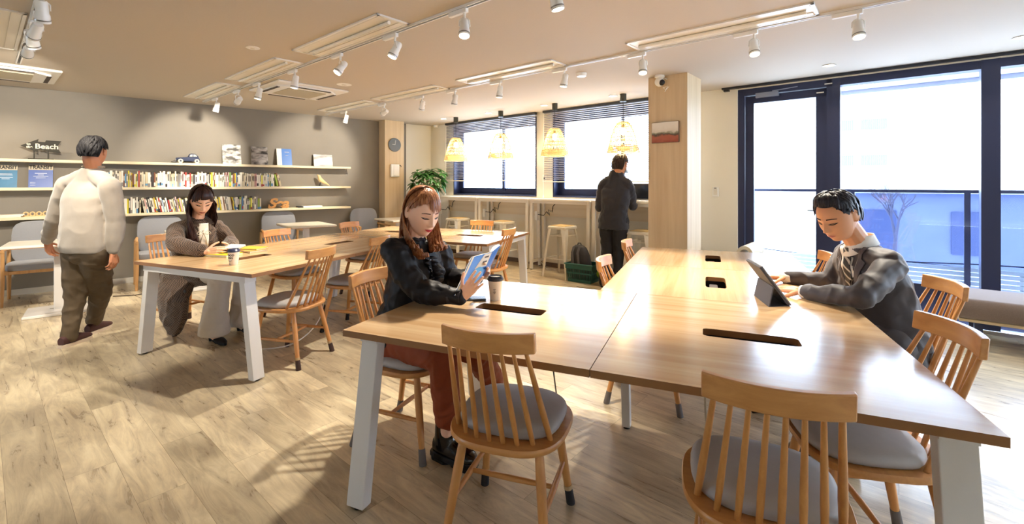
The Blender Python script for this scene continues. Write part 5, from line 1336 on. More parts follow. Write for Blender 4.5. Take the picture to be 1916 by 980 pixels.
def hair_locks(mb, H, spec, rnd, drift=0.):
    """spec: list of (phi, theta0, theta1, tail[list of head space points after leaving the head], width, lift)"""
    A, B_, Cc = .083, .104, .126
    for sp_ in spec:
        ph, t0, t1, tail, wd, lift = sp_[:6]; pf = sp_[6] if len(sp_) > 6 else 1.
        pts = []; rs = []; n = 9
        for i in range(n+1):
            u = i/n; th = t0+(t1-t0)*u; ph_ = ph*(pf+(1-pf)*min(1, u*1.2))+drift*sin(ph*57.)*u
            x = A*sin(th)*sin(ph_); y = B_*sin(th)*cos(ph_)-.010; z = Cc*cos(th)+.002; q = V((x, y, z)); q += q.normalized()*(lift*(sin(pi*min(1, u*1.1))*.6+.4)+.0)
            pts.append(H.w(q)); rs.append(wd*(.55+.45*min(1, u*3))*H.k)
        for (q, sc) in tail: pts.append(V(q)); rs.append(wd*sc*H.k)
        rs[-1] *= .45
        if not tail: rs[-2] *= .8
        cen = H.c
        mb.tube(pts, rs, 7, flat=.42, up=(lambda P: (lambda i: ((P[i]-V((cen.x, cen.y, min(P[i].z, cen.z)))).normalized() if (P[i]-V((cen.x, cen.y, min(P[i].z, cen.z)))).length > 1e-4 else V((0, 0, 1)))))(pts))
def hair_cap(mb, H, tmax, off=.0):
    n, m = 48, 16; vs = []; A, B_, Cc = .080+off, .1005+off, .1225+off
    for i in range(m+1):
        for j in range(n):
            ph = -pi+2*pi*j/n; th = tmax(ph)*i/m; vs.append(H.w((A*sin(th)*sin(ph), B_*sin(th)*cos(ph)-.010, Cc*cos(th)+.001)))
    for i in range(m+1):
        for j in range(n):
            ph = -pi+2*pi*j/n; th = tmax(ph)*i/m; k = .86; vs.append(H.w((A*k*sin(th)*sin(ph), B_*k*sin(th)*cos(ph)-.008, Cc*k*cos(th)+.001)))
    fs = []; N = (m+1)*n
    for i in range(m):
        for j in range(n): l = (j+1) % n; fs += [(i*n+j, i*n+l, (i+1)*n+l, (i+1)*n+j), (N+i*n+j, N+(i+1)*n+j, N+(i+1)*n+l, N+i*n+l)]
    for j in range(n): l = (j+1) % n; fs.append((m*n+j, m*n+l, N+m*n+l, N+m*n+j))
    mb.add(vs, fs)
def hair_mat(name, c1, c2, rough=.38):
    m = bpy.data.materials.new(name); m.use_nodes = True; nt = m.node_tree; L = nt.links.new; b = nt.nodes['Principled BSDF']
    tc = nt.nodes.new('ShaderNodeTexCoord'); mp = nt.nodes.new('ShaderNodeMapping'); mp.inputs['Scale'].default_value = (160, 160, 9); L(tc.outputs['Object'], mp.inputs[0])
    n = nt.nodes.new('ShaderNodeTexNoise'); n.inputs['Scale'].default_value = 1; n.inputs['Detail'].default_value = 4; L(mp.outputs[0], n.inputs[0])
    r = nt.nodes.new('ShaderNodeValToRGB'); r.color_ramp.elements[0].position = .35; r.color_ramp.elements[0].color = lin(c1); r.color_ramp.elements[1].position = .68; r.color_ramp.elements[1].color = lin(c2); L(n.outputs[0], r.inputs[0]); L(r.outputs[0], b.inputs['Base Color'])
    b.inputs['Roughness'].default_value = rough; b.inputs['Specular IOR Level'].default_value = .3; bp = nt.nodes.new('ShaderNodeBump'); bp.inputs['Strength'].default_value = .35; bp.inputs['Distance'].default_value = .003; L(n.outputs[0], bp.inputs['Height']); L(bp.outputs[0], b.inputs['Normal']); return m
def skin(name, c):
    m = mat(name, c, .5, noise_amt=.04, nscale=25); b = m.node_tree.nodes['Principled BSDF']; b.inputs['Subsurface Weight'].default_value = .12; b.inputs['Subsurface Radius'].default_value = (.012, .004, .002); b.inputs['Subsurface Scale'].default_value = .6; return m
def wkids(t):
    l = t.location.copy()
    for o in bpy.data.objects:
        if o.parent == t: o.location = o.location-l
def cloth_patch(name, me, t, centre, right, up, fn, v0, v1, m, off=.004, nv=24, nu=8, dirv=None, back=.35):
    """thin cloth strip laid on a garment: fn(v)->(left,right) along RIGHT, v along UP"""
    bv = bvh_of(me); right = V(right).normalized(); up = V(up).normalized(); d = V(dirv).normalized() if dirv else up.cross(right).normalized(); centre = V(centre); vs = []; ok = []
    for i in range(nv+1):
        v = v0+(v1-v0)*i/nv; a, b = fn(v)
        for j in range(nu+1):
            o = centre+right*(a+(b-a)*j/nu)+up*v-d*back; h, nn, _, _ = bv.ray_cast(o, d, 1.0)
            if h is None or nn.dot(d) > 0 or (ok and (h-ok[-1][0]).length > .09):
                if ok: h, nn = ok[-1]
                else: h = centre+right*(a+(b-a)*j/nu)+up*v; nn = -d
            else: ok.append((h, nn))
            vs.append(h+nn*off)
    n = nu+1; mb = MB(); mb.add(vs, [(i*n+j, i*n+j+1, (i+1)*n+j+1, (i+1)*n+j) for i in range(nv) for j in range(nu)])
    me2 = mb.mesh(name, m, True)
    o = bpy.data.objects.new(name, me2); COL.objects.link(o); o.parent = t; s = o.modifiers.new('s', 'SOLIDIFY'); s.thickness = .003; s.offset = 0; return o
SK1 = skin('skin_fair', '#ecbc9f'); SK2 = skin('skin_tan', '#d59a72')

# ---------------------------------------------------------------- the woman reading
def woman_reading():
    t = thing('person', 'woman with long brown hair, black satin blouse and rust trousers reading a blue book', 'person', (-.62, 2.46, 0))
    H = Head(ad(791, 397, 2.42), (.64, -.68, -.34), k=1.06, fem=True)
    nb = ad(774, 455, 2.45); shR = ad(733, 462, 2.33); shL = ad(818, 462, 2.60); elR = ad(786, 556, 2.27)+V((0, 0, .03)); wrR = ad(866, 556, 2.20); elL = ad(842, 528, 2.62)+V((0, 0, .02)); wrL = ad(893, 520, 2.44)
    pel = V((-.61, 2.45, .53)); hipR = V((-.57, 2.36, .53)); hipL = V((-.50, 2.54, .53)); knR = ad(832, 668, 2.10); knL = ad(893, 655, 2.34); anR = V((-.315, 2.21, .20)); anL = V((-.105, 2.60, .20))
    fw = (V((S.x, S.y, 0))*.9+V((.0, -.3, 0))).normalized(); rt = V((-fw.y, fw.x, 0))*-1
    mb = MB(); H.add(mb)
    mb.chain([nb-V((.0, .0, .03)), nb+V((.005, -.003, .02)), H.w((0, -.028, -.055))], [.058, .047, .050])
    mb.cap(nb-V((0, 0, .10)), pel, .07, .09); mb.chain([shR, elR, wrR], [.04, .034, .024]); mb.chain([shL, elL, wrL], [.04, .034, .024]); mb.cap(nb-V((0, 0, .10)), shR-V((0, 0, .03)), .05, .035); mb.cap(nb-V((0, 0, .10)), shL-V((0, 0, .03)), .05, .035)
    for a, b, c_ in ((hipR, knR, anR), (hipL, knL, anL)): mb.chain([a, b, c_, c_-V((0, 0, .05))], [.075, .052, .036, .034]); mb.cap(pel, a, .10, .08)
    bkn = V((0, 0, 0))
    # hands hold the lower edge of the book between thumb and fingers
    hand(mb, wrR, ad(893, 522, 2.17)-wrR, (.25, .75, .25), (-.35, .1, .9), .22, .90, .10, .25)
    hand(mb, wrL, ad(912, 497, 2.36)-wrL, (-.5, -.6, .1), (-.2, -.3, .9), .30, 1.0, .08, .3)
    body = remesh(mb, .0032, 1, 'body'); body.materials.append(SK1)
    obj('body', body, (), t)
    face_parts(H, body, t, '#c23a42', '#6b4030', smile=.004)
    # blouse
    mb = MB(); up = V((0, 0, 1)); ax = (shL-shR).normalized(); fx = ax.cross(up).normalized(); fx = fx if fx.dot(fw) > 0 else -fx
    ch = (shR+shL)/2-V((0, 0, .10)); wa = pel.lerp(ch, .45)
    mb.loft([(pel+V((0, 0, -.03)), ax*.165, fx*.13), (pel+V((0, 0, .07)), ax*.15, fx*.12), (wa, ax*.130, fx*.10), (ch-V((0, 0, .06)), ax*.155, fx*.118), (ch+V((0, 0, .03)), ax*.165, fx*.105), (ch+V((0, 0, .10)), ax*.13, fx*.075), (nb+V((0, 0, .0)), ax*.065, fx*.062), (nb+V((.002, -.002, .022)), ax*.054, fx*.055)], 32, 2.3)
    mb.ball(ch+fx*.085+ax*.055-V((0, 0, .04)), .06, 12, 8); mb.ball(ch+fx*.085-ax*.055-V((0, 0, .04)), .06, 12, 8)
    for s_, e, w_ in ((shR, elR, wrR), (shL, elL, wrL)):
        mb.cap(nb-V((0, 0, .035)), s_-V((0, 0, .01)), .052, .056); m1 = s_.lerp(e, .55)+V((-.01, 0, -.01)); m2 = e.lerp(w_, .35); cu = e.lerp(w_, .80)
        mb.chain([s_-V((0, 0, .015)), s_.lerp(e, .25)+V((0, 0, .012)), m1, e+V((0, 0, .005)), m2, e.lerp(w_, .62)], [.058, .066, .068, .058, .056, .046]); mb.chain([e.lerp(w_, .60), w_-(w_-e).normalized()*.012], [.040, .037])
    bl = remesh(mb, .0055, 3, 'blouse', .009, 13, 2); bm_ = mat('black_satin', '#0e0b10', .55, spec=.3, noise_amt=.3, nscale=6)
    bl.materials.append(bm_); obj('blouse', bl, (), t)
    # ruffle front, buttons, collar
    cloth_c = ch+V((0, 0, .02)); bv = bvh_of(bl)
    for sx in (-1, 1):
        mb = MB(); vs = []; n = 46
        for i in range(n+1):
            v = -.20+.26*i/n; 
            for j, w_ in enumerate((.006, .020, .034)):
                o = ch+ax*sx*(w_+.006*sin(i*1.3)*j)+up*v+fx*.3; h, nn, _, _ = bv.ray_cast(o, -fx, .5)
                if h is None: h = ch+ax*sx*w_+up*v+fx*.1
                vs.append(h+fx*(.004+j*.007+.006*sin(i*1.7+sx)*j))
        mb.add(vs, [(i*3+j, i*3+j+1, (i+1)*3+j+1, (i+1)*3+j) for i in range(n) for j in range(2)]); o = obj('ruffle', mb, mat('navy_black_ruffle', '#191722', .4), t, smooth=True); q = o.modifiers.new('s', 'SOLIDIFY'); q.thickness = .002
    mb = MB()
    for i in range(5):
        o = ch+up*(.04-.055*i)+fx*.3; h, nn, _, _ = bv.ray_cast(o, -fx, .5)
        if h is not None: mb.ball(h+fx*.004, .0055, 8, 6)
    obj('buttons', mb, mat('pearl_button', '#8d8f98', .25, metal=.3), t)
    mb = MB(); pts = [nb+V((.002, -.002, .024))+ax*.055*cos(a)+fx*.057*sin(a)+V((0, 0, .004*sin(a*9))) for a in [2*pi*k/36 for k in range(36)]]; mb.tube(pts, .009, 8, closed=True); obj('collar', mb, mat('navy_black_ruffle', '#191722', .4), t, smooth=True)
    for w_, e in ((wrR, elR), (wrL, elL)):
        d = (w_-e).normalized(); mb = MB(); mb.tube([w_-d*.075, w_-d*.05, w_-d*.005], [.043, .040, .0385], 18, cap=True); c = obj('cuff', mb, mat('glitter_cuff', '#1f1b22', .5, noise_amt=.9, nscale=900), t, smooth=True, ang=50)
    # trousers
    mb = MB()
    mb.loft([(pel+V((0, 0, -.07)), ax*.165, fx*.14), (pel+V((0, 0, .05)), ax*.155, fx*.125)], 24, 2.4)
    for h_, k_, a_ in ((hipR, knR, anR), (hipL, knL, anL)):
        mb.cap(pel, h_, .11, .095); hem = a_+V((0, 0, .02)); cf = k_.lerp(a_, .45)
        mb.chain([h_, h_.lerp(k_, .5), k_+V((0, 0, .0))], [.095, .082, .070]); mb.chain([k_, cf, hem], [.070, .068, .060])
    tr = remesh(mb, .006, 3, 'trousers', .010, 9, 5); tr.materials.append(mat('rust_cloth', '#8a3a16', .75, noise_amt=.1, nscale=20)); obj('trousers', tr, (), t)
    # chunky black shoes
    for a_, toe in ((V((-.325, 2.235, 0)), V((.86, -.50, 0))), (V((-.10, 2.62, 0)), V((.9, -.4, 0)))):
        toe = toe.normalized(); si = V((-toe.y, toe.x, 0)); mb = MB()
        mb.loft([(a_+V((0, 0, .25)), si*.047, toe*.052), (a_+V((0, 0, .19)), si*.047, toe*.052), (a_+V((0, 0, .12)), si*.046, toe*.057), (a_+toe*.01+V((0, 0, .07)), si*.043, toe*.075)], 20, 2.2)
        mb.loft([(a_-toe*.065+V((0, 0, .06)), si*.030, V((0, 0, .040))), (a_-toe*.03+V((0, 0, .065)), si*.041, V((0, 0, .050))), (a_+toe*.05+V((0, 0, .06)), si*.045, V((0, 0, .050))), (a_+toe*.11+V((0, 0, .05)), si*.047, V((0, 0, .036))), (a_+toe*.155+V((0, 0, .045)), si*.040, V((0, 0, .028))), (a_+toe*.18+V((0, 0, .042)), si*.018, V((0, 0, .016)))], 20, 2.2)
        sh = remesh(mb, .005, 3, 'shoe'); sh.materials.append(mat('black_patent', '#0d0d10', .18, coat=.5)); s_ = obj('shoe', sh, (), t)
        mb = MB(); pl = [(-.075, -.03), (-.04, -.042), (.04, -.046), (.12, -.05), (.17, -.036), (.187, 0), (.17, .036), (.12, .05), (.04, .046), (-.04, .042), (-.075, .03), (-.085, 0)]
        Mx = Matrix((toe, si, V((0, 0, 1)))).transposed(); mb.prism([(x, y) for x, y in pl], .012, .034, Mx, a_); mb.prism([(x*.45-.035, y) for x, y in pl], 0, .013, Mx, a_); mb.prism([(x*.5+.085, y) for x, y in pl], 0, .013, Mx, a_); obj('sole', mb, M_black, s_)
        mb = MB(); q = a_+toe*.035+V((0, 0, .108)); mb.tube([q+si*.013*cos(b)+toe*.013*sin(b)-V((0, 0, .006*sin(b))) for b in [2*pi*k/16 for k in range(16)]], .0022, 5, closed=True); obj('buckle', mb, mat('gold', '#c9a45a', .3, metal=1), s_)
    # hair
    rn = random.Random(3); mb = MB()
    def tmax(ph):
        a = abs(ph)
        if a < 1.55: return R(47)+(a/1.55)**2*R(33)
        if a < 1.9: return R(80)+(a-1.55)/.35*R(15)
        return R(112)
    hair_cap(mb, H, tmax)
    spec = []
    for i in range(120):
        ph = rn.uniform(2.12, 2*pi-1.50)
        a = min(ph, 2*pi-ph); th1 = R(96)
        base = H.w((.083*sin(th1)*sin(ph), .104*sin(th1)*cos(ph)-.010, .126*cos(th1)))
        # hang straight down then curl in front of the shoulders
        L_ = rn.uniform(.20, .27)*(1.0 if a < 2.4 else .95); fwd = H.f.copy(); fwd.z = 0; fwd.normalize(); sd = H.r.copy(); sd.z = 0; sd.normalize()
        frontness = max(0, (2.35-a)/.9)
        bulge = (base-H.c); bulge.z = 0; bulge.normalize()
        tl = []
        for u in (.18, .38, .58, .78, .93, 1.0):
            q = base+V((0, 0, -L_*u))+bulge*(.010+.020*sin(u*pi))+fwd*(.075*frontness*u)-fwd*.02*(1-frontness)*u+bulge*(.018*sin(u*9+i) if u > .6 else 0)
            if u > .75: q += (fwd*.030-bulge*.03)*((u-.75)/.25)*(1 if frontness > .2 else .4); q.z += .018*((u-.75)/.25)
            if ph < 2.75: tg = ad(758, 452, 2.38).lerp(ad(795, 484, 2.28), min(1, (2.75-ph)/.6))
            elif ph > 2*pi-2.3: tg = ad(806, 470, 2.40).lerp(ad(833, 462, 2.46), min(1, (ph-2*pi+2.3)/.8))
            else: tg = None
            if tg is not None:
                w_ = u*u*(3-2*u); q0 = base+V((0, 0, -L_*.9*u))+bulge*.016*sin(u*pi); q = q0.lerp(tg+V((.012*sin(i*2.1), .012*cos(i*1.7), .012*sin(i))), w_)
                if u > .9: q += V((.012, .0, .012))
            tl.append((q, 1.0 if u < .8 else .9))
        spec.append((ph, R(6), th1, tl, rn.uniform(.010, .015), rn.uniform(.000, .008)))
    for i in range(60):   # side sweep in front of the ears, tucked behind
        ph = rn.choice((-1, 1, 1))*rn.uniform(.3, 1.55); a = abs(ph); s_ = 1 if ph > 0 else -1
        spec.append((ph, R(8), R(50)+(a/1.5)**2*R(35)+R(rn.uniform(-2, 3)), [], rn.uniform(.007, .011), rn.uniform(.001, .006), .35))
    for i in range(44):   # fringe
        ph = rn.uniform(-.95, .22); spec.append((ph, R(14), R(73)+R(rn.uniform(-9, 4))-R(10)*max(0, ph/.22), [], rn.uniform(.0045, .0075), rn.uniform(.003, .008), .7))
    hair_locks(mb, H, spec, rn); o = obj('hair', mb, hair_mat('brown_hair', '#6b3820', '#b27a50', .36), t, smooth=True)
    wkids(t)
    return H
HW = woman_reading()

# the book she holds
def held_book():
    t0 = ad(872, 520, 2.25); t = thing('book', 'open softcover book with blue covers held by the woman reading', 'book', t0)
    bl, tl = ad(850, 553, 2.17), ad(883, 481, 2.28); sb, st = ad(893, 537, 2.27), ad(921, 471, 2.38); br_, tr_ = ad(911, 512, 2.50), ad(937, 458, 2.56)
    n1 = (tl-bl).cross(sb-bl).normalized(); n1 = n1 if n1.dot(V((0, 1, 0))) > 0 else -n1     # towards the reader
    mb = MB()
    def quad(a, b, c_, d, th, n): vs = [a, b, c_, d]+[x+n*th for x in (a, b, c_, d)]; mb.add(vs, [(3, 2, 1, 0), (4, 5, 6, 7), (0, 1, 5, 4), (1, 2, 6, 5), (2, 3, 7, 6), (3, 0, 4, 7)])
    Mb = mat('blue_cover_sea', '#1f6fc4', .3, noise_amt=.25, nscale=7)
    quad(bl, sb, st, tl, .0015, n1); n2 = (st-sb).cross(br_-sb).normalized(); n2 = n2 if n2.dot(n1) > 0 else -n2
    quad(sb, br_, tr_, st, .0015, n2); obj('cover', mb, Mb, t)
    def W(u, v): return (bl.lerp(sb, u)).lerp(tl.lerp(st, u), v)-n1*.0014
    mb = MB(); quad(W(.02, .0), W(.11, .0), W(.11, 1), W(.02, 1), .0008, -n1); obj('spine_strip', mb, mat('cream_strip', '#e9dfc6', .5), t)
    mb = MB(); pts = [W(.35, .62), W(.98, .62), W(.98, .985), W(.55, .985)]; 
    quad(W(.42, .60), W(.98, .60), W(.98, .985), W(.62, .985), .0008, -n1); obj('cover_panel', mb, mat('cream_panel', '#e2d8c4', .5), t)
    mb = MB(); c0 = W(.62, .40); ux = (sb-bl)*.30; uy = (tl-bl)*.22; k = 26
    vs = [c0+ux*cos(2*pi*i/k)*1.0+uy*sin(2*pi*i/k)-n1*.001 for i in range(k)]; mb.add(vs+[v-n1*.0006 for v in vs], [tuple(range(k)), tuple(range(k, 2*k))]+[(i, (i+1) % k, k+(i+1) % k, k+i) for i in range(k)]); obj('cover_circle', mb, mat('deep_teal_blue', '#1583b8', .3), t)
    mb = MB()
    for (u, v, s_) in ((.70, .86, .10), (.70, .72, .10)): quad(W(u, v), W(u+s_*2, v), W(u+s_*2, v+.05), W(u, v+.05), .0015, -n1)
    obj('cover_print', mb, mat('brown_print', '#5a4636', .6), t)
    # page blocks bulging to the spine
    for a, b, c_, d, n in ((bl, sb, st, tl, n1), (br_, sb, st, tr_, n2)):
        mb = MB(); vs = []; m = 10
        for i in range(m+1):
            u = i/m; hgt = .004+.016*sin(pi*min(1, u*.95+.1))**.8*(1 if u < .98 else .3)
            for (p, q) in ((a, b), (d, c_)):
                e = p.lerp(q, .03+.97*u); vs += [e+n*.0018, e+n*(.0018+hgt)]
        fs = []
        for i in range(m):
            o = i*4; fs += [(o, o+4, o+5, o+1), (o+2, o+3, o+7, o+6), (o+1, o+5, o+7, o+3), (o, o+2, o+6, o+4)]
        fs += [(0, 1, 3, 2), (m*4, m*4+2, m*4+3, m*4+1)]; mb.add(vs, fs); obj('pages', mb, mat('page_white', '#efeade', .7), t, smooth=True, ang=40)
    wkids(t)
held_book()

# ---------------------------------------------------------------- the suited man with the tablet
def short_hair(H, t, c1, c2, seed, front=R(56), sweep=0., n=260, nape=R(118), quiff=0., rough=.4, wd=.0085, back=False):
    rn = random.Random(seed); mb = MB()
    def tmax(ph):
        a = abs(ph)
        if a < .7: return front
        if a < 1.35: return front+(a-.7)/.65*(R(84)-front)
        if a < 1.85: return R(77)
        if a < 2.1: return R(77)+(a-1.85)/.25*(nape-R(77))
        return nape
    hair_cap(mb, H, tmax, -.001); spec = []
    for i in range(n):
        ph = rn.uniform(-pi, pi); tm = tmax(ph); e = rn.uniform(.55, 1.0)
        if back and abs(ph) < .95: continue
        if abs(ph) > 2.1: tm -= R(rn.uniform(0, 7))
        L_ = rn.uniform(.35, .6)
        t1 = tm*e; t0 = max(R(4), t1-L_*1.2); spec.append((ph+rn.uniform(-.1, .1), t0, t1+R(rn.uniform(-2, 5)), [], wd*rn.uniform(.8, 1.2), rn.uniform(.002, .010)+(quiff if abs(ph) < .9 else 0)*rn.random()))
    if back:
        for i in range(70):
            ph = rn.uniform(-.95, .95); t0 = tmax(ph)+R(rn.uniform(-3, 1)); spec.append((ph, t0, R(rn.uniform(12, 24)), [], wd*rn.uniform(.9, 1.3), rn.uniform(.006, .020)))
    hair_locks(mb, H, spec, rn, .35); return obj('hair', mb, hair_mat('hair%d' % seed, c1, c2, rough), t, smooth=True)
def suit_jacket(name, pel, ch, nb, ax, fx, arms, vox, m, hem, wr=.012, seed=1, k=1., bend=None):
    mb = MB(); secs = []
    for (c, w_, d) in hem: secs.append((c, ax*w_*k, fx*d*k))
    mb.loft(secs, 32, 2.5)
    for ar in arms:
        s_, e, w_ = ar[:3]; mb.cap(nb-V((0, 0, .06)), s_.lerp(nb, .12)+V((0, 0, .0)), .060*k, .062*k); mb.chain([s_-V((0, 0, .012)), s_.lerp(e, .5), e], [.060*k, .062*k, .054*k]); mb.chain([e, e.lerp(w_, .5), w_-(w_-e).normalized()*.02], [.052*k, .047*k, .038*k])
    me = remesh(mb, vox, 7, name, wr, 8, seed); me.materials.append(m); return me
def man_tablet():
    t = thing('person', 'man in a dark grey suit with striped tie leaning on the desk over a tablet', 'person', (2.08, 2.46, 0))
    H = Head(ad(1566, 404, 2.42), (-.84, -.30, -.46), up=(-.08, 0, 1), k=1.10, fem=False)
    pel = V((1.94, 2.36, .54)); shR = ad(1668, 492, 2.27); shL = ad(1582, 474, 2.66); nb = ad(1610, 452, 2.45); ch = (shR+shL)/2+V((.0, 0, -.09))
    elN, wrN = ad(1612, 560, 2.17)+V((0, 0, .012)), ad(1505, 546, 2.42); elF, wrF = ad(1556, 528, 2.62)+V((0, 0, .01)), ad(1470, 520, 2.80)
    knN, knF = V((1.62, 2.36, .54)), V((1.66, 2.68, .54)); anN, anF = V((1.52, 2.28, .10)), V((1.60, 2.72, .10)); hN, hF = V((1.90, 2.27, .54)), V((1.93, 2.46, .54))
    ax = (shL-shR); ax.z = 0; ax.normalize(); spine = (nb-pel).normalized(); fx = ax.cross(V((0, 0, 1))).normalized(); fx = fx if fx.x < 0 else -fx; fxs = (fx-spine*fx.dot(spine)).normalized()
    mb = MB(); H.add(mb); mb.chain([nb-V((0, 0, .02)), H.w((0, -.030, -.060))], [.060, .056]); mb.cap(nb-V((0, 0, .10)), pel, .07, .09)
    for s_, e, w_ in ((shR, elN, wrN), (shL, elF, wrF)): mb.cap(nb-V((0, 0, .10)), s_-V((0, 0, .03)), .05, .035); mb.chain([s_, e, w_], [.045, .038, .028])
    for h_, k_, a_ in ((hN, knN, anN), (hF, knF, anF)): mb.chain([pel, h_, k_, a_], [.11, .08, .058, .04])
    hand(mb, wrN, V((1.432, 2.66, .765))-wrN, (-.2, -.2, -1), (-.7, .3, -.1), .12, 1.05, .05, .1)
    hand(mb, wrF, V((1.42, 2.83, .775))-wrF, (.1, -.5, -.9), (-.3, -1, .3), .75, 1.05, .03, .6)
    body = remesh(mb, .0033, 1, 'body'); body.materials.append(SK2); obj('body', body, (), t)
    face_parts(H, body, t, '#b5685a', '#2a1e1c', smile=-.002, wide=.95)
    Ms = mat('charcoal_suit', '#39343a', .6, noise_amt=.12, nscale=300, sheen=.25); 
    hem = [(pel+V((.01, 0, -.08)), .20, .155), (pel+V((0, 0, .04)), .185, .145), (pel.lerp(ch, .45)-fxs*.02, .180, .135), (ch-spine*.05-fxs*.02, .195, .135), (ch+spine*.06-fxs*.01, .195, .115), (ch+spine*.125, .15, .085), (nb-spine*.025, .080, .072)]
    jm = suit_jacket('jacket', pel, ch, nb, ax, fxs, [(shR-V((0, 0, .01)), elN, wrN), (shL-V((0, 0, .01)), elF, wrF)], .0055, Ms, hem, .012, 4, 1.)
    obj('jacket', jm, (), t)
    # shirt V, tie and lapels on the chest
    cc = nb; dn = -spine; Mw = mat('white_shirt', '#e6e2dc', .7); rt_ = ax
    upv = spine; cen = nb-spine*.15
    cloth_patch('shirt_front', jm, t, cen, rt_, upv, lambda v: (-.012-.062*max(0, (v+.13)/.26), .012+.062*max(0, (v+.13)/.26)), -.13, .135, Mw, .003, dirv=-fxs)
    cloth_patch('tie', jm, t, cen, rt_, upv, lambda v: (-.028+.008*(v+.13)/.25, .028-.008*(v+.13)/.25), -.13, .125, tie_mat(), .009, dirv=-fxs)
    for s_ in (-1, 1):
        cloth_patch('lapel', jm, t, cen, rt_, upv, lambda v: tuple(sorted((s_*(.012+.062*max(0, (v+.13)/.26)), s_*(.02+.105*max(0, (v+.13)/.26)*(1 if v < .07 else .75))))), -.13, .14, mat('lapel_charcoal', '#403a42', .55, sheen=.3), .006, dirv=-fxs)
    # collar
    mb = MB(); cp = nb-spine*.004; n = 40; vs = []
    for i in range(n):
        a = 2*pi*i/n; f_ = max(0, sin(a)); rr = ax*.062*cos(a)+fxs*.064*sin(a)
        vs += [cp+rr*1.28-spine*(.012+.050*f_)+fxs*.012*f_, cp+rr*1.06+spine*(.042-.030*f_), cp+rr*.98+spine*(.036-.030*f_)]
    mb.add(vs, [(i*3+j, i*3+j+1, ((i+1) % n)*3+j+1, ((i+1) % n)*3+j) for i in range(n) for j in range(2)]); o = obj('shirt_collar', mb, Mw, t, smooth=True); q = o.modifiers.new('s', 'SOLIDIFY'); q.thickness = .003
    for e, w_ in ((elN, wrN), (elF, wrF)):
        d = (w_-e).normalized(); mb = MB(); mb.tube([w_-d*.035, w_+d*.012], [.036, .0345], 20); obj('shirt_cuff', mb, Mw, t, smooth=True, ang=50)
    mb = MB()
    for h_, k_, a_ in ((hN, knN, anN), (hF, knF, anF)): mb.chain([pel, h_, h_.lerp(k_, .5), k_], [.135, .11, .095, .080]); mb.chain([k_, k_.lerp(a_, .5), a_], [.080, .068, .06])
    tr = remesh(mb, .007, 3, 'trousers', .010, 8, 3); tr.materials.append(Ms); obj('trousers', tr, (), t)
    for a_ in (anN, anF):
        b = V((a_.x, a_.y, 0)); toe = V((-.97, -.2, 0)).normalized(); si = V((-toe.y, toe.x, 0)); mb = MB()
        mb.loft([(b-toe*.07+V((0, 0, .035)), si*.028, V((0, 0, .035))), (b+V((0, 0, .05)), si*.04, V((0, 0, .05))), (b+toe*.10+V((0, 0, .034)), si*.045, V((0, 0, .034))), (b+toe*.19+V((0, 0, .02)), si*.025, V((0, 0, .02)))], 20, 2.3); obj('shoe', mb, mat('brown_leather', '#3a2219', .35), t, smooth=True, ang=60)
    short_hair(H, t, '#0d0d14', '#2a2733', 11, R(50), n=300, quiff=.0, rough=.35, nape=R(118), back=True)
    wkids(t)
def tie_mat():
    if 'striped_tie' in MATS: return MATS['striped_tie']
    m = bpy.data.materials.new('striped_tie'); m.use_nodes = True; nt = m.node_tree; L = nt.links.new; b = nt.nodes['Principled BSDF']
    tc = nt.nodes.new('ShaderNodeTexCoord'); mp = nt.nodes.new('ShaderNodeMapping'); mp.inputs['Rotation'].default_value = (R(-35), R(30), 0); L(tc.outputs['Object'], mp.inputs[0])
    w = nt.nodes.new('ShaderNodeTexWave'); w.bands_direction = 'Z'; w.inputs['Scale'].default_value = 11; L(mp.outputs[0], w.inputs[0])
    r = nt.nodes.new('ShaderNodeValToRGB'); r.color_ramp.interpolation = 'CONSTANT'; r.color_ramp.elements[0].color = lin('#1b1a20'); r.color_ramp.elements[1].position = .8; r.color_ramp.elements[1].color = lin('#b5b0a8'); L(w.outputs[0], r.inputs[0]); L(r.outputs[0], b.inputs['Base Color']); b.inputs['Roughness'].default_value = .45; MATS['striped_tie'] = m; return m
man_tablet()

# ---------------------------------------------------------------- the woman in the check coat
def check_mat():
    m = bpy.data.materials.new('brown_check_wool'); m.use_nodes = True; nt = m.node_tree; L = nt.links.new; b = nt.nodes['Principled BSDF']
    tc = nt.nodes.new('ShaderNodeTexCoord'); c = nt.nodes.new('ShaderNodeTexChecker'); c.inputs['Scale'].default_value = 95; L(tc.outputs['Object'], c.inputs[0]); c.inputs[1].default_value = lin('#6d5848'); c.inputs[2].default_value = lin('#35271f')
    n = nt.nodes.new('ShaderNodeTexNoise'); n.inputs['Scale'].default_value = 60; L(tc.outputs['Object'], n.inputs[0]); x = nt.nodes.new('ShaderNodeMix'); x.data_type = 'RGBA'; x.inputs[0].default_value = .35; L(c.outputs[0], x.inputs[6]); L(n.outputs[1], x.inputs[7]); 
    x2 = nt.nodes.new('ShaderNodeMix'); x2.data_type = 'RGBA'; x2.blend_type = 'MULTIPLY'; x2.inputs[0].default_value = 0
    L(c.outputs[0], b.inputs['Base Color']); b.inputs['Roughness'].default_value = .95; b.inputs['Sheen Weight'].default_value = .3; return m
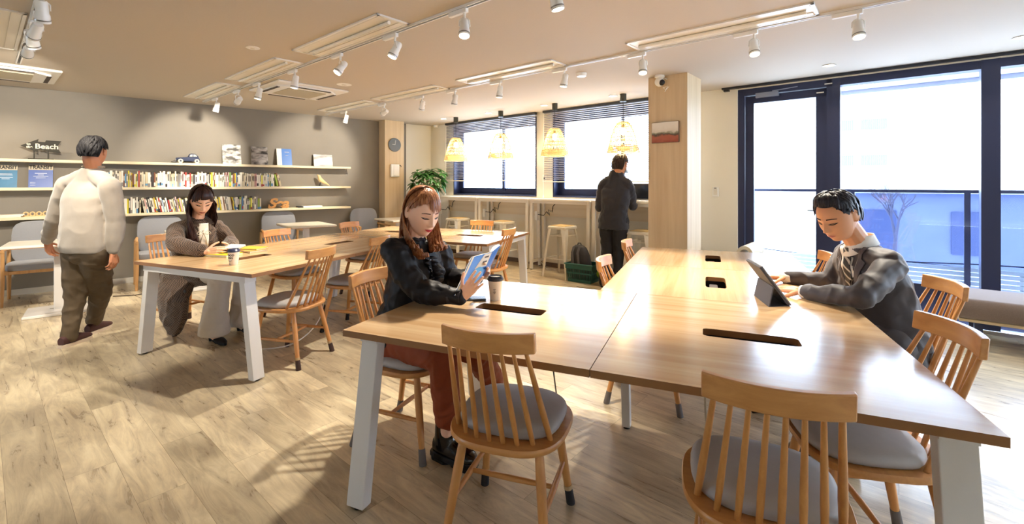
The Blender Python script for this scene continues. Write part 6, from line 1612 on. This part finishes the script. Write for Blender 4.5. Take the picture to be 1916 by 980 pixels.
def woman_coat():
    t = thing('person', 'dark haired woman in a brown check coat and cream trousers looking down', 'person', (-3.0, 4.28, 0))
    H = Head(ad(377, 375, 4.08), (.58, -.62, -.48), k=1.10, fem=True)
    nb = ad(369, 408, 4.13); shR = ad(332, 428, 4.02); shL = ad(405, 423, 4.26); elR, wrR = ad(328, 462, 3.86)+V((0, 0, .03)), ad(384, 471, 3.80); elL, wrL = ad(430, 455, 4.24)+V((0, 0, .01)), ad(433, 465, 4.03)
    pel = V((-3.04, 4.30, .53)); hR, hL = V((-2.98, 4.20, .53)), V((-2.94, 4.38, .53)); kR, kL = V((-2.56, 3.98, .55)), V((-2.46, 4.20, .55)); aR, aL = V((-2.54, 3.88, .10)), V((-2.46, 4.15, .10))
    ax = shL-shR; ax.z = 0; ax.normalize(); fx = ax.cross(V((0, 0, 1))).normalized(); fx = fx if fx.x > 0 else -fx; up = V((0, 0, 1)); ch = (shR+shL)/2-V((0, 0, .10))
    mb = MB(); H.add(mb); mb.chain([nb-V((0, 0, .03)), H.w((0, -.03, -.06))], [.052, .046]); mb.cap(nb-V((0, 0, .10)), pel, .07, .09)
    for s_, e, w_ in ((shR, elR, wrR), (shL, elL, wrL)): mb.cap(nb-V((0, 0, .10)), s_-V((0, 0, .03)), .05, .035); mb.chain([s_, e, w_], [.04, .034, .024])
    for h_, k_, a_ in ((hR, kR, aR), (hL, kL, aL)): mb.chain([pel, h_, k_, a_], [.10, .075, .052, .034]); mb.chain([a_, a_+V((.0, 0, -.05)), a_+V((.10, -.07, -.075))], [.034, .032, .022])
    hand(mb, wrR, ad(425, 467, 3.84)-wrR, (.3, .5, -.5), (.2, .3, .9), .45, .95, .04, .4)
    hand(mb, wrL, ad(428, 466, 3.90)-wrL, (-.6, -.2, -.7), (-.3, -.2, .9), .55, .95, .04, .4)
    body = remesh(mb, .0034, 1, 'body'); body.materials.append(SK1); obj('body', body, (), t); face_parts(H, body, t, '#a8504e', '#33221e', smile=.0)
    Mc = check_mat(); mb = MB()
    mb.loft([(pel-V((.0, 0, .10)), ax*.20, fx*.17), (pel+V((0, 0, .06)), ax*.19, fx*.155), (pel.lerp(ch, .5), ax*.175, fx*.135), (ch-V((0, 0, .04)), ax*.185, fx*.14), (ch+V((0, 0, .05)), ax*.185, fx*.115), (ch+V((0, 0, .11)), ax*.14, fx*.085), (nb-V((0, 0, .025)), ax*.08, fx*.07)], 32, 2.4)
    for s_, e, w_ in ((shR, elR, wrR), (shL, elL, wrL)):
        d = (w_-e).normalized(); mb.cap(nb-V((0, 0, .04)), s_-V((0, 0, .01)), .064, .068); mb.chain([s_-V((0, 0, .015)), s_.lerp(e, .5), e], [.072, .070, .064]); mb.chain([e, e.lerp(w_, .5), w_-d*.04], [.064, .058, .052])
    # thigh panels and the long skirt of the coat hanging at her right side to the floor
    mb.chain([pel, hR+V((0, -.02, -.02)), hR.lerp(kR, .55)], [.16, .125, .10])
    a, b, c_ = V((-3.02, 4.12, .50)), V((-2.98, 3.96, .30)), V((-2.92, 3.93, .05)); side = V((.62, -.2, 0)).normalized(); th = V((.3, .95, 0)).normalized()
    mb.loft([(a+V((.02, 0, .08)), side*.16, th*.09), (a, side*.19, th*.075), (b+V((.03, 0, .03)), side*.175, th*.05), (V((-2.94, 3.95, .18)), side*.14, th*.045), (c_, side*.055, th*.03)], 28, 2.2)
    mb.loft([(V((-3.22, 4.26, .62)), side*.10, th*.06), (V((-3.22, 4.22, .42)), side*.13, th*.06), (V((-3.20, 4.18, .28)), side*.12, th*.05)], 24, 2.2)
    co = remesh(mb, .007, 3, 'coat', .014, 6, 9); co.materials.append(Mc); obj('coat', co, (), t)
    cen = ch; 
    cloth_patch('blouse_front', co, t, cen, ax, up, lambda v: (-.028-.035*max(0, (v+.18)/.32), .028+.035*max(0, (v+.18)/.32)), -.18, .14, mat('cream_blouse', '#e6dccb', .7), .004)
    for s_ in (-1, 1): cloth_patch('lapel', co, t, cen, ax, up, lambda v: tuple(sorted((s_*(.028+.035*max(0, (v+.18)/.32)), s_*(.035+.10*max(0, (v+.18)/.32)*(1 if v < .08 else .8))))), -.18, .14, Mc, .008)
    mb = MB(); q = ch+fx*.155+V((0, 0, .06))
    for s_ in (-1, 1):
        mb.tube([q, q+ax*s_*.035+up*.02, q+ax*s_*.055-up*.005, q+ax*s_*.03-up*.015, q], .008, 8, flat=.5); mb.tube([q, q+ax*s_*.02-up*.06, q+ax*s_*.03-up*.13], [.007, .010, .012], 8, flat=.3)
    mb.ball(q, .012, 8, 6); obj('neck_bow', mb, mat('cream_blouse', '#e6dccb', .7), t, smooth=True)
    mb = MB(); q = ad(346, 545, 3.84); mb.ball(q, (.014, .006, .014), 12, 8); obj('coat_button', mb, Mdk, t)
    mb = MB()
    for h_, k_, a_ in ((hR, kR, aR), (hL, kL, aL)):
        mb.chain([pel-V((0, 0, .01)), h_, h_.lerp(k_, .5), k_], [.11, .095, .088, .082]); mb.loft([(k_+V((0, 0, .05)), V((.07, .02, 0)), V((-.02, .07, 0))), (k_-V((0, 0, .05)), V((.085, .02, 0)), V((-.02, .08, 0))), (k_.lerp(a_, .5), V((.085, .02, 0)), V((-.02, .085, 0))), (a_+V((.0, 0, .0)), V((.11, .03, 0)), V((-.03, .10, 0))), (a_+V((.0, 0, -.035)), V((.11, .03, 0)), V((-.03, .10, 0)))], 24, 2.1)
    tr = remesh(mb, .007, 3, 'trousers', .010, 7, 6); tr.materials.append(mat('cream_trouser', '#c9bcab', .8, noise_amt=.05)); obj('trousers', tr, (), t)
    for a_ in (aR, aL):
        toe = V((.82, -.55, 0)).normalized(); si = V((-toe.y, toe.x, 0)); b = V((a_.x, a_.y, 0)); mb = MB()
        mb.loft([(b+toe*.06+V((0, 0, .035)), si*.034, V((0, 0, .014))), (b+toe*.10+V((0, 0, .032)), si*.042, V((0, 0, .024))), (b+toe*.16+V((0, 0, .024)), si*.034, V((0, 0, .020))), (b+toe*.20+V((0, 0, .016)), si*.012, V((0, 0, .010)))], 18, 2.2)
        mb.loft([(b-toe*.07+V((0, 0, .07)), si*.024, V((0, 0, .030))), (b-toe*.035+V((0, 0, .058)), si*.032, V((0, 0, .030)))], 16, 2.2)
        mb.bar(b-toe*.03+V((0, 0, .04)), b+toe*.10+V((0, 0, .012)), .060, .008)
        s_ = obj('shoe', mb, mat('black_suede', '#141316', .85), t, smooth=True, ang=60)
        mb = MB(); mb.lathe([(.016, 0), (.022, .045), (0, .046)], b-toe*.055, 12); obj('heel', mb, mat('black_suede', '#141316', .85), s_)
        mb = MB(); mb.tube([b+V((0, 0, .095))+si*.040*cos(x)+toe*.040*sin(x)-V((0, 0, .012*sin(x))) for x in [2*pi*k/20 for k in range(20)]], .004, 6, closed=True); obj('ankle_strap', mb, mat('black_suede', '#141316', .85), s_)
    rn = random.Random(8); mb = MB()
    hair_cap(mb, H, lambda ph: R(50) if abs(ph) < .6 else (R(50)+(abs(ph)-.6)/1.2*R(50) if abs(ph) < 1.8 else R(112)))
    spec = []
    for i in range(110):
        ph = rn.uniform(1.45, 2*pi-1.65); a = min(ph, 2*pi-ph); th1 = R(94); base = H.w((.083*sin(th1)*sin(ph), .104*sin(th1)*cos(ph)-.010, .126*cos(th1)))
        rside = ph > pi                     # her right, towards the camera
        L_ = rn.uniform(.22, .30); fwd = H.f.copy(); fwd.z = 0; fwd.normalize(); bulge = base-H.c; bulge.z = 0; bulge.normalize(); tl = []
        for u in (.2, .4, .6, .8, 1.0):
            q = base+V((0, 0, -L_*u))+bulge*(.010+.018*sin(u*pi))+bulge*.010*sin(u*8+i)
            if ph < 2.9: tg = ad(340, 448, 4.02).lerp(ad(368, 452, 3.90), min(1, (2.9-ph)/1.1)); q = q.lerp(tg+V((.012*sin(i), .012*cos(i), .02*sin(i*3))), u*u*(3-2*u))
            tl.append((q, 1.05))
        spec.append((ph, R(6), th1, tl, rn.uniform(.010, .015), rn.uniform(0, .008)))
    for i in range(40): ph = rn.uniform(-1.2, 1.0); spec.append((ph, R(8), (R(66) if abs(ph) < .55 else R(62)+abs(ph)*R(22)), [], rn.uniform(.008, .012), rn.uniform(.002, .008)))
    hair_locks(mb, H, spec, rn); obj('hair', mb, hair_mat('dark_brown_hair', '#1d100e', '#42251f', .35), t, smooth=True)
    wkids(t)
woman_coat()
# what she holds
q = ad(437, 462, 3.93); t = thing('paperback', 'small white edged paperback held by the woman in the check coat', 'book', q, RZ+R(10)); Mt = Matrix.Rotation(R(12), 3, 'X')
mb = MB(); mb.box((0, 0, 0), (.150, .105, .014), rot=Mt); obj('pages', mb, PAG, t); mb = MB(); mb.box(Mt @ V((0, 0, -.008)), (.154, .108, .002), rot=Mt); mb.box(Mt @ V((-.076, 0, 0)), (.002, .108, .017), rot=Mt); obj('cover', mb, mat('book_brown_a2', '#6b4230', .55), t)

# ---------------------------------------------------------------- standing man at the counter, walking person
def stander():
    t = thing('person', 'man in a black suit and pale face mask standing at the counter seen from behind', 'person', (1.33, 5.95, 0))
    H = Head(ad(1161, 308, 5.90), (.58, .74, -.24), k=1.12, fem=False)
    nb = ad(1154, 321, 5.92); sL = ad(1127, 345, 6.00); sR = ad(1178, 347, 5.84); eL, wL = ad(1121, 388, 6.02), ad(1140, 392, 6.24); eR, wR = ad(1184, 386, 5.93), ad(1188, 381, 6.14)
    pel = V((1.33, 5.95, .86)); ax = (sR-sL); ax.z = 0; ax.normalize(); fx = V((0, 0, 1)).cross(ax).normalized(); ch = (sL+sR)/2-V((0, 0, .11))
    kL, kR = V((1.26, 6.02, .47)), V((1.40, 5.98, .47)); aL, aR = V((1.20, 5.98, .09)), V((1.37, 5.90, .09)); hL, hR = pel-ax*.09, pel+ax*.09
    mb = MB(); H.add(mb); mb.chain([nb-V((0, 0, .02)), H.w((0, -.03, -.06))], [.06, .056]); mb.cap(nb-V((0, 0, .10)), pel, .07, .09)
    for s_, e, w_ in ((sL, eL, wL), (sR, eR, wR)): mb.cap(nb-V((0, 0, .10)), s_-V((0, 0, .03)), .05, .035); mb.chain([s_, e, w_], [.045, .038, .026])
    for h_, k_, a_ in ((hL, kL, aL), (hR, kR, aR)): mb.chain([pel, h_, k_, a_], [.10, .08, .055, .038])
    hand(mb, wL, V((.2, .9, .1)), (.2, -.1, -1), (1, -.1, .1), .4); hand(mb, wR, V((-.2, .9, .0)), (-.1, 0, -1), (-1, -.1, .1), .4)
    body = remesh(mb, .004, 1, 'body'); body.materials.append(SK2); obj('body', body, (), t); face_parts(H, body, t, '#b06a5c', '#221a19')
    bv = bvh_of(body); mb = MB(); H.patch(bv, lambda u: (u*.062, -.098+.02*abs(u), -.022-.018*abs(u)), -1, 1, mb, 20, 8, off=.008); o = obj('face_mask', mb, mat('pale_blue_mask', '#b9cbe0', .8), t, smooth=True); q = o.modifiers.new('s', 'SOLIDIFY'); q.thickness = .002
    mb = MB()
    for s_ in (-1, 1): mb.tube([H.w((s_*.060, .055, -.045)), H.w((s_*.078, .02, -.02)), H.w((s_*.084, -.02, .018))], .0018, 5); mb.tube([H.w((s_*.060, .05, -.078)), H.w((s_*.075, .01, -.05)), H.w((s_*.082, -.02, -.03))], .0018, 5)
    obj('mask_loop', mb, M_whp, t)
    Ms = mat('black_suit', '#26242a', .7, noise_amt=.1, nscale=200, sheen=.2)
    hem = [(pel-V((0, 0, .10)), .195, .145), (pel+V((0, 0, .05)), .180, .135), (pel.lerp(ch, .42), .165, .125), (ch-V((0, 0, .05)), .190, .13), (ch+V((0, 0, .05)), .195, .11), (ch+V((0, 0, .115)), .14, .08), (nb+V((0, 0, .015)), .078, .072)]
    jm = suit_jacket('jacket', pel, ch, nb, ax, fx, [(sL-V((0, 0, .01)), eL, wL), (sR-V((0, 0, .01)), eR, wR)], .007, Ms, hem, .010, 7, 1.); obj('jacket', jm, (), t)
    mb = MB(); mb.tube([nb+V((0, 0, .026))+ax*.062*cos(a)+fx*.062*sin(a) for a in [2*pi*k/30 for k in range(30)]], .011, 8, closed=True); obj('shirt_collar', mb, mat('white_shirt', '#e6e2dc', .7), t, smooth=True)
    mb = MB()
    for h_, k_, a_ in ((hL, kL, aL), (hR, kR, aR)): mb.chain([pel, h_, h_.lerp(k_, .5), k_], [.125, .108, .092, .074]); mb.chain([k_, k_.lerp(a_, .5), a_-V((0, 0, .03))], [.074, .066, .062])
    tr = remesh(mb, .007, 3, 'trousers', .010, 7, 8); tr.materials.append(mat('black_trouser', '#1b1a1e', .75)); obj('trousers', tr, (), t)
    for a_ in (aL, aR): shoe(t, V((a_.x, a_.y, 0)), V((.15, 1, 0)), mat('black_leather', '#111114', .3), M_black)
    short_hair(H, t, '#1c1411', '#3f2f27', 12, R(56), n=300, rough=.5, nape=R(130)); wkids(t)
def shoe(t, b, toe, m, ms, lift=0., slip=False):
    toe = toe.normalized(); si = V((-toe.y, toe.x, 0)).normalized(); mb = MB()
    mb.loft([(b-toe*.075+V((0, 0, .05)), si*.026, V((0, 0, .032))), (b-toe*.03+V((0, 0, .062)), si*.038, V((0, 0, .046))), (b+toe*.05+V((0, 0, .052)), si*.042, V((0, 0, .040))), (b+toe*.12+V((0, 0, .042)), si*.046, V((0, 0, .027))), (b+toe*.175+V((0, 0, .034)), si*.032, V((0, 0, .018))), (b+toe*.19+V((0, 0, .03)), si*.014, V((0, 0, .01)))], 20, 2.3); s_ = obj('shoe', mb, m, t, smooth=True, ang=60)
    pl = [(-.085, -.02), (-.06, -.036), (.04, -.042), (.12, -.047), (.17, -.034), (.195, 0), (.17, .034), (.12, .047), (.04, .042), (-.06, .036), (-.085, .02)]; mb = MB(); mb.prism(pl, 0, .024, Matrix((toe, si, V((0, 0, 1)))).transposed(), b); obj('sole', mb, ms, s_)
    return s_
stander()
def walker():
    t = thing('person', 'person in a cream sweatshirt and olive trousers walking away past the white cafe table', 'person', (-3.55, 3.80, 0))
    H = Head(ad(176, 284, 3.80), (-.25, .95, -.12), k=1.04, fem=False)
    nb = ad(175, 313, 3.82); sL = ad(126, 342, 3.90); sR = ad(206, 345, 3.77); eL, wL = ad(104, 408, 3.98), ad(88, 452, 4.16); eR, wR = ad(217, 418, 3.80), ad(212, 472, 3.78)
    pel = V((-3.55, 3.80, .80)); ax = sR-sL; ax.z = 0; ax.normalize(); fx = V((0, 0, 1)).cross(ax).normalized(); up = V((0, 0, 1)); ch = (sL+sR)/2-V((0, 0, .12))
    kL, kR = ad(142, 552, 3.84), ad(188, 548, 3.98); aL, aR = V((-3.66, 3.80, .10)), V((-3.72, 4.42, .11)); hL, hR = pel-ax*.09, pel+ax*.09
    aL = ad(130, 628, 3.80); aR = ad(176, 600, 4.12)
    mb = MB(); H.add(mb); mb.chain([nb-V((0, 0, .02)), H.w((0, -.03, -.06))], [.058, .055]); mb.cap(nb-V((0, 0, .10)), pel, .07, .09)
    for s_, e, w_ in ((sL, eL, wL), (sR, eR, wR)): mb.cap(nb-V((0, 0, .10)), s_-V((0, 0, .03)), .05, .035); mb.chain([s_, e, w_], [.045, .038, .026])
    for h_, k_, a_ in ((hL, kL, aL), (hR, kR, aR)): mb.chain([pel, h_, k_, a_], [.10, .08, .055, .036])
    hand(mb, wL, (-.05, .3, -.9), (.9, .2, .2), (0, 1, .2), .5); hand(mb, wR, (.05, -.05, -1), (-.9, .2, 0), (0, 1, .1), .55)
    body = remesh(mb, .004, 1, 'body'); body.materials.append(skin('skin_warm', '#c48562')); obj('body', body, (), t); face_parts(H, body, t, '#a8604f', '#1d1716')
    mb = MB()
    mb.loft([(pel-V((0, 0, .02)), ax*.195, fx*.135), (pel+V((0, 0, .03)), ax*.205, fx*.145), (pel.lerp(ch, .3), ax*.205, fx*.145), (pel.lerp(ch, .65), ax*.205, fx*.14), (ch+V((0, 0, .0)), ax*.215, fx*.135), (ch+V((0, 0, .08)), ax*.19, fx*.105), (ch+V((0, 0, .135)), ax*.13, fx*.08), (nb+V((0, 0, -.005)), ax*.072, fx*.068)], 32, 2.4)
    for s_, e, w_ in ((sL, eL, wL), (sR, eR, wR)): mb.cap(nb-V((0, 0, .045)), s_-V((0, 0, .01)), .066, .066); mb.chain([s_-V((0, 0, .02)), s_.lerp(e, .5), e], [.078, .070, .062]); mb.chain([e, e.lerp(w_, .6), w_-(w_-e).normalized()*.02], [.064, .058, .040])
    sw = remesh(mb, .007, 14, 'sweatshirt', .008, 5, 12); sw.materials.append(mat('cream_jersey', '#958b80', .9, noise_amt=.05, sheen=.3)); obj('sweatshirt', sw, (), t)
    mb = MB(); mb.tube([nb+V((0, 0, .004))+ax*.067*cos(a)+fx*.064*sin(a) for a in [2*pi*k/30 for k in range(30)]], .010, 8, closed=True); obj('neck_rib', mb, mat('cream_rib', '#aa9c8a', .9), t, smooth=True)
    mb = MB()
    for h_, k_, a_ in ((hL, kL, aL), (hR, kR, aR)): mb.chain([pel, h_, h_.lerp(k_, .5), k_], [.13, .112, .098, .078]); mb.chain([k_, k_.lerp(a_, .5), a_+V((0, 0, .0))], [.072, .060, .054])
    tr = remesh(mb, .007, 3, 'trousers', .013, 7, 13); tr.materials.append(mat('olive_brown_cloth', '#5b4c39', .85, noise_amt=.08)); obj('trousers', tr, (), t)
    Mm = mat('maroon_canvas', '#4a2a28', .7)
    shoe(t, V((aL.x, aL.y, 0)), V((-.0, 1, 0)), Mm, mat('cream_sole', '#d5c4b2', .6)); shoe(t, V((aR.x, aR.y, 0)), V((-.1, 1, 0)), Mm, mat('cream_sole', '#d5c4b2', .6))
    short_hair(H, t, '#0b0a0c', '#1c191c', 14, R(56), n=260, rough=.7, nape=R(116)); wkids(t)
walker()
